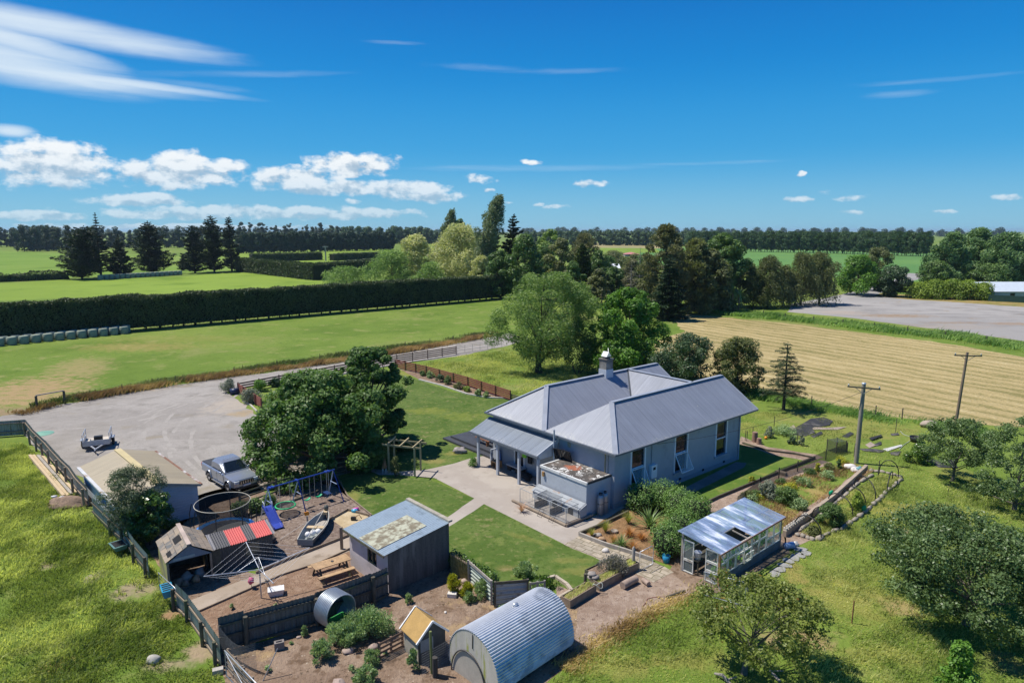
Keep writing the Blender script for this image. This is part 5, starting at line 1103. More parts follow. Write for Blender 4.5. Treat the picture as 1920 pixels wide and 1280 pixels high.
rail_fence('red_fence','red stained board fence between back lawn and paddock',[(742,690),(800,703),(878,725),(958,752)],1.15,2.4,redm,5,.16,.1,side=-1)
rail_fence('driveway_fence','long red brown board fence along the gravel driveway, pale topped rails',[(448,737),(560,715),(660,697),(745,682),(856,664)],1.2,2.4,redd,4,.15,.1,side=1)
rail_fence('red_fence','short red board fence behind the round grey shrubs',[(448,738),(470,752),(492,768)],1.15,2.0,redm,5,.16,.1,side=-1)
rail_fence('black_fence','short black board fence between red fence and house',[(959,752),(1000,764)],.8,2.0,timberd,4,.12,.1,side=-1)
g0,g1=G(857,664),G(941,652);t=thing('farm_gate','thin grey pipe and wire gate across the driveway entrance','gate',g0)
mb=MB();
for z in(.1,.5,.95,1.2):mb.tube([g0+Vector((0,0,z)),g1+Vector((0,0,z))],.02,5)
for k in range(7):p=g0.lerp(g1,k/6);mb.tube([p+Vector((0,0,.1)),p+Vector((0,0,1.2))],.02,5)
mb.build('frame',mat('gate_grey',(.22,.23,.25),.5,metal=.4),t,True)
def wire_fence(name,label,px,h,n,m,wires=4,pr=.05,group=None):
 pts=[G(*p)for p in px];t=thing(name,label,'fence',pts[0],0,group);mb=MB()
 for k in range(wires):
  for a,c in zip(pts,pts[1:]):z=Vector((0,0,h*(k+1)/(wires+.3)));mb.beam(a+z,c+z,.008,.008)
 mb.build('wire',mat('fence_wire',(.3,.3,.3),.5,metal=.5),t,True)
 for a,c in zip(pts,pts[1:]):
  kk=max(1,int(round((c-a).length/n)))
  for i in range(kk):p=a.lerp(c,i/kk);MB().tube([p,p+Vector((0,0,h))],pr,6).build('post',m,t,True)
 return t
wire_fence('wire_fence','thin wire fence with slim posts along the dry roadside grass',[(121,757),(230,738),(330,721),(440,704),(520,690),(600,678),(700,663),(760,653),(850,642),(925,630)],1.1,5.5,timberd,pr=.04)
wire_fence('wire_fence','wire fence with dark posts in the green verge beside the gravel lot',[(1400,588),(1431,593),(1472,598),(1525,604),(1580,610),(1639,617),(1701,625),(1772,634),(1849,644),(1960,660)],1.2,10,timberd,pr=.09)
wire_fence('wire_fence','wire fence with thin posts along the near edge of the hay field',[(1430,744),(1521,762),(1641,781),(1691,786),(1790,803)],1.1,5,timberd,pr=.05)
mb=MB();a,c=G(70,767),G(122,757);t=thing('gateway_frame','dark timber frame of two posts and a top rail at the yard entrance','gateway',a)
for p in(a,c):MB().beam(p,p+Vector((0,0,1.35)),.16,.16).build('post',timberd,t,True)
MB().beam(a+Vector((0,0,1.4)),c+Vector((0,0,1.4)),.1,.1).build('rail',timberg,t,True)
a,c=G(66,856),G(132,933);o_,th_,L_=frame_from(a,c);t=thing('timber_stack','stack of long pale boards lying in the grass by the tin fence','timber',a,th_)
for k in range(9):
 y=-.35+(k%4)*.24;z=.06+(k//4)*.09;x0=.25*((k*37)%5)/2;MB().box(x0,L_-.3*((k*13)%4)/3,y-.09,y+.09,z,z+.07).build('board',pine if k%3 else timberg,t)
t=thing('wood_chip_heap','brown heap of wood chips at the foot of the tin fence','heap',G(128,945));MB().blob((0,0,.05),(1.5,.8,.4),3,16,.5).build('heap',mat('chip_brown',(.22,.155,.11),.95,var=.4,scale=6,bump=.8),t)
for k,(x,y)in enumerate(((103,938),(116,940))):
 t=thing('paper_bag',['crumpled white bag on the left of the wood chips','crumpled white bag on the right of the wood chips'][k],'bag',G(x,y-6,.3));MB().blob((0,0,.06),(.2,.13,.08),k,8,.6).build('bag',mat('white_bag',(.7,.7,.72),.6),t)
t=thing('green_tarp','flat green cover lying on the gravel by the fence corner','cover',G(79,813));MB().lathe([(0,.14),(.6,.1),(.9,.02)],n=16).build('cover',mat('tarp_green',(.16,.34,.26),.6),t)
f0,f1=G(157,847),G(206,841);o_,th_,W4=frame_from(f0,f1);tl=thing('box_trailer','small galvanised box trailer parked on the gravel with its drawbar forward','trailer',f0,th_)
gt=mat('trailer_galv',(.40,.43,.47),.4,metal=.4,var=.12);D4=2.3
MB().box(0,W4,0,D4,.42,.47).build('bed',mat('trailer_floor',(.5,.45,.38),.7,var=.2,scale=2),tl)
MB().box(0,W4,-.05,0,.42,.85).build('front_board',gt,tl)
for x in(-.05,W4):MB().box(x,x+.05,0,D4,.42,.85).build('side_board',gt,tl)
for x in(-.02,W4+.02):
 for y in(.1,1.2,D4-.1):MB().tube([(x,y,.85),(x,y,1.35)],.03,6).build('stake',steel,tl)
 MB().tube([(x,.1,1.33),(x,D4-.1,1.33)],.03,6).build('top_rail',steel,tl)
mb=MB();mb.beam((W4*.28,-.05,.45),(W4*.52,-1.1,.42),.08,.08);mb.beam((W4*.76,-.05,.45),(W4*.52,-1.1,.42),.08,.08);mb.beam((W4*.52,-.9,.42),(W4*.52,-1.45,.42),.08,.08);mb.build('drawbar',steel,tl)
MB().tube([(W4*.52,-1.15,.05),(W4*.52,-1.15,.5)],.035,6).build('jockey_stand',blackm,tl)
for x in(-.17,W4+.17):
 w=MB().lathe([(.12,-.09),(.31,-.09),(.33,0),(.31,.09),(.12,.09)],n=18,M=Matrix.Translation((x,1.25,.33))@Matrix.Rotation(R(90),4,'Y')).build('wheel',mat('tyre',(.02,.02,.021),.85),tl)
 MB().lathe([(0,-.05),(.18,-.06),(.18,.06),(0,.05)],n=14,M=Matrix.Translation((x,1.25,.33))@Matrix.Rotation(R(90),4,'Y')).build('rim',steel,w)
 MB().box(x-.13,x+.13,.85,1.65,.68,.71).build('mudguard',gt,tl)
t=thing('black_box','black box standing in the trailer','box',XF[tl]@Vector((W4*.52,.55,.47)),th_);MB().box(-.22,.38,-.1,.3,0,.55).build('box',blackm,t);MB().box(-.5,-.24,-.1,.2,0,.22).build('small_box',mat('dark_green_box',(.03,.05,.04),.6),t)
rw,fw=G(396,901),G(430.5,921.5);d_=(fw-rw).normalized();hd=math.atan2(d_.y,d_.x);lft=Vector((-d_.y,d_.x,0));mid=(rw+fw)/2+lft*.78
tk=thing('pickup_truck','silver double cab pickup truck with a black tray cover parked under the tree','pickup',mid,hd)
tpm=mat('silver_paint',(.36,.395,.45),.25,metal=.55,var=.04);glk=mat('car_glass',(.012,.018,.024),.05,spec=.9)
WB=1.5;FRX,RRX=2.45,-2.8
def loft(secs_,closed=True):
 n=len(secs_[0]);vs=[p for s in secs_ for p in s];fs=[(i*n+k,i*n+(k+1)%n,(i+1)*n+(k+1)%n,(i+1)*n+k)for i in range(len(secs_)-1)for k in range(n)]
 return vs,fs+[tuple(reversed(range(n))),tuple(range(len(vs)-n,len(vs)))]
def ring(x,hw,z0,z1,r=.1,tw=None):
 tw=hw if tw is None else tw
 return[(x,-hw+r,z0),(x,hw-r,z0),(x,hw,z0+r),(x,hw,(z0+z1)*.55),(x,tw,z1-r),(x,tw-r,z1),(x,-tw+r,z1),(x,-tw,z1-r),(x,-hw,(z0+z1)*.55),(x,-hw,z0+r)]
mb=MB();v_,f_=loft([ring(FRX,.68,.45,.85),ring(FRX-.12,.82,.40,.98),ring(FRX-.45,.9,.38,1.06),ring(1.2,.9,.36,1.12),ring(.95,.9,.36,1.14),ring(-1.05,.9,.36,1.14),ring(-1.1,.9,.42,1.14),ring(-2.7,.88,.48,1.14),ring(RRX,.84,.52,1.12)])
mb.mesh(v_,f_);body=mb.build('body',tpm,tk)
mb=MB();v_,f_=loft([ring(1.05,.84,1.1,1.16,.02),ring(.35,.82,1.12,1.76,.08,.66),ring(.1,.82,1.12,1.85,.08,.66),ring(-.75,.82,1.12,1.86,.08,.66),ring(-1.0,.82,1.12,1.78,.08,.66),ring(-1.12,.82,1.1,1.16,.02)]);mb.mesh(v_,f_);mb.build('cab',tpm,tk)
MB().poly([(1.02,-.72,1.185),(1.02,.72,1.185),(.40,.6,1.745),(.40,-.6,1.745)]).build('windscreen',glk,tk)
for s in(-1,1):
 f=lambda x,z:(x,s*(.832-(z-1.2)/.5*.13),z)
 q1=[f(.72,1.2),f(-.1,1.2),f(-.1,1.7),f(.42,1.7)];q2=[f(-.2,1.2),f(-.92,1.2),f(-.8,1.7),f(-.2,1.7)]
 MB().poly(q1 if s<0 else q1[::-1]).build('side_window',glk,tk);MB().poly(q2 if s<0 else q2[::-1]).build('side_window',glk,tk)
 mb=MB().blob((.75,s*1.0,1.22),(.09,.14,.09),2,8,.1);mb.build('mirror',mat('chrome',(.6,.62,.65),.15,metal=.9),tk)
 MB().box(-.85,.95,*sorted((s*.86,s*1.0)),.34,.40).build('side_step',mat('chrome',(.6,.62,.65),.15,metal=.9),tk)
 for x in(WB,-WB):
  Mw=Matrix.Translation((x,s*.79,.37))@Matrix.Rotation(R(90),4,'X')
  w=MB().lathe([(.2,-.13),(.35,-.13),(.375,-.05),(.375,.05),(.35,.13),(.2,.13)],n=20,M=Mw).build('wheel',MATS['tyre'],tk)
  MB().lathe([(0,-.1),(.2,-.12),(.23,-.135),(.23,.135),(.2,.12),(0,.1)],n=16,M=Mw).build('rim',mat('alloy',(.5,.5,.52),.3,metal=.7),w)
  mb=MB();arc=[(x+.46*math.cos(t_),s*.915,.37+.46*math.sin(t_))for t_ in[math.pi*k/10 for k in range(11)]];mb.tube(arc,.05,6);mb.build('wheel_arch',tpm,tk)
  mb=MB();v2=[(x,s*.905,.34)]+[(x+.44*math.cos(t_),s*.905,.34+.44*math.sin(t_))for t_ in[math.pi*k/10 for k in range(11)]];mb.poly(v2 if s<0 else v2[::-1]);mb.build('wheel_well',darkm,tk)
 MB().box(FRX-.25,FRX+.005,*sorted((s*.5,s*.8)),.76,.92).build('headlight',mat('lamp_glass',(.55,.6,.62),.1),tk)
 MB().box(RRX-.01,RRX+.08,*sorted((s*.68,s*.86)),.8,1.08).build('tail_light',mat('tail_red',(.4,.02,.02),.3),tk)
 MB().cbox((-.2,s*.91,1.02),(.16,.03,.03)).build('door_handle',MATS['chrome'],tk);MB().cbox((.45,s*.91,1.02),(.16,.03,.03)).build('door_handle',MATS['chrome'],tk)
 for x in(-1.06,-.14,.9):MB().box(x-.008,x+.008,*sorted((s*.898,s*.906)),.45,1.12).build('door_gap',darkm,tk)
MB().box(-2.74,-1.14,-.8,.8,1.14,1.19).build('tray_cover',mat('tray_cover_black',(.04,.042,.048),.6),tk)
MB().box(FRX-.05,FRX+.02,-.5,.5,.68,.92).build('grille',mat('grille_black',(.02,.02,.02),.4),tk)
for k in range(6):MB().box(FRX+.021,FRX+.035,-.42+k*.16,-.36+k*.16,.7,.9).build('grille_bar',MATS['chrome'],tk)
MB().box(FRX-.1,FRX+.06,-.75,.75,.36,.52).build('bumper',mat('bumper_dark',(.03,.03,.032),.5),tk)
MB().box(FRX+.061,FRX+.07,-.26,.26,.53,.65).build('number_plate',mat('plate_white',(.6,.62,.65),.4),tk)
for k in range(5):MB().box(-.8,.1,-.42+k*.2,-.38+k*.2,1.855,1.87).build('roof_rib',tpm,tk)
pc=[G(778,893),G(789,882),G(740,876),G(729.5,887)];t=thing('pergola','open timber pergola over the path, half in tree shade','pergola',pc[0]);pgm=mat('pergola_wood',(.36,.31,.17),.8,var=.2,scale=2)
HP=2.1
for p in pc:MB().beam(p,p+Vector((0,0,HP)),.12,.12).build('post',pgm,t,True)
ex=(pc[0]-pc[3]).normalized()*.5
for a,c in((pc[3],pc[0]),(pc[2],pc[1])):MB().beam(a-ex+Vector((0,0,HP+.05)),c+ex+Vector((0,0,HP+.05)),.06,.13).build('beam',pgm,t,True)
for k in range(3):
 a=pc[3].lerp(pc[0],k/2);c=pc[2].lerp(pc[1],k/2);e=(c-a).normalized()*.4
 MB().beam(a-e+Vector((0,0,HP+.17)),c+e+Vector((0,0,HP+.17)),.07,.1).build('rafter',mat('rafter_wood',(.42,.35,.2),.8,var=.2),t,True)
MB().tube([pc[1].lerp(pc[0],.0)+Vector((0,0,HP-.5)),pc[1].lerp(pc[2],.5)+Vector((0,0,HP))],.03,6).build('brace',pgm,t,True)
t=thing('toy_tractor','small red ride on tractor parked behind the walnut trunk','toy tractor',G(601,846),.7);rdm=mat('tractor_red',(.55,.03,.03),.35)
MB().box(-.2,.75,-.22,.22,.45,.75).build('bonnet',rdm,t);MB().box(-.65,-.2,-.3,.3,.5,.62).build('seat_base',rdm,t);MB().box(-.62,-.5,-.22,.22,.62,.95).build('seat',blackm,t);MB().box(-.15,.1,-.1,.1,.75,1.05).build('steering_column',mat('tractor_yellow',(.6,.4,.03),.4),t)
for x,r_ in((-.45,.36),(.55,.26)):
 for s in(-1,1):MB().lathe([(.08,-.09),(r_,-.08),(r_,.08),(.08,.09)],n=16,M=Matrix.Translation((x,s*.42,r_))@Matrix.Rotation(R(90),4,'X')).build('wheel',MATS['tyre'],t);MB().box(x-r_*.8,x+r_*.8,*sorted((s*.33,s*.5)),r_*2,r_*2+.05).build('mudguard',rdm,t)
dgb=G(721,885);dog=thing('dog','tan and white dog standing on the shaded path seen from behind, tail up','dog',dgb,R(100))
def skin(name,verts,edges,radii,m,parent,root=0,sub=2):
 me=bpy.data.meshes.new(name);me.from_pydata(verts,edges,[]);o=obj(name,me,None,parent)
 md=o.modifiers.new('skin','SKIN');sv=me.skin_vertices[0].data if me.skin_vertices else None
 if sv is None:
  me.skin_vertices_ensure()if hasattr(me,'skin_vertices_ensure')else None
  sv=me.skin_vertices[0].data
 for i,r_ in enumerate(radii):sv[i].radius=(r_,r_)if not isinstance(r_,tuple)else r_;sv[i].use_root=(i==root)
 sd_=o.modifiers.new('sub','SUBSURF');sd_.levels=sub;sd_.render_levels=sub
 dep=bpy.context.evaluated_depsgraph_get();ev=o.evaluated_get(dep);nm=bpy.data.meshes.new_from_object(ev);o.modifiers.clear();o.data=nm
 nm.polygons.foreach_set('use_smooth',[True]*len(nm.polygons));nm.materials.clear();nm.materials.append(m);return o
fur,q=new_mat('dog_fur');tcn=q.n('ShaderNodeTexCoord');sp=q.n('ShaderNodeSeparateXYZ');q.l(tcn.outputs['Object'],sp.inputs[0]);nz_=q.noise(tcn.outputs['Object'],5,4,.6)
c=q.mix(q.ss(q.m('ADD',sp.outputs[2],q.m('MULTIPLY',q.m('SUBTRACT',nz_,.5),.25)),.36,.46),(.55,.53,.5),(.42,.24,.12));out(q,princ(q,c,.85,0,.2).outputs[0])
V_=[(-.3,0,.56),(-.05,0,.54),(.22,0,.56),(.36,0,.66),(.46,0,.78),(.58,0,.77),(.7,0,.73),(-.34,.1,.48),(-.3,.11,.34),(-.42,.11,.2),(-.38,.11,.03),(-.34,-.1,.48),(-.3,-.11,.34),(-.42,-.11,.2),(-.38,-.11,.03),(.24,.1,.44),(.22,.1,.24),(.25,.1,.03),(.24,-.1,.44),(.22,-.1,.24),(.25,-.1,.03),(-.42,0,.66),(-.5,0,.82),(-.46,0,.96)]
E_=[(0,1),(1,2),(2,3),(3,4),(4,5),(5,6),(0,7),(7,8),(8,9),(9,10),(0,11),(11,12),(12,13),(13,14),(2,15),(15,16),(16,17),(2,18),(18,19),(19,20),(0,21),(21,22),(22,23)]
Rr=[.13,.12,.15,.11,.1,.075,.045,.085,.06,.035,.035,.085,.06,.035,.035,.065,.04,.035,.065,.04,.035,.04,.04,.02]
skin('body',V_,E_,Rr,fur,dog,0,2)
for s in(-1,1):MB().extr([(.46,s*.06,.85),(.5,s*.1,.84),(.44,s*.09,.97)],(.03,0,0)).build('ear',mat('ear_brown',(.2,.1,.05),.85),dog)
# ======================= chicken yard, greenhouse, garden =======================
aF,aB=G(873,1177,2.2),G(1017,1098,2.2);o_,th_,LQ=frame_from(Vector((aF.x,aF.y,0)),Vector((aB.x,aB.y,0)))
qs=thing('arched_shed','arched corrugated iron shed with a pale flat end wall','shed',(aF.x+.38*math.sin(th_),aF.y-.38*math.cos(th_),0),th_);RQ,HQ=1.45,2.2
tinm=mat('galv_arch',(.60,.63,.66),.36,metal=.35,var=.12,scale=.9,col2=(.36,.39,.42),amt=.2,s2=.8)
def arch(a,k=0.0):
 return((RQ+k)*math.cos(a),max(0.0,.62+(HQ-.62+k)*math.sin(a)if math.sin(a)>=0 else.62+1.0*math.sin(a)))
mb=MB();NA=420;vs=[]
for i in range(NA+1):
 a=-.66+(math.pi+1.32)*i/NA;w=.022*math.sin(i*2*math.pi*60/NA);y,z=arch(a,w);vs+=[(0,y,z),(LQ,y,z)]
mb.mesh(vs,[(2*i,2*i+2,2*i+3,2*i+1)for i in range(NA)],True);qr=mb.build('roof',tinm,qs)
endp=[arch(-.66+(math.pi+1.32)*i/40,-.03)for i in range(41)]
endm=mat('pale_end_wall',(.50,.47,.41),.85,var=.12,scale=1,col2=(.33,.35,.08),amt=.14,s2=1.6,streak=True)
MB().extr([(.02,y,z)for y,z in endp],(.04,0,0)).build('end_wall',endm,qs);MB().extr([(LQ-.06,y,z)for y,z in endp],(.04,0,0)).build('rear_wall',endm,qs)
mb=MB();mb.tube([(-.03,.25+1.0*math.cos(a),1.25*math.sin(a))for a in[math.pi*k/16 for k in range(17)]],.03,6);mb.build('door_hoop',mat('dark_metal',(.09,.09,.095),.5,metal=.5),qs)
MB().extr([(.005,.25+.95*math.cos(a),1.2*math.sin(a))for a in[math.pi*k/16 for k in range(17)]],(.01,0,0)).build('door',mat('door_panel_tan',(.42,.39,.33),.85,var=.15),qs)
MB().beam((.01,0,1.5),(.01,-.02,HQ-.1),.03,.02).build('end_slot',darkm,qs)
MB().blob((LQ*.57,.15,HQ+.05),(.14,.1,.07),2,8,.4).build('roof_cap',steel,qr)
za=1.75;A0_,A1_=G(779,1136,za),G(810.5,1163.5,za);E1_=G(782,1208,1.15);o_,th_,LC=frame_from(Vector((A1_.x,A1_.y,0)),Vector((A0_.x,A0_.y,0)))
cp=thing('chicken_coop','small timber chicken coop with a tan white trimmed gable roof','coop',(A1_.x,A1_.y,0),th_)
hw_=max(.5,abs((Vector((E1_.x,E1_.y,0))-Vector((A1_.x,A1_.y,0))).dot(Vector((-math.sin(th_),math.cos(th_),0)))));hw_=min(hw_,.75)
tanr=mat('tan_coop_roof',(.43,.27,.09),.75,var=.15,scale=2,rib=(.07,0));wtr=mat('coop_white_trim',(.75,.75,.73),.5);dkb=mat('coop_dark_boards',(.075,.078,.075),.8,var=.25,scale=3)
ze2=za-.72
mb=MB()
for s in(-1,1):mb.hexa([(-.02,0,za-.03),(LC,0,za-.03),(LC,s*hw_,ze2-.03),(-.02,s*hw_,ze2-.03),(-.02,0,za),(LC,0,za),(LC,s*hw_,ze2),(-.02,s*hw_,ze2)])
rc=mb.build('roof',tanr,cp)
for x in(-.03,LC):
 mb=MB()
 for s in(-1,1):mb.beam((x,0,za),(x,s*(hw_+.02),ze2-.02),.06,.08)
 mb.build('roof_trim',wtr,rc)
MB().box(.08,LC-.08,-hw_+.12,hw_-.12,0,ze2+.02).build('wall',mat('coop_side_boards',(.36,.34,.28),.85,var=.15,scale=2),cp)
MB().extr([(.06,-hw_+.1,.0),(.06,hw_-.1,0),(.06,hw_-.1,ze2+.05),(.06,0,za-.08),(.06,-hw_+.1,ze2+.05)],(.018,0,0)).build('front_wall',dkb,cp)
MB().box(.04,.058,-.05,hw_-.2,.5,ze2).build('door',mat('coop_door_grey',(.3,.31,.31),.7,var=.2),cp)
t=thing('gate_post','tall mossy post standing against the coop front','post',G(810,1262));MB().tube([(0,0,0),(-.03,0,1.85)],.055,7).build('post',mat('mossy_post',(.17,.19,.07),.9,var=.25),t)
t=thing('gate_post','short thick black post beside the tall mossy post','post',G(816,1268));MB().tube([(0,0,0),(0,0,.85)],.11,9).build('post',mat('dark_log',(.06,.055,.05),.95,var=.3),t)
def wire_panel(name,label,a,c,h,m,cat='netting',z0=0.0,sag=.0,pitch=.09,topm=None,w=.006):
 t=thing(name,label,cat,a);mb=MB();L=(c-a).length;n=max(2,int(L/pitch));k=max(2,int(h/pitch))
 for i in range(n+1):p=a.lerp(c,i/n);hh=h-sag*math.sin(math.pi*i/n);mb.beam(p+Vector((0,0,z0)),p+Vector((0,0,z0+hh)),w,w)
 for j in range(k+1):
  pr=None
  for i in range(9):
   p=a.lerp(c,i/8)+Vector((0,0,z0+(h-sag*math.sin(math.pi*i/8))*j/k))
   if pr is not None:mb.beam(pr,p,w,w)
   pr=p
 mb.build('mesh',m,t,True);return t
wire_panel('wire_netting','wire netting stretched between coop front and arched shed',G(792,1268),G(854,1232),.95,galvd,pitch=.1)
wire_panel('wire_netting','sagging bird netting at the corner of the dark fence',G(412,1226),G(482,1262),1.35,mat('net_grey',(.16,.17,.17),.8),sag=.5,pitch=.08)
def pallet(name,label,a,c,h,m,n=6,cat='pallet'):
 t=thing(name,label,cat,a);d=(c-a).normalized();nn_=Vector((-d.y,d.x,0))*.05
 for k in range(n):z=.08+(h-.14)*k/(n-1);MB().beam(a+Vector((0,0,z)),c+Vector((0,0,z)),.022,.1).build('slat',m,t,True)
 for f in(.02,.5,.98):p=a.lerp(c,f)+nn_;MB().beam(p,p+Vector((0,0,h)),.09,.06).build('bearer',m,t,True)
 return t
pallet('pallet','upright wooden pallet behind the metal gate, nearest the fence corner',G(428,1258),G(456,1292),1.0,timber)
pallet('pallet','upright wooden pallet at the bottom edge, second from the fence corner',G(457,1294),G(492,1335),1.0,timber)
pallet('pallet','dark slatted pallet fence joined to the coop',G(712,1236),G(757,1212),.75,mat('pallet_red_brown',(.2,.13,.09),.85,var=.25),4)
wire_panel('wire_netting','dark wire netting lying below the pallet by the coop',G(718,1246),G(765,1224),.3,mat('net_grey',(.16,.17,.17),.8),pitch=.07)
def pipe_gate(name,label,a,c,h,bars,m,brace=True,wire=None,r=.022,lean=(0,0)):
 t=thing(name,label,'gate',a);up=Vector((lean[0],lean[1],h));d=(c-a)
 MB().tube([a+Vector((0,0,.06)),c+Vector((0,0,.06)),c+up*.85+Vector((0,0,.06)),c-d.normalized()*.12+up,a+up],r,7,closed=True).build('frame',m,t,True)
 if brace:MB().tube([a+up*.98,a.lerp(c,.72)+Vector((0,0,.06))],r*.8,6).build('brace',m,t,True)
 mb=MB()
 for k in range(1,bars):mb.beam(a+up*(k/bars),c+up*(k/bars),.007,.007)
 if wire:
  for k in range(1,wire):mb.beam(a+d*(k/wire)+Vector((0,0,.06)),a+d*(k/wire)+up,.006,.006)
 mb.build('infill_wire',galvd,t,True);return t
pipe_gate('metal_gate','galvanised pipe gate leaning on the pallets in the lower left corner',G(425,1268),G(498,1348),1.15,5,steel)
pipe_gate('metal_gate','galvanised pipe gate closing the gap by the tiled shed',G(300,1108),G(333,1140),1.0,5,galv,False)
pipe_gate('metal_gate','pipe gate with mesh leaning beside the greenhouse door',G(1318,1116),G(1396,1138),1.25,12,steel,True,24)
pipe_gate('metal_gate','small arched pipe gate standing open beside the garden bed post',G(1199,1071),G(1224,1058),1.1,3,steel,False,8)
t=thing('feed_trough','bright blue plastic trough hooked on the gate rails','trough',G(313,1106,.75),.6-math.pi/2)
bt_=mat('trough_blue',(.02,.25,.42),.4);MB().hexa([(-.38,-.18,-.2),(.38,-.18,-.2),(.38,.18,-.2),(-.38,.18,-.2),(-.45,-.25,.16),(.45,-.25,.16),(.45,.25,.16),(-.45,.25,.16)]).build('tub',bt_,t)
mb=MB()
for k in range(4):mb.box(-.36+k*.2,-.24+k*.2,-.2,.2,.161,.166)
mb.build('openings',darkm,t)
t=thing('feed_trough','dark green tray feeder hooked on the tin fence over the grass','trough',G(222,1022,.45),-.75)
MB().hexa([(-.4,-.26,-.16),(.4,-.26,-.16),(.4,.26,-.16),(-.4,.26,-.16),(-.5,-.36,.1),(.5,-.36,.1),(.5,.36,.1),(-.5,.36,.1)]).build('tub',mat('tray_teal',(.10,.2,.2),.45),t);MB().box(-.4,.4,-.27,.27,.101,.106).build('feed',darkm,t)
t=thing('concrete_block','grey concrete block lying in the grass by the fence end','block',G(409,1262),.4);MB().box(-.2,.2,-.12,.12,0,.22).build('block',mat('block_grey',(.4,.38,.34),.9,var=.2),t)
t=thing('concrete_block','hollow concrete block in the shade of the dark fence','block',G(524,1216),.4);MB().box(-.2,.2,-.12,-.05,0,.35).box(-.2,.2,.05,.12,0,.35).box(-.2,-.12,-.05,.05,0,.35).box(.12,.2,-.05,.05,0,.35).build('block',mat('block_dark',(.2,.18,.17),.9),t)
t=thing('leaning_pipe','thin grey pipe stuck in the chicken yard soil','pipe',G(493,1276));MB().tube([(0,0,0),(.45,.55,1.05)],.02,6).build('pipe',galvd,t)
t=thing('boulder','pale round boulder in the pasture near the fence end','boulder',G(288,1240));MB().blob((0,0,.1),(.3,.22,.2),7,12,.4).build('stone',mat('boulder_grey',(.4,.38,.33),.9,var=.2),t)
for k,(x,y,s_)in enumerate(((654,1222,.32),(700,1215,.3),(636,1285,.4),(848,1118,.3),(872,1090,.28),(884,1098,.24),(775,1150,.24),(560,1195,.14),(835,1148,.12))):
 t=thing('rock',['flat pinkish rock in front of the tall weeds','flat pale slab beside the tall weeds on the right','round pink rock at the bottom edge of the chicken yard','white stone block under the yellow bush','rock leaning on the green tin fence','tilted brick against the green tin fence','rock behind the coop roof','small stone in the shade of the dark fence','small white stone on the chicken yard soil'][k],'rock',G(x,y),k)
 (MB().box(-.22,.22,-.14,.14,0,.2)if k==3 else MB().blob((0,0,s_*.2),(s_*.85,s_*.6,s_*.35),k,10,.6)).build('stone',[mat('rock_pink',(.36,.28,.24),.9,var=.2),mat('rock_white',(.6,.57,.53),.9,var=.15)][k in(3,8)],t)
cF=G(640,1148,.78);ax_=(G(640,1148,.78)-G(612,1132,.78));ax_.z=0;ax_.normalize();cB=cF-ax_*.95
cu_=thing('culvert_pipe','large corrugated steel pipe section lying open towards the weeds','pipe',(cF.x,cF.y,0),math.atan2(ax_.y,ax_.x))
Mx=Matrix.Translation((0,0,.80))@Matrix.Rotation(R(-90),4,'Y');prf=[(.78+.034*math.sin(k*1.5708),k*.95/40)for k in range(41)]
MB().lathe(prf,n=40,M=Mx).lathe([(r_-.03,z)for r_,z in prf],n=40,M=Mx).build('shell',mat('culvert_steel',(.34,.38,.42),.4,metal=.45,var=.15),cu_)
MB().tube([(0,.765*math.cos(a),.80+.765*math.sin(a))for a in[2*math.pi*k/40 for k in range(40)]],.025,6,closed=True).build('rim',galv,cu_)
t=thing('green_tub','green plastic tub standing inside the steel pipe','tub',XF[cu_]@Vector((-.25,0,.16)),math.atan2(ax_.y,ax_.x)+1.57);gpt=mat('tub_green',(.06,.36,.1),.45)
MB().box(-.42,.42,-.24,-.2,.0,.3).box(-.42,.42,.2,.24,0,.3).box(-.42,-.38,-.2,.2,0,.3).box(.38,.42,-.2,.2,0,.3).box(-.38,.38,-.2,.2,0,.04).build('tub',gpt,t)
def tin_panel(name,label,a,c,h,m,horiz=True,pitch=.2,frame=None,cat='fence panel',amp=.03):
 t=thing(name,label,cat,a);mb=MB();U=c-a
 if horiz:mb.sheet(a,(0,0,h),U,pitch=pitch,amp=amp)
 else:mb.sheet(a,U,(0,0,h),pitch=pitch,amp=amp)
 mb.build('sheet',m,t,True)
 d=U.normalized();nn_=Vector((d.y,-d.x,0))*.05
 if frame:
  MB().beam(a+nn_+Vector((0,0,h)),c+nn_+Vector((0,0,h)),.05,.14).build('rail',frame,t,True)
  for p in(a,c):MB().beam(p+nn_*1.4,p+nn_*1.4+Vector((0,0,h+.1)),.1,.1).build('post',frame,t,True)
 return t
tin_panel('ribbed_fence_panel','pale green ribbed metal panel with a grey top board',G(881,1092),G(924,1132),1.15,mat('pale_green_rib',(.40,.46,.40),.55,var=.1,col2=(.28,.3,.24),amt=.15),True,.19,timberg)
tin_panel('ribbed_fence_panel','stained grey ribbed metal panel behind the arched shed',G(928,1136),G(989,1131),1.2,mat('grey_rib',(.34,.36,.37),.6,var=.12,scale=2,col2=(.16,.15,.14),amt=.25,s2=2),True,.22,timberd)
t=thing('brush_screen','mossy brush screen fence between concrete shed and green panel','screen',G(846,1072));a,c=G(846,1072),G(880,1093);mb=MB();rng_=random.Random(4)
for k in range(70):p=a.lerp(c,k/69);mb.beam(p,p+Vector((rng_.uniform(-.04,.04),rng_.uniform(-.04,.04),1.1+rng_.uniform(-.1,.1))),.025,.02)
mb.build('sticks',mat('brush_moss',(.22,.2,.08),.95,var=.4,scale=5),t,True);MB().beam(a+Vector((0,0,1.0)),c+Vector((0,0,1.0)),.05,.08).build('rail',timber,t,True)
pallet('pallet','narrow grey pallet gate behind the arched shed',G(994,1130),G(1022,1126),1.05,timberg,2)
wire_panel('wire_netting','wire netting leaning in front of the grey ribbed panel',G(930,1150),G(985,1140),.8,galvd,pitch=.09)
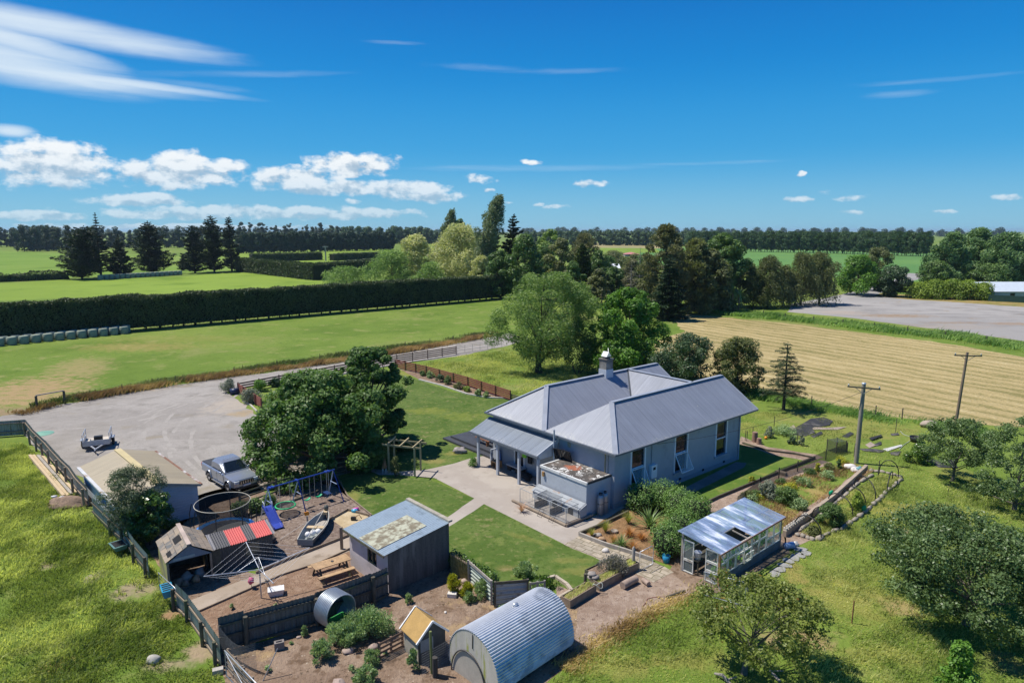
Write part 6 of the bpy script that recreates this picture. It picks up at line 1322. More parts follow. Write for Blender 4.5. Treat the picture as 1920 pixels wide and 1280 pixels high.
def planter(name,label,px,h,m=timber,fillm=soil,cat='planter',w=.6):
 a,c=G(*px[0]),G(*px[1]);o_,th_,L_=frame_from(a,c);t=thing(name,label,cat,a,th_)
 MB().box(0,L_,0,.04,0,h).box(0,L_,w-.04,w,0,h).box(0,.04,.04,w-.04,0,h).box(L_-.04,L_,.04,w-.04,0,h).build('box',m,t);MB().box(.04,L_-.04,.04,w-.04,0,h-.07).build('soil',fillm,t);return t
pl=[planter('planter_box','nearest wooden planter box with grass, next to the arched shed',((1069,1141),(1118,1111)),.42),planter('planter_box','middle wooden planter box with grass and a pale hose loop',((1124,1108),(1166,1085)),.42),planter('planter_box','farthest wooden planter box with yellow grass by the gate post',((1168,1082),(1198,1068)),.42,w=.7)]
for k,t in enumerate(pl):
 L_=max(v.co.x for v in t.children[0].data.vertices);rng=np.random.RandomState(k);p=np.stack([rng.uniform(.1,L_-.1,500),rng.uniform(.08,.52,500)],1);blades('grass',p,.16,.02,gbl,k,parent=t,z0=.35,spread=.9)
lv=planter('planter_box','dark planter box holding the grey lavender',((1118,1092),(1172,1065)),.4,timberd,w=.8)
t=thing('tube_hose','loop of pale hose hanging over the planter box corner','hose',G(1120,1112));MB().tube([(.25*math.cos(a),.1*math.sin(a),.42+.12*math.sin(2*a))for a in[2*math.pi*k/16 for k in range(17)]],.015,5).build('hose',mat('hose_pale',(.5,.55,.5),.5),t)
t=thing('gate_post','grey timber post at the end of the front lawn','post',G(1097,1103));MB().tube([(0,0,0),(0,0,.8)],.08,8).build('post',timberd,t)
t=thing('gate_post','rounded grey timber post at the garden bed corner','post',G(1187,1066));MB().tube([(0,0,0),(0,0,1.15),(0,0,1.25)],[.09,.09,.04],8).build('post',timberg,t)
t=thing('stone_pile','stack of grey stones held by wire beside the lavender','stones',G(1110,1098))
for k in range(5):MB().blob((.12*(k%2),.1*(k%3),.12+.12*k),(.24,.2,.11),k,9,.4).build('stone',mat('pile_stone',(.3,.27,.24),.9,var=.3,scale=3),t)
lg=mat('log_bark',(.33,.25,.2),.9,var=.25,scale=4);lge=mat('log_end',(.42,.32,.22),.85,var=.2)
for k,(p,q_,r_)in enumerate((((1167,1104),(1192,1091),.19),((1206,1091),(1216,1099),.13),((1250,1121),(1284,1109),.06),((1113,1217),(1132,1206),.05))):
 a,c=G(*p),G(*q_);t=thing('log',['thick pinkish log lying by the planter boxes','short brown log lying beside the paving','dark plank lying across the mulch near the greenhouse','thin pale stick at the lower edge of the mulch'][k],'log',a);z=Vector((0,0,r_))
 MB().tube([a+z,a.lerp(c,.5)+z*1.1,c+z],r_,10,caps=True).build('wood',[lg,lg,timberd,pine][k],t,True)
edge('lawn_edging_stones','pale brick edging curving round the corner of the front lawn',[(1010,1090),(1041,1083),(1063,1098),(1072,1110),(1046,1124)],.16,.16,mat('edge_brick',(.42,.36,.28),.9,var=.25,scale=5))
edge('garden_bed_edging','grey timber sleeper edging round the tussock bed',[(1086,1004),(1132,1022),(1180,1037),(1224,1052)],.22,.12,timberg)
edge('garden_bed_edging','timber edging between tussock bed and concrete path',[(1086,1003),(1130,985),(1178,962)],.2,.12,timberd)
t=thing('bird_bath','small round stone bowl among the tussocks','bowl',G(1152,998));MB().lathe([(0,0),(.16,.0),(.22,.14),(.18,.14),(0,.08)],n=14).build('bowl',mat('stone_bowl',(.35,.29,.23),.9),t)
for k,(x,y,s_)in enumerate(((1122,1005,.2),(1128,1013,.24),(1117,1003,.14),(1135,1034,.2))):
 t=thing('garden_stone',['pale stone on the left of the tussock bed','orange brown stone at the front of the tussock bed','smallest stone at the left end of the tussock bed','white stone on the paving beside the tussock bed'][k],'stone',G(x,y));MB().blob((0,0,s_*.4),(s_,s_*.8,s_*.6),k+3,10,.4).build('stone',[mat('stone_pale',(.42,.38,.33),.9,var=.2),mat('stone_orange',(.42,.27,.15),.9,var=.2),mat('stone_pale',(.42,.38,.33),.9),mat('rock_white',(.6,.57,.53),.9)][k],t)
t=thing('blue_bucket','blue bucket in the shade between hedge and greenhouse','bucket',G(1249,1054));MB().lathe([(0,.02),(.17,.02),(.22,.42),(.2,.42),(.15,.06),(0,.06)],n=16).build('bucket',mat('bucket_blue',(.02,.22,.42),.4),t)
c1_,c2_,c3_,c4_=G(1351,1037,1.85),G(1470,968,1.85),G(1390,936,2.2),G(1258,1004,2.2)
o_,th_,LG=frame_from(Vector((c1_.x,c1_.y,0)),Vector((c2_.x,c2_.y,0)));ny=Vector((-math.sin(th_),math.cos(th_),0));WG=.5*((c3_-c2_).dot(ny)+(c4_-c1_).dot(ny))
gh=thing('greenhouse','lean to greenhouse of old window sashes under clear corrugated roofing','greenhouse',(c1_.x,c1_.y,0),th_)
x0,x1,y0,y1=.12,LG-.1,.1,WG-.12;zf,zb_=1.78,2.12
wood=mat('sash_wood_white',(.62,.62,.58),.6,var=.12,scale=3,col2=(.36,.33,.28),amt=.12);gl1=glass_mat('greenhouse_glass',(.6,.72,.72),.2,.04)
MB().box(x0,x1,y0-.05,y0+.03,0,.46).build('base_wall',mat('dark_blue_base',(.12,.145,.17),.7,var=.25,scale=2,col2=(.2,.24,.26),amt=.06,rib=(.16,2)),gh)
rng=random.Random(11);nb=8;xs=[x0+(x1-x0)*k/nb for k in range(nb+1)]
for k in range(nb):
 a,c=xs[k]+.02,xs[k+1]-.02;zsp=[.47,rng.choice([.95,1.1,1.2]),zf-.04]
 for z0,z1 in zip(zsp,zsp[1:]):
  fr=MB();w=.045;o=0.0
  fr.box(a,a+w,y0-.03,y0+.02,z0,z1).box(c-w,c,y0-.03,y0+.02,z0,z1).box(a+w,c-w,y0-.03,y0+.02,z0,z0+w).box(a+w,c-w,y0-.03,y0+.02,z1-w,z1)
  f_=fr.build('window',wood,gh);MB().poly([(a+w,y0,z0+w),(c-w,y0,z0+w),(c-w,y0,z1-w),(a+w,y0,z1-w)]).build('pane',gl1,f_)
for k in(0,1,2):
 a,c=xs[k]+.05,xs[k+1]-.05;e0=Vector((a,y0-.05,zf-.05));dn=Vector((0,-.16,-.3));fr=MB()
 fr.beam(e0,e0+Vector((c-a,0,0)),.04,.04).beam(e0+dn,e0+dn+Vector((c-a,0,0)),.04,.04).beam(e0,e0+dn,.04,.04).beam(e0+Vector((c-a,0,0)),e0+dn+Vector((c-a,0,0)),.04,.04);f_=fr.build('vent_sash',wood,gh)
 MB().poly([e0,e0+Vector((c-a,0,0)),e0+dn+Vector((c-a,0,0)),e0+dn]).build('pane',gl1,f_)
a=xs[3]-.1;fr=MB().beam((a,y0-.1,.5),(a+.75,y0-.1,.5),.05,.05).beam((a,y0-.2,1.02),(a+.75,y0-.2,1.02),.05,.05).beam((a,y0-.1,.5),(a,y0-.2,1.02),.05,.05,(1,0,0)).beam((a+.75,y0-.1,.5),(a+.75,y0-.2,1.02),.05,.05,(1,0,0));f_=fr.build('hanging_sash',wood,gh);MB().poly([(a,y0-.1,.5),(a+.75,y0-.1,.5),(a+.75,y0-.2,1.02),(a,y0-.2,1.02)]).build('pane',gl1,f_)
MB().box(x0-.03,x0+.07,y0-.05,y0+.05,0,zf).build('corner_post',mat('orange_post',(.38,.22,.1),.75,var=.2),gh)
for x,y in((x1,y0),(x1,y1),(x0,y1)):MB().box(x-.05,x+.05,y-.05,y+.05,0,zb_ if y==y1 else zf).build('corner_post',timberg,gh)
yd0,yd1=y0+(y1-y0)*.36,y0+(y1-y0)*.68
def endsash(z0,z1,ya,yb,nm='window'):
 w=.05;fr=MB().box(x0-.03,x0+.02,ya,ya+w,z0,z1).box(x0-.03,x0+.02,yb-w,yb,z0,z1).box(x0-.03,x0+.02,ya+w,yb-w,z0,z0+w).box(x0-.03,x0+.02,ya+w,yb-w,z1-w,z1);f_=fr.build(nm,wood,gh);MB().poly([(x0,ya+w,z0+w),(x0,yb-w,z0+w),(x0,yb-w,z1-w),(x0,ya+w,z1-w)]).build('pane',gl1,f_)
for z0,z1 in((.05,.6),(.62,1.1),(1.12,zf-.02)):endsash(z0,z1,y0+.06,yd0)
endsash(.05,.7,yd1,y1-.06,'door');endsash(.72,zf,yd1,y1-.06,'door')
for z0,z1 in((.05,1.0),(1.0,zb_-.05)):MB().poly([(x1,y0,z0),(x1,y1,z0),(x1,y1,min(z1,zf if z1>1.5 else z1)),(x1,y0,min(z1,zf if z1>1.5 else z1))]).build('rear_glazing',gl1,gh)
MB().box(x0,x1,y1-.02,y1+.02,0,1.0).build('back_wall',timberd,gh);MB().poly([(x0,y1,1.0),(x1,y1,1.0),(x1,y1,zb_),(x0,y1,zb_)]).build('back_glazing',gl1,gh)
pcm,q=new_mat('clear_roofing');t_=q.n('ShaderNodeBsdfTransparent');q.sock(t_,0,c4((.8,.88,.96)));mx=q.n('ShaderNodeMixShader');tcn=q.n('ShaderNodeTexCoord');n1=q.noise(q.scalevec(tcn.outputs['Object'],1.2,.25,1),1.2,6,.62);g=princ(q,q.mix(q.ss(n1,.52,.66),(.25,.35,.55),(.76,.8,.86)),.12,0,1.0);q.l(q.m('ADD',.4,q.m('MULTIPLY',q.ss(n1,.4,.62),.5)),mx.inputs[0]);q.l(t_.outputs[0],mx.inputs[1]);q.l(g.outputs[0],mx.inputs[2]);out(q,mx.outputs[0])  # blue and white sky reflections painted into the roofing colour as streaks
E1r=Vector((-.1,-.08,1.85));S_=Vector((0,WG+.16,.36));Lr=LG+.15
pieces=[(0,.30,0,1),(.30,.46,.42,1),(.46,1,0,1)]
for a,c,s0,s1 in pieces:MB().sheet(E1r+S_*s0+Vector((Lr*a,0,0)),(Lr*(c-a),0,0),S_*(s1-s0),pitch=.085,amp=.011).build('roof_sheet',pcm,gh)
for s in(.02,.42,.98):
 p=E1r+S_*s-Vector((0,0,.05));MB().beam(p,p+Vector((Lr,0,0)),.05,.07).build('purlin',timberg,gh)
for k in range(6):p=E1r+Vector((Lr*(k+.5)/6,0,-.09));MB().beam(p,p+S_,.045,.06).build('rafter',timberg,gh)
MB().beam(E1r+Vector((0,-.01,-.04)),E1r+Vector((Lr,-.01,-.04)),.03,.08).build('fascia',mat('rusty_fascia',(.26,.15,.12),.8),gh)
gpl=leaf_mat('greenhouse_leaf',(.06,.2,.01),(.32,.5,.03),.4,.5)
for k,(x,y,h,r_)in enumerate(((.7,.45,.55,.3),(1.6,.4,.75,.35),(2.4,.45,.9,.4),(3.6,.5,.7,.4),(2.6,1.4,1.0,.4),(4.8,.6,1.2,.45),(5.5,.5,.9,.4))):
 bush('greenhouse_plant',['low lime plant nearest the orange corner post','bright lime lettuce plant second from the corner post','bright green plant under the hanging sash','green plant halfway along the greenhouse front','dark tomato plant under the gap in the roofing','tall green plant in the far half of the greenhouse','plant at the far end of the greenhouse front'][k],'plant',XF[gh]@Vector((min(x,LG-.5),y+.1,.35 if y<1 else.3)),h,r_,7,500,.11,gpl,k,'plants in the greenhouse')
gb_=thing('greenhouse_bench','dark wooden potting bench inside the greenhouse doorway','bench',XF[gh]@Vector((.35,WG*.6,0)),th_);MB().box(0,1.8,.0,.55,.68,.73).build('top',timberd,gb_)
for x in(.06,1.74):
 for y in(.05,.5):MB().box(x-.03,x+.03,y-.03,y+.03,0,.68).build('leg',timberd,gb_)
t=thing('white_bucket','white bucket on the potting bench in the greenhouse doorway','bucket',XF[gh]@Vector((.3+.3,WG*.6+.2,.73)));MB().lathe([(0,0),(.15,0),(.19,.38),(.2,.4),(.17,.38),(.13,.03),(0,.03)],n=18).build('bucket',mat('bucket_white',(.72,.72,.76),.45),t)
t=thing('a_frame_stand','pale wooden trestle leaning beside the greenhouse base','trestle',G(1402,1108));MB().beam((0,0,0),(-.1,.1,.85),.16,.04).beam((.35,-.05,0),(-.08,.1,.6),.06,.04).build('trestle',timberg,t)
t=thing('rain_barrel','pale blue drum lying on its side behind the greenhouse','drum',G(1479,1028),.3);MB().lathe([(0,-.28),(.18,-.28),(.19,.28),(0,.28)],n=16,M=Matrix.Translation((0,0,.19))@Matrix.Rotation(R(90),4,'Y')).build('drum',mat('drum_blue',(.28,.4,.66),.4),t)
t=thing('plastic_sheet','crumpled pale plastic by the blue drum','plastic',G(1492,1024));MB().blob((0,0,.14),(.16,.14,.18),4,9,.6).build('sheet',mat('clear_plastic',(.5,.5,.48),.3),t)
for k,(x,y)in enumerate(((1500,1030),(1512,1038),(1490,1046),(1478,1052),(1470,1060),(1462,1068),(1453,1076),(1500,1041))):
 t=thing('paving_slab','irregular grey paving slab in the path beside the greenhouse','paving slab',G(x,y),k*.7,'slabs of the path beside the greenhouse');r2=random.Random(k)
 MB().prism([(.42*math.cos(a)*r2.uniform(.75,1.1),.28*math.sin(a)*r2.uniform(.75,1.1))for a in[2*math.pi*i/7 for i in range(7)]],0,.05).build('slab',mat('slab_grey',(.27,.27,.262),.85,var=.2),t)
edge('block_wall','long low concrete block garden wall between the raised beds',[(1470,1006),(1512,974),(1560,938),(1624,880)],.38,.22,mat('block_wall_tan',(.36,.29,.22),.9,var=.15,scale=2),'wall')
mb=MB();a,c=G(1472,1004),G(1510,976);t=thing('hollow_blocks','row of pale hollow blocks on the near end of the block wall','blocks',a)
for k in range(10):p=a.lerp(c,k/9);mb.cbox((p.x,p.y,.44),(.19,.2,.12),rz=.75)
mb.build('blocks',mat('hollow_block_pale',(.5,.47,.41),.9,var=.12),t,True);mb=MB()
for k in range(10):p=a.lerp(c,k/9);mb.cbox((p.x,p.y,.503),(.1,.1,.006),rz=.75)
mb.build('block_holes',darkm,t,True)
stm=mat('bed_stone',(.30,.265,.22),.9,var=.28,scale=3,bump=.4);stn=0
for line,n in(([(1618,884),(1650,884),(1692,896)],7),([(1692,898),(1660,925),(1640,945),(1610,970),(1580,990),(1555,1000),(1530,1014)],17),([(1490,1003),(1505,1006),(1528,1014)],4),([(1640,890),(1610,905),(1590,925),(1560,950),(1530,975),(1500,995)],11)):
 pts=[G(*p)for p in line];tot=sum((c-a).length for a,c in zip(pts,pts[1:]));acc_=0;k=0
 for a,c in zip(pts,pts[1:]):
  L=(c-a).length
  while k<n and acc_+L>=tot*(k+.5)/n:
   p=a.lerp(c,(tot*(k+.5)/n-acc_)/L);r2=random.Random(stn)
   t=thing('bed_stone','rough pale stone in the edging of the hooped garden bed','stone',p,math.atan2((c-a).y,(c-a).x),'stones edging the hooped bed');s_=tot/n/2*r2.uniform(.75,1.0)
   MB().blob((0,0,.06),(s_*1.25,.15*r2.uniform(.8,1.2),.12*r2.uniform(.7,1.4)),stn,6,.75).build('stone',stm,t);k+=1;stn+=1
  acc_+=L
def hoop(a,c,h,label,k):
 t=thing('hoop',label,'hoop',a,0,'black hoops over the garden beds');h*=1.2;m_=(a+c)/2;pts=[a]+[a.lerp(c,.5-.5*math.cos(x))+Vector((0,0,h*(.25+.75*math.sin(x))if 0<i<12 else h*.25))for i,x in enumerate([math.pi*i/12 for i in range(13)])]+[c]
 MB().tube(pts,.034,6).build('pipe',blackm,t,True)
hoop(G(1648,889),G(1684,896),1.0,'black hoop at the far end of the stone edged bed',0)
hoop(G(1663,922),G(1673,900),.8,'narrow black hoop on the far right of the stone edged bed',1)
hoop(G(1602,912),G(1641,938),.95,'black hoop in the middle of the stone edged bed',2)
hoop(G(1577,936),G(1622,952),.95,'black hoop behind the yellow green climber',3)
hoop(G(1552,944),G(1598,968),.85,'black hoop between the green bags',4)
hoop(G(1522,972),G(1568,990),.85,'black hoop at the left of the leafy bed shrub',5)
hoop(G(1489,992),G(1539,1012),.95,'nearest black hoop by the greenhouse corner',6)
for k,(x,y)in enumerate(((1558,932),(1619,960))):
 t=thing('green_bag',['bright green bag hanging over the block wall','bright green bag on the stone edging'][k],'bag',G(x,y));MB().blob((0,0,.3),(.17,.12,.22),k,10,.3).build('bag',mat('bag_green',(.0,.30,.14),.5),t)
for k,(x,y)in enumerate(((1594,878),(1604,884))):
 t=thing('white_sack',['white sack lying at the foot of the near power pole','smaller white sack next to the teal pot'][k],'sack',G(x,y));MB().blob((0,0,.15),(.45-.12*k,.3,.22),k+2,12,.4).build('sack',mat('sack_white',(.66,.62,.58),.7,var=.1),t)
t=thing('teal_pot','teal pot lying on the white sack by the power pole','pot',G(1610,879,.25));MB().lathe([(0,-.18),(.15,-.18),(.19,.18),(.16,.18),(.13,-.14)],n=14,M=Matrix.Rotation(R(70),4,'Y')).build('pot',mat('pot_teal',(.12,.3,.33),.5),t)
edge('timber_edging','dark timber edging of the kitchen bed beside the house lawn',[(1290,962),(1345,935),(1425,902),(1470,884),(1528,860)],.22,.08,timberd)
edge('timber_edging','low dark timber edging along the far side of the house lawn',[(1392,832),(1440,846),(1490,852),(1528,860)],.16,.08,timberd)
edge('timber_trough','small weathered timber trough on the house lawn edge',[(1455,887),(1474,892)],.25,.35,timber,'trough')
netp=[G(1425,915),G(1460,897),G(1495,884),G(1548,862),G(1588,848)];t=thing('shade_net_fence','dark shade cloth fence along the kitchen garden bed','fence',netp[0]);mb=MB()
for a,c in zip(netp,netp[1:]):mb.poly([a,c,c+Vector((0,0,.75)),a+Vector((0,0,.75))])
mb.build('netting',net_mat('shade_net',(.10,.085,.075),open_=.35),t,True)
for p in netp:MB().beam(p,p+Vector((0,0,.85)),.06,.06).build('post',timberd,t,True)
a,c=G(1382,945),G(1425,915);t=thing('shade_net_fence','brown shade cloth panel on the near end of the kitchen garden bed','fence',a);MB().poly([a,c,c+Vector((0,0,.6)),a+Vector((0,0,.55))]).build('netting',net_mat('brown_net',(.24,.19,.15),open_=.2),t,True);MB().beam(c,c+Vector((0,0,.8)),.06,.06).build('post',timberd,t,True)
p=G(1568,845);t=thing('net_cage','square dark netted plant cage at the end of the bed','cage',p,.4)
MB().box(-.55,.55,-.45,.45,.02,.9).build('netting',net_mat('cage_net',(.07,.085,.07),open_=.55),t)
for x in(-.55,.55):
 for y in(-.45,.45):MB().beam((x,y,0),(x,y,.95),.05,.05).build('post',timberd,t)
for k,(x,y,s_)in enumerate(((1415,828,.25),(1423,832,.22))):
 t=thing('tree_stump',['taller brown stump on the lawn edge behind the house','lower brown stump on the lawn edge behind the house'][k],'stump',G(x,y));MB().tube([(0,0,0),(0,0,(.85,.5)[k])],[s_,s_*.85],10).build('stump',mat('stump_wood',(.26,.17,.13),.9,var=.3),t)
t=thing('orange_toy','small orange ball in the dry bed behind the stumps','ball',G(1436,823));MB().blob((0,0,.12),.14,1,10,.02).build('ball',mat('orange_plastic',(.75,.27,.02),.4),t)
wmm=mat('weed_mat',(.035,.036,.04),.85,var=.4,scale=1.2,col2=(.13,.12,.11),amt=.2,s2=.6);cbm=mat('brown_card',(.30,.245,.2),.9,var=.15)
for k,(poly,m,lab)in enumerate((([(1470,812),(1503,796),(1520,786),(1545,782),(1562,790),(1555,798),(1530,802),(1520,806),(1528,812),(1510,818),(1480,815)],wmm,'largest torn black weed mat in the old vegetable patch'),([(1470,808),(1488,797),(1492,803),(1478,810)],cbm,'brown card sheet left of the large weed mat'),([(1512,800),(1560,803),(1588,801),(1570,806),(1518,806)],cbm,'long brown card strip across the weed mat'),([(1519,817),(1540,809),(1543,814),(1526,821)],wmm,'small black mat triangle beside the netted cage'),([(1578,818),(1594,810),(1601,814),(1588,821)],wmm,'black mat scrap left of the power pole'),([(1629,823),(1652,817),(1654,820),(1634,827)],mat('mat_black',(.02,.02,.022),.8),'rolled black mat right of the power pole'),([(1638,833),(1652,828),(1653,834),(1642,837)],wmm,'grey mat scrap below the rolled mat'),([(1655,842),(1690,834),(1692,837),(1664,846)],mat('white_board',(.5,.5,.48),.7),'white board lying in the vegetable patch'),([(1610,841),(1640,842),(1660,846),(1650,849),(1620,846)],wmm,'long black mat strip right of the power pole'),([(1668,848),(1690,846),(1684,855),(1670,853)],wmm,'crumpled dark mat near the orchard tree'),([(1669,813),(1684,812),(1686,816),(1672,817)],wmm,'dark scrap beside the tall thin stake'),([(1622,834),(1632,829),(1642,836),(1630,840)],cbm,'brown card patch between the black mats'),([(1732,862),(1790,862),(1795,878),(1760,876)],wmm,'black mat under the small orchard tree'))):
 P3=[G(*p)for p in poly];t=thing('weed_mat',lab,'mat',P3[0]);mb=MB();pts=[]
 for i,p in enumerate(P3):pts.append(Vector((p.x,p.y,.03+.05*((i*7)%3)/2+(.09 if k in(5,)else 0))))
 ce=sum(pts,Vector())/len(pts)
 for i in range(len(pts)):mb.poly([pts[i],pts[(i+1)%len(pts)],ce+Vector((0,0,.04))])
 o=mb.build('mat',m,t,True)
for k,(x,y,h,lab)in enumerate(((1451,802,1.1,'thin dark stake on the grass behind the house'),(1679,810,1.3,'tall dark stake at the edge of the old weed mats'),(1397,826,.9,'left thin stake of a pair by the house corner'),(1400,827,.9,'right thin stake of a pair by the house corner'),(1411,815,.7,'short thin stake behind the stumps'),(1494,834,1.0,'thin stake beside the low leafy plant'),(1646,893,1.2,'dark stake at the far end of the hooped bed'),(1601,856,1.1,'thin stake just left of the near power pole'),(1597,1168,1.1,'rusty stake standing alone in the orchard grass'),(1777,930,.9,'thin stake beside the small orchard tree trunk'),(1722,985,1.3,'thin pale cane in the orchard grass'))):
 t=thing('stake',lab,'stake',G(x,y));MB().tube([(0,0,0),(.02,0,h)],.03 if k<9 else.015,6).build('stake',timberd if k!=8 else mat('rust',(.22,.1,.05),.9),t)
t=thing('black_tub','black tub at the edge of the vegetable patch near the orchard tree','tub',G(1717,828));MB().lathe([(0,.02),(.4,.02),(.5,.45),(.45,.45),(.38,.08),(0,.08)],n=18).build('tub',blackm,t)
t=thing('feed_bag','crumpled pale brown bag in the grass beside the hay field','bag',G(1741,800));MB().blob((0,0,.25),(.7,.5,.35),5,12,.4).build('bag',mat('bag_brown',(.36,.3,.24),.8),t)
t=thing('garden_hose','thin pale hose snaking through the vegetable patch','hose',G(1685,803));MB().tube([G(x,y,.05)for x,y in((1688,808),(1694,814),(1702,817),(1712,818),(1706,826),(1694,834),(1686,842))],.02,5).build('hose',mat('hose_pale',(.5,.55,.5),.5),t,True)
t=thing('power_cable_lead','thin reddish cord lying on the garden mulch','cord',G(1205,1136));MB().tube([G(x,y,.02)for x,y in((1205,1136),(1212,1128),(1214,1122),(1225,1119),(1240,1118))],.012,5).build('cord',mat('cord_red',(.2,.05,.04),.6),t,True)
def power_pole(label,base,top_py,lean,r,ang,m,cap):
 h=HT(base,top_py);t=thing('power_pole',label,'power pole',base,0,'power poles');tp=Vector((lean[0]*h,lean[1]*h,h))
 MB().tube([(0,0,0),tp*.5,tp],[r,r*.92,r*.8],10).build('pole',m,t)
 if cap:MB().lathe([(r*.9,-.02),(r*.9,.06),(0,.07)],tuple(tp),10).build('cap',mat('pole_cap',(.55,.6,.65),.4,metal=.4),t)
 d=Vector((math.cos(ang),math.sin(ang),0));c_=tp+Vector((0,0,-.28))+Vector((d.y,-d.x,0))*(r+.05);MB().beam(c_-d*1.1,c_+d*1.1,.08,.1).build('crossarm',timberd,t)
 for s in(-1,1):
  MB().tube([c_+d*s*.6,c_-Vector((0,0,.45))],.02,5).build('arm_brace',galvd,t);MB().lathe([(.0,0),(.06,.02),(.04,.1),(.06,.14),(0,.18)],tuple(c_+d*s*1.02+Vector((0,0,.05))),8).build('insulator',mat('insulator_white',(.62,.62,.6),.3),t)
 return t,base+tp,c_+base,d
pb1=G(1605,868);t1,tp1,ca1,d1=power_pole('near grey power pole with a metal cap behind the garden beds',pb1,719,(.012,0),.17,R(-25),mat('pole_grey',(.27,.25,.2),.85,var=.2,scale=1,streak=True,col2=(.2,.24,.17),amt=.2),True)
pb2=G(1790,806);t2,tp2,ca2,d2=power_pole('far thin power pole leaning in front of the hay field',pb2,660,(.05,.0),.13,R(-10),mat('pole_brown',(.2,.15,.11),.85,var=.25,scale=1,streak=True),False)
def cable(a,c,sag,lab):
 t=thing('power_cable',lab,'cable',a);MB().tube([a.lerp(c,k/16)-Vector((0,0,sag*4*(k/16)*(1-k/16)))for k in range(17)],.013,4).build('wire',mat('cable_black',(.03,.03,.03),.6),t,True)
hp=HM@hpix(1232,832,1,V1-.08);cable(tp1-Vector((0,0,.6)),hp,.55,'thin black service cable from the power pole to the house wall')
bm_=mat('bale_wrap_green',(.25,.29,.235),.85,spec=.1,var=.12,scale=.8)
bmesh_=MB().lathe([(0,0),(.66,0),(.74,.1),(.76,.7),(.74,1.3),(.64,1.4),(0,1.38)],n=18);bale0=bmesh_.build('hay_bale',bm_)
def bale(p,s_,lab,grp,first=[True]):
 o=bale0 if first[0]else bale0.copy()
 if not first[0]:COL.objects.link(o)
 first[0]=False;o.location=p;o.scale=(s_,s_,s_);o.rotation_euler=(0,0,p.x);tag(o,lab,'hay bale',grp)
a,c=G(-75,656),G(233,625.5);n=15
for k in range(n):bale(a.lerp(c,k/(n-1)),.9,'green wrapped bale in the front row along the dark hedge','wrapped bales in the front row by the hedge')
nn_=Vector((-(c-a).y,(c-a).x,0)).normalized()*1.55;half=(c-a)/(n-1)/2
for k in range(n):bale(a.lerp(c,k/(n-1))+nn_+half,.9,'green wrapped bale in the rear row along the dark hedge','wrapped bales in the rear row by the hedge')
a,c=G(189,524.5),G(337,515.5)
for k in range(17):bale(a.lerp(c,k/16),1.25,'pale wrapped bale in the distant row under the pines','wrapped bales under the far pines')
def far_house(name,label,px0,px1,base_py,top_py,wallc,roofc,depth,hip=True,gable=False,wallfrac=.55):
 a,c=G(px0,base_py),G(px1,base_py);L=(c-a).length;h=HT((a+c)/2,top_py);o_,th_,_l=frame_from(a,c);t=thing(name,label,'house' if 'house' in name else 'shed',a,th_);hw=h*wallfrac
 MB().box(0,L,0,depth,0,hw).build('wall',mat(name+'_wall'+label[:6],wallc,.7,var=.08,rib=(.9,0)if 'shed' in name else None),t)
 mb=MB();e=.4;i_=min(L,depth)*.45 if hip else 0
 A=[(-e,-e,hw),(L+e,-e,hw),(L+e,depth+e,hw),(-e,depth+e,hw)];r_a,r_b=(i_,depth/2,h),(L-i_,depth/2,h)
 mb.poly([A[0],A[1],r_b,r_a]);mb.poly([A[2],A[3],r_a,r_b]);mb.poly([A[1],A[2],r_b]);mb.poly([A[3],A[0],r_a]);mb.build('roof',mat(name+'_roof'+label[:6],roofc,.5,var=.08),t)
 for f in(.25,.7):MB().box(L*f,L*f+1.2,-.03,-.002,hw*.35,hw*.8).build('window',panem,t)
 return t
far_house('long_shed','long pale ribbed shed with a shiny low roof behind the gravel lot',1854,2010,562,532,(.52,.47,.44),(.50,.56,.62),14,False,wallfrac=.52)
far_house('farm_house','house with a red hipped roof beside the long pale shed',1836,1872,550,525,(.4,.33,.28),(.42,.13,.11),9)
far_house('farm_house','dark red roofed house partly hidden at the right edge of the photo',1900,1960,546,524,(.36,.3,.26),(.3,.1,.09),9)
far_house('white_shed','small white roofed shed among the dark trees behind the paddock',1131,1162,512,495,(.35,.36,.38),(.72,.75,.78),6,False)
far_house('roof_house','distant pink roofed house between the trees',1172,1198,481,473,(.4,.35,.32),(.5,.2,.18),10)
a,c=G(1853,564.5),G(2020,572);t=thing('shade_fence','dark green shade cloth fence at the foot of the long shed','fence',a);mb=MB();mb.hexa([a,c,c+Vector((0,.1,0)),a+Vector((0,.1,0)),a+Vector((0,0,1.6)),c+Vector((0,0,1.6)),c+Vector((0,.1,1.6)),a+Vector((0,.1,1.6))]);mb.build('cloth',mat('shade_green',(.03,.08,.06),.8),t,True)
rail_fence('white_rail_fence','pale board fence at the edge of the trees behind the hay field',[(1284,583),(1312,586)],1.3,3,timberg,3,.18,.14)
t=thing('wooden_pole','lone timber pole with a crossbar among the far hedges','pole',G(611,489));MB().tube([(0,0,0),(0,0,8.5)],.45,6).build('pole',timberg,t);MB().box(-1.6,1.6,-.3,.3,7.9,8.6).build('crossarm',timberg,t)
edge('border_edging','pale concrete edging along the flower border by the red fence',[(786,712),(832,724),(876,739),(916,746),(945,747)],.12,.2,mat('edging_pale',(.42,.40,.36),.9))
edge('border_edging','pale edging strip round the shrubs by the short red fence',[(455,752),(470,760),(482,772)],.12,.15,mat('edging_pale',(.42,.40,.36),.9))
t=thing('blue_drum','dark blue drum lying beside the grey shrubs','drum',G(440,739),.4);MB().lathe([(0,-.45),(.32,-.45),(.34,.45),(0,.45)],n=16,M=Matrix.Translation((0,0,.34))@Matrix.Rotation(R(90),4,'Y')).build('drum',mat('drum_dark_blue',(.02,.035,.09),.4),t)
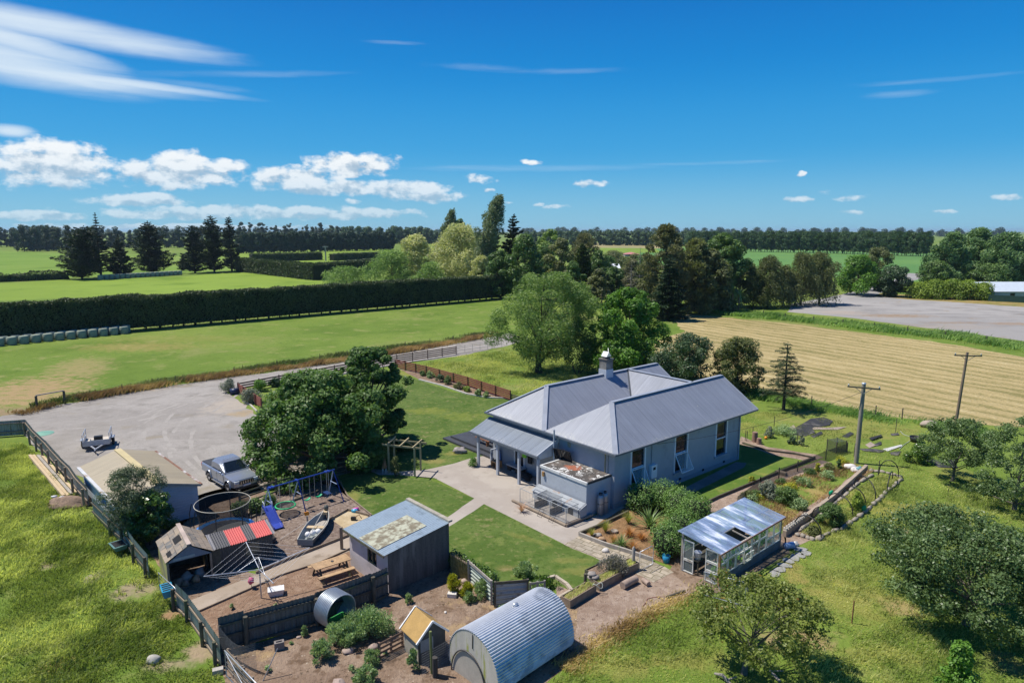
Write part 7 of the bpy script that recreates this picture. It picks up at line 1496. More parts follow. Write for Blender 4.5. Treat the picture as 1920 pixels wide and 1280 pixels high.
t=thing('lawn_boulder','grey boulder on the lawn in front of the deck','boulder',G(862,848));MB().blob((0,0,.15),(.55,.4,.3),4,14,.5).build('stone',mat('lawn_stone',(.3,.27,.26),.9,var=.3,scale=3),t)
# ======================= trees, hedges, shrubs =======================
L_walnut=leaf_mat('walnut_leaf',(.022,.058,.014),(.098,.165,.042),.35,.5,spec=.3)
L_willow=leaf_mat('willow_leaf',(.048,.095,.022),(.22,.30,.095),.35,.5)
L_maple=leaf_mat('round_tree_leaf',(.025,.07,.012),(.13,.25,.035),.35,.5)
L_dark=leaf_mat('dark_shrub_leaf',(.02,.042,.018),(.07,.115,.05),.25,.45,spec=.4)
L_olive=leaf_mat('olive_shrub_leaf',(.04,.055,.015),(.14,.155,.055),.3,.55)
L_pine=leaf_mat('pine_needle',(.008,.019,.011),(.03,.05,.026),.1,.6)
L_hedge=leaf_mat('hedge_leaf',(.012,.024,.008),(.062,.088,.03),.15,.6)
L_belt=leaf_mat('belt_leaf',(.014,.032,.018),(.045,.08,.042),.12,.65)
L_gum=leaf_mat('gum_leaf',(.04,.055,.045),(.10,.12,.09),.15,.65)
L_pop=leaf_mat('poplar_leaf',(.045,.065,.035),(.18,.215,.125),.25,.5)
L_belt2=leaf_mat('green_belt_leaf',(.03,.06,.028),(.09,.145,.065),.2,.6)
L_pale=leaf_mat('pale_willow_leaf',(.21,.23,.10),(.47,.46,.24),.35,.55)
L_mid=leaf_mat('mid_tree_leaf',(.025,.058,.016),(.11,.175,.05),.3,.5)
L_gold=leaf_mat('golden_conifer_leaf',(.02,.042,.012),(.07,.10,.02),.15,.6,(.30,.25,.03))
L_brown=leaf_mat('macrocarpa_leaf',(.045,.055,.024),(.17,.17,.085),.25,.6)
L_bwil=leaf_mat('brown_willow_leaf',(.045,.06,.022),(.17,.185,.08),.35,.55)
L_fruit=leaf_mat('apple_leaf',(.05,.075,.016),(.205,.235,.06),.35,.45,(.25,.14,.035))
L_grey=leaf_mat('grey_apple_leaf',(.035,.065,.02),(.155,.22,.085),.3,.42)
L_citr=leaf_mat('citrus_leaf',(.015,.045,.008),(.10,.17,.025),.2,.3,spec=.6)
L_feath=leaf_mat('feathery_leaf',(.03,.05,.025),(.11,.14,.08),.25,.5)
L_lime=leaf_mat('lime_shrub_leaf',(.06,.11,.012),(.24,.31,.05),.3,.5)
L_hebe=leaf_mat('hebe_leaf',(.05,.11,.022),(.17,.27,.07),.3,.45,(.5,.42,.36))
L_weed=leaf_mat('weed_leaf',(.075,.135,.05),(.27,.35,.17),.3,.5)
L_silver=leaf_mat('silver_leaf',(.08,.10,.075),(.2,.22,.16),.2,.6)
L_flax=leaf_mat('flax_leaf',(.05,.10,.03),(.22,.29,.10),.2,.35)
L_tuss=leaf_mat('tussock_leaf',(.10,.12,.02),(.28,.27,.06),.3,.5)
L_orng=leaf_mat('orange_tussock_leaf',(.25,.11,.03),(.42,.22,.09),.3,.6)
L_yel=leaf_mat('yellow_bush_leaf',(.10,.13,.01),(.36,.34,.03),.3,.5)
L_lav=leaf_mat('lavender_leaf',(.11,.11,.09),(.26,.24,.21),.2,.6)
def th(p,top):return HT(p,top)
def hedge(name,label,p0,p1,H,Wd,n,leaf,m,seed,trunks=0,gap=.0,end0=True,corem=None,jag=.35):
 d=p1-p0;L=d.length;ang=math.atan2(d.y,d.x);t=thing(name,label,'hedge',p0,ang);rng=np.random.RandomState(seed)
 n1=int(n*.55);n2=int(n*.45);W2_=Wd/2
 X=rng.rand(n1)*L;bul=.35*fnoise(X,np.zeros(n1)+5,.5,seed)-.15;Z=gap+(H-gap)*rng.rand(n1)**.9;side=np.where(rng.rand(n1)<.62,-1,1)
 bz=fnoise(X,Z,1.1,seed+2)-.5;Y=side*(W2_*(1-.12*(Z/H))+bul+.55*bz+.16*rng.randn(n1));hz_=gap*.6*fnoise(X,X*0+9,.8,seed+6)
 Z=np.maximum(Z,hz_)
 Y=Y+side*.5*(fnoise(X,Z,.28,seed+12)-.5)
 P1=np.stack([X,Y,Z],1);N1=np.stack([.4*rng.randn(n1),side*1.0,.5*rng.randn(n1)+.2],1)
 X2=rng.rand(n2)*L;Y2=(rng.rand(n2)*2-1)*W2_;Z2=H+jag*(fnoise(X2,Y2,.55,seed+1)-.5)*1.6+.12*rng.randn(n2)-.35*(Y2/W2_)**4
 P2=np.stack([X2,Y2,Z2],1);N2=np.stack([.6*rng.randn(n2),.6*rng.randn(n2),np.ones(n2)],1)
 P=np.concatenate([P1,P2]);N=np.concatenate([N1,N2]);ax=nrmz(np.stack([.4+.5*rng.randn(len(P)),.6*rng.randn(len(P)),.7+.4*rng.randn(len(P))],1));LL=leaf*(.6+.8*rng.rand(len(P)))
 V=leaf_quads(P,N,LL,LL*.5,rng,ax);me=mesh_np('foliage',V,np.arange(len(V)).reshape(-1,4));set_var(me,.1+.4*fnoise(P[:,0],P[:,2]+P[:,1],.7,seed+8)+.45*rng.rand(len(P)));obj('foliage',me,m,t)
 MB().box(.1,L-.1,-W2_*.72,W2_*.72,gap,H-.35).build('light_block_core',corem or mat('hedge_core',(.016,.024,.010),.95,var=.3),t)  # added dark box inside the leaves to block light
 r2=random.Random(seed)
 for k in range(trunks):
  x=L*(k+r2.uniform(.3,.7))/trunks;y=r2.uniform(-.3,.3);MB().tube([(x,y,0),(x+r2.uniform(-.1,.1),y,gap+.5)],r2.uniform(.12,.24),6).build('trunk',BARKD,t)
 return t
hB=G(955,558);hA=G(-110,650);hA=hA+(hA-hB)*.22
hm=HT(G(300,614),547);hedge('shelter_hedge','long tall dark clipped hedge across the back of the green paddock',hA,hB,6.0,2.6,138000,.34,L_hedge,21,62,.5)
hedge('clipped_hedge','clipped hedge running away from the pines behind the long dark hedge',G(452,508),G(600,525),5.6,6,16000,.6,L_hedge,22)
hedge('clipped_hedge','clipped hedge behind the pale willows, beyond the near hedge corner',G(600,522),G(700,510),5.5,5,9000,.6,L_hedge,23)
hedge('clipped_hedge','low distant hedge left of the lone timber pole',G(470,491),G(602,487),4.2,5,7000,.8,L_hedge,24)
hedge('clipped_hedge','low distant hedge right of the lone timber pole',G(622,488.5),G(716,484),3.8,5,6000,.8,L_hedge,25)
hedge('scrub_row','dark low scrub row at the far left behind the bright field',G(-60,531),G(128,523),2.2,3,5000,.55,L_hedge,26,jag=1.6)
def conifer(name,label,base,H,Rx,nw,nb,n,leaf,m,seed,prof=.85,cb=.12,droop=.1,rise=.1,lean=(0,0),group=None,spread=.3,r0=None,tops=1.0,asp=.25,irr=.35,bark=None,dead=0):
 rng=np.random.RandomState(seed);r2=random.Random(seed);t=thing(name,label,'tree',base,r2.random()*6,group);segs=[];mb=MB();r0=r0 or H*.016
 mb.tube([(lean[0]*(k/8)**1.3,lean[1]*(k/8)**1.3,H*k/8*.97)for k in range(9)],[r0*(1.1-k/8)+.02 for k in range(9)],7)
 for i in range(nw):
  s=(i+.5)/nw;z=cb*H+(H-cb*H)*s;R_=Rx*max(.06,(1-s)**prof)*(1 if s>.1 else.8)
  for k in range(nb):
   if r2.random()<irr*.3:continue
   a=k*6.283/nb+i*1.1+r2.uniform(-.4,.4);l=R_*r2.uniform(1-irr,1+irr*.6);b0=Vector((lean[0]*s**1.3,lean[1]*s**1.3,z));e=b0+Vector((math.cos(a)*l,math.sin(a)*l,l*(rise+r2.uniform(-.15,.15))))
   segs.append((*b0,*e,l**1.3));mb.tube([b0,b0.lerp(e,.55),e],[r0*.22*(1-s)+.015,r0*.12*(1-s)+.01,.005],4)
 segs.append((lean[0]*.85,lean[1]*.85,H*.85,lean[0],lean[1],H*1.02,Rx*.25))
 mb.build('trunk',bark or BARKD,t)
 if n:obj('crown',leaf_mesh('crown',[spray_leaves(segs,n,leaf,rng,spread,asp,droop)]),m,t)
 return t
def pine(label,px,py,top,hw,seed,prof='dome',lean=(0,0),n=9000,m=L_pine,cb=.05,name='pine_tree',leaf=.8,nc=0,cr=0):
 b0=G(px,py);H=th(b0,top);Rx=hw*DIST(b0)/F_PX;w={'dome':.52,'cone':.9,'column':.42,'vase':.45}[prof]
 return conifer(name,label,b0,H,Rx,24,8,int(n*1.7),leaf,m,seed,w,.02,.0,.3,lean,spread=.34,asp=.34,irr=.55,r0=H*.016)
pine('dark bushy pine with low branches sweeping left, leftmost of the far pines',154,523,426,44,31,'vase',(2.5,0),n=11000,cb=.08)
b0=G(190,521);conifer('spire_conifer','tallest narrow spired conifer among the far left pines',b0,th(b0,401),36*DIST(b0)/F_PX,22,7,9000,.9,L_pine,32,1.1,.08,.05,.12,spread=.2)
pine('small open pine between the spire and the big round pine',228,519,441,26,33,'cone',n=5000)
pine('broad dark pine standing alone in the middle of the far left row',285,513,417,38,34,'dome',n=11000)
pine('short leaning pine sapling right of the middle pines',344,507,484,12,35,'dome',n=1500)
pine('slim dark pine at the left of the last pine clump',366,512,424,23,36,'column',n=7000)
pine('large dark pine in the middle of the last pine clump',402,510,406,33,37,'dome',n=10000)
pine('slender dark pine at the right of the last pine clump',435,508,408,17,38,'column',n=6000)
def protos(kind,m,k,H,Rx,n,leaf,prof,seed,cb,nc=10,cr=.4,asp=.5,bark=BARKD,outaxis=0.0,wind=(0,0,0),r0=.22):
 res=[]
 for i in range(k):
  rng=np.random.RandomState(seed+i);C=make_clumps(H,cb*H,Rx,prof,nc,cr,seed+i,(0,0),.8,.2);res.append((trunk_mb(H,cb*H,r0,C,0,seed+i,top=.8),leaf_mesh('crown',[clump_leaves(C,n,leaf,rng,asp,.5,.5,.4,outaxis,wind)]),m,bark))
 out_=[]
 for tb_,cm,m_,bk in res:
  out_.append([None,tb_,cm,m_,bk])
 return out_
def belt(name,label,group,line,n,ps,s0=.9,s1=1.1,seed=0,jit=1.0):
 rng=random.Random(seed);pts=[Vector(p)for p in line];tot=sum((c-a).length for a,c in zip(pts,pts[1:]))
 for k in range(n):
  d=tot*(k+.5)/n
  for a,c in zip(pts,pts[1:]):
   l=(c-a).length
   if d<=l:p=a.lerp(c,d/l);break
   d-=l
  p=p+Vector((rng.uniform(-jit,jit),rng.uniform(-jit,jit),0));P=ps[k%len(ps)]
  t=thing(name,label,'tree',p,rng.uniform(0,6.28)if P[4]is not None else 0,group);s_=rng.uniform(s0,s1);t.scale=(s_*rng.uniform(.9,1.1),s_*rng.uniform(.9,1.1),s_)
  if P[0]is None:
   to=P[1].build('trunk',P[4],t);co_=obj('crown',P[2],P[3],t);P[0]=(to,co_)
  else:
   for o in P[0]:o2=o.copy();COL.objects.link(o2);o2.parent=t
pA=protos('belt',L_belt,5,15.5,4.2,2000,1.0,'column',100,.1,18,.4)
belt('belt_conifer','dark conifer in the straight belt behind the far left fields','conifers of the far left belt',[G(446,475),G(738,468.5)],84,pA,.85,1.15,1)
pB=protos('gum',L_gum,4,24,4.5,900,1.5,'dome',120,.3,9,.42)
belt('gum_tree','tall grey green gum tree rising above the far conifer belt','gum trees behind the conifer belt',[G(440,462.5),G(640,459)],34,pB,.8,1.15,2,4)
belt('distant_conifer','distant dark tree on the horizon at the left','trees on the left horizon',[G(-260,463),G(110,463)],76,protos('d',L_belt,4,21,5.5,900,1.5,'dome',140,.05,9,.45),.75,1.2,3,4)
belt('distant_conifer','dark tree in the hazy belt behind the far left pines','trees behind the far left pines',[G(40,472),G(200,466),G(460,463)],64,protos('d',L_belt,4,19.5,5,900,1.4,'dome',150,.04,9,.45),.8,1.2,4,4)
belt('distant_poplar','distant pale green tree behind the belt and the willows','trees behind the willows',[G(620,457),G(840,457)],40,protos('d',L_belt2,3,21,6,800,1.9,'dome',160,.04,8,.5),.75,1.15,5,6)
belt('distant_pine','dark pine in the small clump on the left horizon','pines of the horizon clump',[G(728,452),G(800,452)],12,protos('d',L_belt,3,25,6,600,2.0,'dome',170,.1,8,.5),.9,1.1,6,5)
belt('belt_poplar','dark green tree in the straight belt left of the big brown conifers','trees of the middle belt',[G(985,458.5),G(1310,461.5)],70,protos('pop',L_belt2,4,17.3,4.4,900,1.5,'column',190,.06,9,.5),.92,1.08,7,1.5)
belt('belt_poplar','wind bent green tree of the long belt beyond the blue green field','trees of the right belt',[G(1290,470.5),G(1400,471.5),G(1560,475),G(1740,481)],100,protos('pop',L_belt2,5,17,4.8,2200,.9,'column',200,.13,20,.36,outaxis=.6,wind=(.8,0,.5)),.93,1.05,8,.8)
belt('distant_tree','bluish tree on the far right horizon behind the long belt','trees on the right horizon',[G(960,443.5),G(1480,443),G(1940,444)],120,protos('d',L_belt,3,26,16,500,4.0,'dome',220,.02,8,.5),.55,1.15,9,30)
belt('distant_tree','bluish tree on the far left horizon','trees on the left far horizon',[G(-500,446),G(900,446)],130,protos('d',L_belt,3,25,14,500,3.4,'dome',230,.02,8,.5),.55,1.1,10,30)
def big(name,label,px,py,top,hw,prof,m,seed,n=8000,leaf=.5,nc=26,cr=.32,cb=.1,**kw):
 b0=G(px,py);H=th(b0,top);Rx=hw*DIST(b0)/F_PX;return tree(name,label,'tree',b0,H,Rx,prof,nc,cr,n,leaf,m,seed,cb,**kw)
WK=dict(outaxis=.7,wind=(.9,0,-.1),flat=.8,asp=.3)
big('pale_willow','pale yellow green willow, tallest of the willows behind the hedge',860,538,421,62,'dome',L_pale,41,15000,.75,40,.27,strands=(700,8,3.0,.6),**WK)
big('pale_willow','pale round willow left of the tallest willow',783,534,441,46,'dome',L_pale,42,10000,.75,30,.28,strands=(400,8,2.5,.6),**WK)
big('pale_willow','pale willow mound right of the tallest willow, below the leaning poplar',905,545,480,32,'dome',L_pale,43,6000,.6,22,.3,strands=(250,8,2.0,.5),**WK)
L_gwil=leaf_mat('green_willow_leaf',(.07,.13,.035),(.22,.31,.10),.35,.55)
big('green_willow','fresh green willow in front of the pale willows',735,536,470,58,'dome',L_gwil,44,11000,.6,30,.28,strands=(400,8,2.0,.5),**WK)
big('green_willow','low yellow green willow at the left end of the willow group',650,536,500,42,'dome',L_gwil,45,7000,.55,24,.3,**WK)
big('green_willow','green willow tops showing above the hedge by the pale willows',810,545,492,40,'dome',L_gwil,46,6000,.55,22,.3,**WK)
big('leaning_poplar','very tall poplar bent to the right by the wind',893,543,366,25,'column',L_pop,47,14000,.6,60,.36,.12,lean=(7.5,0),flat=1.3,outaxis=.8,wind=(1.0,0,.9),asp=.4,inner=.15,ttop=.9)
big('leaning_poplar','smaller ragged poplar left of the tall bent poplar',828,530,393,18,'column',L_pop,48,8000,.6,40,.36,.12,lean=(4.0,0),flat=1.3,outaxis=.8,wind=(1.0,0,.9),asp=.4,inner=.15)
pine('dark conifer top behind the bent poplar',962,540,405,30,49,'dome',n=9000,cb=.35)
pine('dark slim conifer between bent poplar and dark conifer top',926,540,418,20,50,'dome',n=7000,m=L_mid,name='dark_tree')
big('dark_tree','dark tree top left of the bent poplar',862,528,411,26,'dome',L_mid,51,6000,.7,22,.34)
big('broad_tree','mid green tree at the right end of the dark hedge',938,560,470,34,'dome',L_mid,52,11000,.5,30,.3)
big('broad_tree','dark green bushy tree behind the large willow',985,562,440,42,'dome',L_mid,53,12000,.55,34,.3)
big('broad_tree','pale green tree crown behind the round garden trees',1032,545,430,34,'dome',L_willow,54,9000,.6,28,.3)
big('broad_tree','olive green tree left of the golden conifer',1052,556,446,34,'dome',L_bwil,55,9000,.5,28,.3)
MK=dict(outaxis=.8,wind=(.3,0,.5),flat=.7,asp=.35,bark=BARKD,inner=.45)
big('brown_conifer','brownish dark conifer behind the golden conifer',1093,540,437,40,'dome',L_brown,56,11000,.6,50,.22,.05,**MK)
b0=G(1090,560);conifer('golden_conifer','dense golden tipped conical conifer',b0,th(b0,458),26*DIST(b0)/F_PX,24,12,14000,.55,L_gold,57,.55,.02,.0,.5,spread=.5,asp=.5,irr=.15)
big('golden_shrub','golden brown shrub left of the golden conifer',1014,556,498,19,'dome',L_gold,58,4000,.4,16,.36)
big('golden_shrub','golden shrub right of the golden conifer beside the bare tree',1135,566,514,20,'dome',L_gold,59,4000,.4,16,.36)
big('broad_tree','bright green tree right of the golden conifer',1122,545,470,24,'dome',L_mid,60,6000,.5,22,.32)
big('broad_tree','low olive shrub row in front of the distant tan field',1150,500,470,30,'dome',L_bwil,61,5000,.6,20,.34)
big('broad_tree','grey green bushes around the white roofed shed',1176,530,490,20,'dome',L_olive,62,4000,.5,18,.34)
for k,(px,py,top,hw,m_)in enumerate(((1075,575,490,30,L_mid),(1120,570,505,26,L_bwil),(1150,562,500,26,L_mid),(1185,558,486,26,L_brown),(1215,575,480,30,L_bwil),(1105,525,478,26,L_bwil),(1140,515,480,22,L_mid),(1020,552,462,30,L_mid),(1290,560,470,34,L_mid),(1400,560,492,30,L_olive))):
 big('mixed_tree',['mid green tree directly behind the golden conifer foot','olive tree below the white roofed shed','leafy tree in front of the white roofed shed','brown tree beside the bare dead branches','olive tree at the left foot of the macrocarpas','olive tree top left of the white roofed shed','small tree behind the white roofed shed','mid green tree above the big willow crown','green tree between the two macrocarpas','olive tree between round dark tree and willow row'][k],px,py,top,hw,'dome',m_,300+k,6500,.48,26,.28,.04)
big('broad_tree','dark bushes left of the white roofed shed',1112,530,492,26,'dome',L_mid,641,5000,.5,20,.34)
big('broad_tree','green bushes filling the gap below the white roofed shed',1160,545,512,30,'dome',L_bwil,642,5000,.45,20,.34)
big('broad_tree','dark hedge like bushes right of the white roofed shed',1205,520,478,24,'dome',L_mid,643,5000,.5,20,.34)
big('broad_tree','olive bush in front of the pink roofed house',1190,500,476,22,'dome',L_olive,63,4000,.6,18,.34)
for k,(px,py,top,hw,lab)in enumerate(((1128,568,502,20,'bare grey dead tree in front of the golden shrub'),(1182,568,490,26,'bare grey dead tree left of the big brown conifers'),(1198,560,462,20,'tall bare dead branches against the big brown conifer'))):
 b0=G(px,py);conifer('dead_tree',lab,b0,th(b0,top),hw*DIST(b0)/F_PX,12,6,0,.3,L_brown,64+k,.5,.2,0,.1,bark=mat('dead_wood',(.26,.23,.2),.9,var=.2),r0=.16)
big('macrocarpa_tree','large brownish macrocarpa, tallest tree of the middle clump',1244,590,422,54,'dome',L_brown,68,20000,.6,80,.2,.06,**MK)
big('macrocarpa_tree','brownish green macrocarpa right of the tallest macrocarpa',1300,585,448,50,'dome',L_bwil,69,17000,.6,70,.21,.05,**MK)
big('broad_tree','round dark green tree on the right of the macrocarpas',1352,575,438,44,'round',L_mid,70,14000,.55,40,.28,.15)
big('broad_tree','mid green bushy tree below the round dark tree',1330,585,468,48,'dome',L_bwil,71,14000,.55,40,.28)
b0=G(1252,600);conifer('dark_conifer','dark low spreading conifer at the corner of the hay field',b0,th(b0,478),40*DIST(b0)/F_PX,20,10,16000,.5,leaf_mat('dark_conifer_leaf',(.008,.022,.010),(.032,.062,.024),.1,.6),72,.7,.03,.05,.0,spread=.4,asp=.4)
big('bush_tree','brown green bush left of the cabbage tree',1345,583,540,40,'dome',L_olive,73,9000,.4,30,.3)
big('bush_tree','reddish brown bush behind the cabbage tree',1378,574,498,26,'dome',L_brown,74,7000,.45,24,.32)
for k,(px,hw,lab)in enumerate(((1372,1.1,'left head of the pale cabbage trees at the field edge'),(1384,1.2,'right head of the pale cabbage trees at the field edge'))):
 b0=G(px,586);H=th(b0,532+8*k);t=spike('cabbage_tree',lab,'tree',b0,2.4,150,.14,L_flax,75+k,1.7,bend=.9);t.children[0].location=(0,0,H-2);MB().tube([(0,0,0),(.1,0,H*.5),(0,0,H-1.9)],[.22,.17,.15],7).build('trunk',BARKG,t)
WK2=dict(outaxis=.5,wind=(.6,0,-.8),flat=.9,asp=.3)
for k,(px,py,top,hw,lab)in enumerate(((1412,578,508,26,'pale brown drooping tree at the left of the willow row'),(1440,576,480,36,'brown green weeping tree second in the willow row'),(1468,574,500,26,'yellow green weeping tree in the middle of the willow row'),(1500,572,474,36,'tall brown green weeping tree in the willow row'),(1535,570,473,32,'weeping tree at the right end of the willow row'))):
 big('weeping_tree',lab,px,py,top,hw,'dome',[L_olive,L_bwil,L_gwil if False else L_bwil,L_bwil,L_bwil][k],80+k,9000,.45,28,.3,.22,strands=(500,8,3.2,.5),bark=BARKD,**WK2)
big('broad_tree','light green tree beside the gravel lot entrance',1607,553,478,40,'dome',L_maple,86,11000,.5,30,.3,.15)
big('broad_tree','dark tree top behind the light green lot tree',1640,545,464,38,'dome',L_bwil,87,9000,.5,28,.3)
big('broad_tree','round dark glossy tree at the corner of the gravel lot',1672,556,500,34,'round',L_dark,88,11000,.45,30,.3,.04)
WK3=dict(outaxis=.7,wind=(.8,0,.4),flat=.85,asp=.4)
L_rg=leaf_mat('green_poplar_leaf',(.03,.07,.025),(.12,.20,.07),.25,.5)
for k,(px,py,top,hw,lab)in enumerate(((1765,545,436,44,'large green tree at the left of the mass behind the red roof'),(1815,540,428,40,'tall wind bent green tree with a spike top'),(1868,545,436,44,'large green tree behind the long shed'),(1925,545,434,46,'large green tree at the right edge of the photo'))):
 big('tall_green_tree',lab,px,py,top,hw,'dome',L_rg,90+k,15000,.7,44,.27,.05,lean=(2,0),**WK3)
big('tall_green_tree','lower dull green tree in front of the tall mass, left side',1752,548,490,36,'dome',L_mid,95,9000,.5,28,.3)
big('tall_green_tree','lower dark green tree above the red roof',1850,548,495,40,'dome',L_mid,96,9000,.5,28,.3)
for k,(px,hw,top)in enumerate(((1722,24,530),(1752,26,525),(1785,24,525),(1815,24,526),(1842,20,530))):
 p=G(px,559+k*.8);bush('yellow_green_shrub',['leftmost yellow green shrub of the row beside the gravel lot','second yellow green shrub from the left beside the gravel lot','middle yellow green shrub of the row beside the gravel lot','second yellow green shrub from the right, near the red roof','rightmost yellow green shrub, next to the long shed'][k],'shrub',p,th(p,top),hw*DIST(p)/F_PX,16,4500,.42,L_lime,100+k,'shrub row by the gravel lot')
b0=G(1010,698);H=th(b0,511)
tree('willow_tree','big wind blown green willow behind the house','tree',b0,H,7.0,'vase',90,.17,36000,.26,L_willow,110,.16,(1.3,0),.7,BARKD,.42,30,asp=.3,outaxis=.7,wind=(.9,0,-.1),strands=(900,9,1.5,.24,(.45,0)),inner=.5,fill=.35,add=[(-5.2,0,5.6,1.5,1.5,1.3),(-5.8,.3,4.4,1.2,1.2,1.1),(-4.6,-.5,7.2,1.4,1.4,1.1),(-3.2,0,8.9,1.5,1.5,1.1),(5.4,0,7.5,1.5,1.5,1.2),(5.8,0,9.2,1.2,1.2,1.0),(3.6,.2,10.6,1.4,1.4,1.0),(6.2,0,5.4,1.2,1.2,1.2)],ttop=.5)
b0=G(1176,702);H=th(b0,541)
tree('round_garden_tree','round bright green tree behind the chimney','tree',b0,H,5.3,'dome',60,.22,34000,.3,L_maple,111,.05,(0,0),.75,BARK,.28,18,sub=9,inner=.3)
p=G(1082,700);bush('understory_shrub','dark thin shrub between the willow and the round tree','shrub',p,th(p,600),2.6,20,9000,.2,L_mid,112,cr=.35)
p=G(1290,735);tree('dense_dark_bush','dense dark green tree directly behind the house roof','tree',p,th(p,627),3.3,'round',34,.28,20000,.2,L_dark,113,.02,bark=BARKD,r0=.14,nl=10,sub=8)
p=G(1380,738);tree('olive_bush','olive green rounded tree at the rear corner of the house','tree',p,th(p,634),3.2,'round',34,.28,20000,.2,L_olive,114,.02,bark=BARKD,r0=.14,nl=10,sub=8)
p=G(1236,735);bush('dense_dark_bush','smaller dark shrub joining the round tree and the dark bush','shrub',p,th(p,660),2.0,16,6000,.2,L_dark,115)
b0=G(1469,768);conifer('small_cedar','small open layered conifer standing by the hay field',b0,th(b0,642),2.7,13,7,11000,.2,leaf_mat('cedar_needle',(.02,.035,.015),(.085,.11,.05),.15,.6),116,.55,.2,.1,.08,spread=.28,asp=.22,irr=.4,r0=.14)
def walnut(label,px,py,top,Rx,seed,cx,n,nc,Ry=None):
 b0=G(px,py);H=th(b0,top);return tree('walnut_tree',label,'tree',b0,H,Rx,'dome',nc,.185,n,.25,L_walnut,seed,.04,cx,.7,BARK,.3,30,asp=.6,sub=8,inner=.5,Ry=Ry,ttop=.55,fill=.35)
walnut('broad dark leafy tree spreading over the parked truck',594,876,702,5.7,120,(.2,.6),46000,74)
walnut('dark leafy tree behind, by the red fence and back lawn',694,838,654,3.9,121,(.1,.4),33000,68)
p=G(262,1012);tree('garage_tree','feathery grey green tree covering the garage corner','tree',p,th(p,876),2.0,'round',44,.24,22000,.11,L_feath,122,.2,bark=BARK,r0=.07,nl=14,asp=.35,sub=7,flat=.8,lean=(-.2,0))
p=G(283,1020);tree('citrus_tree','glossy dark citrus like tree in front of the garage wall','tree',p,th(p,925),1.5,'round',30,.27,11000,.14,L_citr,123,.12,bark=BARK,r0=.06,nl=10,asp=.6,sub=8)
AP=dict(bark=mat('bark_orchard',(.13,.12,.095),.95,var=.3,scale=3),asp=.55,sub=6,flat=.65,inner=.5,fill=.75,jit=.8)
b0=G(1398,1262);tree('apple_tree','crooked apple tree with rusty leaf tips in the foreground beside the greenhouse','tree',b0,3.45,2.95,'flat',56,.185,15000,.125,L_fruit,124,.46,(.9,.5),r0=.13,nl=24,ttop=.5,**AP)
b0=G(1815,1172);tree('apple_tree','largest grey green apple tree at the right edge of the orchard','tree',b0,4.8,4.1,'flat',130,.17,50000,.13,L_grey,125,.26,(-.2,.2),r0=.16,nl=24,ttop=.5,**AP)
b0=G(1786,902);tree('apple_tree','small spreading apple tree in front of the far power pole','tree',b0,th(b0,783),2.5,'flat',55,.2,15000,.13,L_grey,126,.32,(.2,0),r0=.1,nl=20,ttop=.6,**AP)
b0=G(1900,955);tree('apple_tree','grey green apple tree cut by the right edge behind the largest one','tree',b0,th(b0,783),2.9,'dome',60,.2,18000,.13,L_grey,127,.1,(.3,0),r0=.12,nl=16,**AP)
b0=G(1790,1345);tree('young_tree','young bright green tree at the bottom right edge','tree',b0,th(b0,1205),1.05,'cone',26,.32,6000,.12,L_maple,128,.05,r0=.05,nl=10,bark=BARK,sub=8)
p=G(1690,850);bush('low_green_shrub','dark green low shrub left of the small apple tree','shrub',G(1722,868),1.5,1.0,14,4000,.13,L_citr,129)
for k,(p,q_,lab)in enumerate((((1408,1228),(1462,1276),'pale fallen branch right of the crooked apple trunk'),((1340,1262),(1372,1284),'pale fallen branch left of the crooked apple trunk'))):
 a,c=G(*p,.12),G(*q_,.12);t=thing('fallen_branch',lab,'branch',a);MB().tube([a,a.lerp(c,.4)+Vector((.05,.05,.1)),c],[.05,.07,.06],7).build('wood',BARKG,t,True);MB().tube([a.lerp(c,.6),a.lerp(c,.9)+Vector((.3,.1,.25))],[.04,.02],6).build('side_branch',BARKG,t,True)
hp_=[(1192,948),(1232,946),(1262,962),(1288,975),(1262,1005),(1238,1030)]
C=[]
for k,(x,y)in enumerate(hp_):
 p=G(x+12,y+10);r_=(1.05,1.15,1.1,1.05,1.1,.95)[k];C.append((p.x,p.y,.95,r_,r_,1.05))
p0=G(1242,985);t=thing('hebe_hedge','rounded curved hedge with pale flower flecks beside the house','hedge',p0);rng=np.random.RandomState(5)
C2=[(c[0]-p0.x,c[1]-p0.y,*c[2:])for c in C];C3=C2+[(c[0]+random.Random(i).uniform(-.7,.7),c[1]+random.Random(i+9).uniform(-.7,.7),.95+random.Random(i+5).uniform(-.2,.45),.45,.45,.4)for i,c in enumerate(C2*4)]
obj('foliage',leaf_mesh('foliage',[clump_leaves(C3,26000,.10,rng,.5,.25,.5,.4)]),L_hebe,t);mb=MB()
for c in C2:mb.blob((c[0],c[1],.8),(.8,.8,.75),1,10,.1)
mb.build('light_block_core',mat('hedge_core',(.016,.024,.010),.95),t)  # added dark blobs within the leaf shell, blocking light as in the hedges
bush('purple_shrub','dull purple lavender shrub behind the greenhouse roof','shrub',G(1315,980),1.15,.6,12,2500,.1,leaf_mat('purple_leaf',(.07,.06,.06),(.16,.14,.15),.2,.6),131)
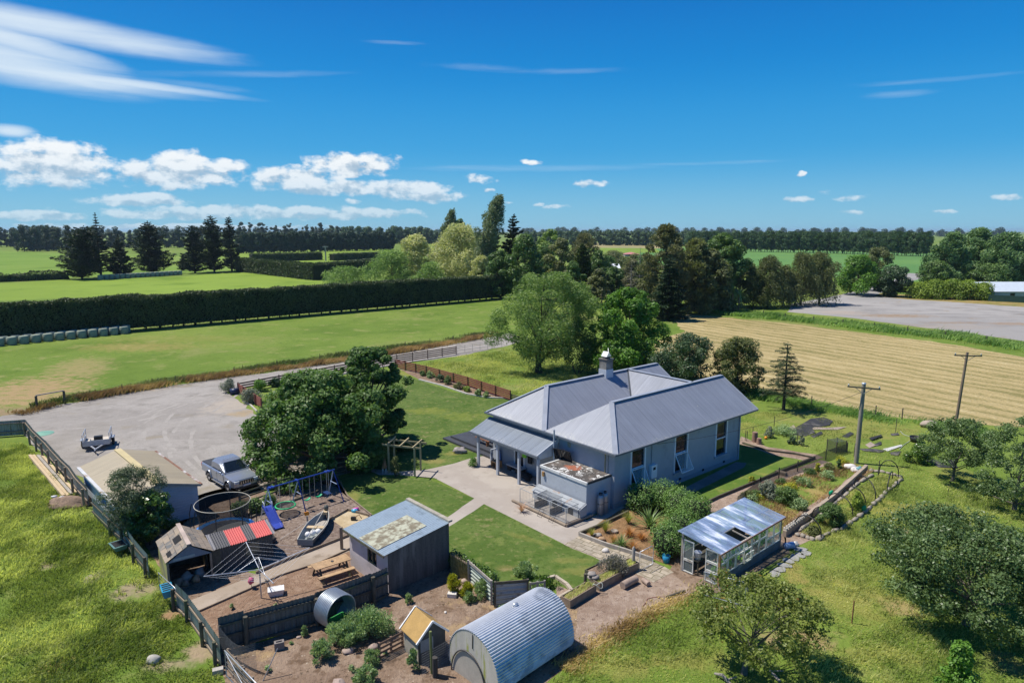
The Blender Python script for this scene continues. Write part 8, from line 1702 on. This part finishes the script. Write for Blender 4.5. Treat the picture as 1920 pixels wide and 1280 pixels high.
for k,(x,y,h,n,m,w,sp,lab)in enumerate(((1217,990,1.35,90,L_flax,.07,1.2,'large green strap leaved flax in the tussock bed'),(1165,1024,.75,80,L_flax,.045,1.3,'small green yucca at the front of the tussock bed'),(1135,998,.75,220,L_tuss,.016,.8,'yellow green tussock left of the stone bowl'),(1109,1005,.5,140,L_tuss,.016,.8,'small green tussock at the left corner of the bed'),(1178,982,.8,200,L_tuss,.018,.8,'olive tussock behind the large flax'),(1150,1018,.55,180,L_orng,.016,.9,'orange brown tussock beside the small yucca'),(1186,1030,.6,180,L_orng,.016,.9,'orange brown tussock at the right of the small yucca'),(1180,1005,.6,240,L_orng,.02,1.2,'wide orange grass in the middle of the tussock bed'),(1203,1012,.55,200,L_orng,.02,1.2,'pale orange grass under the curved hedge'),(978,960,.7,160,leaf_mat('pink_dry_leaf',(.28,.16,.11),(.42,.28,.2),.3,.6),.016,1.0,'dry pinkish grass clump at the left corner of the dog runs'))):
 spike('strap_plant' if w>.03 else 'tussock',lab,'plant',G(x,y),h,n,w,m,140+k,sp)
bush('ball_shrub','small clipped ball shrub at the foot of the first verandah post','shrub',HW(-1.75,12.4),.75,.36,7,1500,.07,L_maple,151,cr=.6)
for k,(x,y,h,r_,m,lab)in enumerate(((432,735,1.5,.95,L_silver,'round grey green shrub at the corner of the driveway fence'),(470,755,1.5,1.1,L_silver,'larger round grey shrub in front of the short red fence'),(487,733,1.2,.9,L_maple,'bright green shrub inside the red fence corner'),(515,725,1.0,.8,L_dark,'dark shrub along the driveway fence'),(538,718,1.1,.8,L_gwil,'pale green shrub along the driveway fence near the pink flowers'),(566,720,.8,.7,leaf_mat('rose_leaf',(.07,.12,.03),(.3,.2,.12),.3,.5,(.65,.06,.14)),'rose bush with pink flowers by the driveway fence'))):
 bush('garden_shrub',lab,'shrub',G(x,y),h,r_,10,2600,.13,m,160+k)
for k,(x,y,h,r_,m,lab)in enumerate(((806,708,.8,.6,L_weed,'grey green border plant nearest the tree, by the red fence'),(826,716,.9,.6,L_dark,'dark border shrub third along the red fence'),(840,720,1.0,.6,L_mid,'tall green border shrub in the middle of the flower border'),(860,729,.8,.7,L_olive,'olive border shrub right of the tall one'),(876,734,.6,.5,L_lime,'small lime plant in the flower border'),(897,742,.7,.5,L_flax,'green iris clump at the right of the flower border'),(912,744,.6,.45,L_flax,'small iris clump at the right end of the flower border'),(792,704,.6,.5,L_mid,'low green plant at the left end of the flower border'))):
 bush('border_plant',lab,'plant',G(x,y),h,r_,8,1400,.11,m,170+k)
for k,(x,y,h,r_,n,lab)in enumerate(((690,1190,1.05,1.15,7000,'largest clump of tall green weeds right of the steel pipe'),(650,1205,.95,.85,4000,'green weed clump in front of the steel pipe'),(605,1235,.8,.55,2200,'separate round green weed clump in the chicken yard'),(695,1243,.6,.4,1200,'small weed clump left of the dark pallet'),(686,1282,.75,.5,1800,'weed clump at the bottom edge of the chicken yard'),(775,1255,.9,.3,1000,'tall thin weed at the coop side wall'),(850,1120,.0,.0,0,''),(880,1128,.55,.35,900,'green weed beside the yellow bush'),(905,1118,.9,.45,1500,'grey green weed in front of the green ribbed panel'),(985,1080,.75,.6,2200,'bright green shrub behind the ribbed panels'),(766,1130,.5,.2,400,'single small weed near the concrete shed wall'),(571,1192,.5,.15,300,'tiny weed in the shade of the dark fence'),(1020,1100,.5,.7,1800,'leafy strawberry patch at the corner of the front lawn'),(942,1165,.7,.45,1200,'green weed behind the arched shed ridge'),(1005,1112,.6,.5,1200,'green plant behind the pallet gate'))):
 if n:bush('weed_clump',lab,'plant',G(x,y),h,r_,16,n,.10,L_weed if k!=12 else L_citr,180+k,outaxis=.6,wind=(0,0,.6),stems=False,cr=.33)
for k,(x,y,h,r_,lab)in enumerate(((849,1112,1.0,.45,'taller yellow green conifer bush by the concrete shed'),(876,1122,.85,.42,'lower yellow green conifer bush left of the grey weed'))):bush('yellow_bush',lab,'shrub',G(x,y),h,r_,9,2200,.09,L_yel,200+k,outaxis=.8,wind=(0,0,.8))
a,c=G(852,1062),G(925,1105);t=thing('ivy_row','row of dark green ivy behind the brush screen along the front lawn','plant',a);rng=np.random.RandomState(9);CC=[(*(a.lerp(c,k/9)-a)[:2],.45,.35,.35,.5)for k in range(10)];obj('foliage',leaf_mesh('foliage',[clump_leaves(CC,5000,.11,rng,.7)]),L_citr,t)
bush('lavender_bush','grey lavender bush in the dark planter box','shrub',G(1148,1077),1.0,.85,12,5000,.09,L_lav,210,outaxis=.9,wind=(0,0,.9),Ry=.5)
for k,(x,y,h,r_,m,n,lab)in enumerate(((1555,985,1.35,.95,L_mid,6000,'dark leafy shrub in the hooped garden bed'),(1605,958,1.3,.5,L_lime,2600,'yellow green climber on a hoop in the garden bed'),(1525,1002,.55,.5,L_olive,1200,'low olive herbs at the near end of the hooped bed'),(1440,935,1.2,.75,L_silver,3500,'tall grey green shrub in front of the brown shade cloth'),(1475,945,1.1,.9,L_mid,5000,'fresh green shrub right of the tall grey shrub'),(1500,955,.7,.7,L_weed,2000,'low green plants by the hollow blocks'),(1485,832,.6,.4,L_dark,1200,'dark leafy plant in the kitchen bed'),(1502,835,.9,.3,L_silver,600,'thin grey plant in the kitchen bed'),(1442,820,1.0,.4,L_silver,900,'thin grey shrub behind the orange ball'),(1410,905,.5,.25,L_yel,500,'small yellow flower plant in the kitchen bed'),(1470,815,.8,1.2,L_weed,3000,'wide green weeds at the edge of the vegetable patch'))):
 bush('bed_plant',lab,'plant',G(x,y),h,r_,14,n,.10,m,220+k,cr=.36)
bz_=random.Random(77)
for k in range(16):
 f=k/15;p=G(1402+175*f+bz_.uniform(-14,14),938-62*f+bz_.uniform(-8,10));bush('weed_clump','overgrown weed clump in the dry raised bed behind the greenhouse','plant',p,bz_.uniform(.3,.8),bz_.uniform(.25,.6),7,700,.10,[L_weed,L_olive,L_mid,L_yel][k%4],260+k,'weeds of the dry raised bed',stems=False)
for k in range(14):
 p=G(bz_.uniform(430,1040),bz_.uniform(1130,1260));bush('weed_clump','small scattered weed on the bare chicken yard soil','plant',p,bz_.uniform(.12,.3),bz_.uniform(.12,.25),4,160,.08,L_weed,290+k,'small weeds of the chicken yard',stems=False)
vine=[(450,945),(480,938),(505,930)]
for k,(x,y)in enumerate(vine):bush('fence_creeper',['leafy creeper on the rail fence nearest the trampoline','leafy creeper on the rail fence behind the trampoline','leafy creeper on the rail fence behind the slide'][k],'plant',G(x,y+22),.9,.7,10,1600,.13,L_mid,240+k)
bush('pergola_vine','thin vine at the foot of the near pergola post','plant',G(742,893),1.5,.45,10,900,.10,L_olive,245);bush('pergola_vine','vine leaves on the top left corner of the pergola','plant',G(722,878),2.2,.6,12,1200,.11,L_mid,246)
hzm,q=new_mat('haze');pv_=q.n('ShaderNodeVolumePrincipled');pv_.inputs['Color'].default_value=(.62,.80,1.0,1);pv_.inputs['Density'].default_value=.00007;pv_.inputs['Anisotropy'].default_value=.2
ho=q.n('ShaderNodeOutputMaterial');q.l(pv_.outputs[0],ho.inputs['Volume'])
tag(MB().box(-9500,9500,-80,14500,-1,45).build('haze',hzm),kind='stuff')
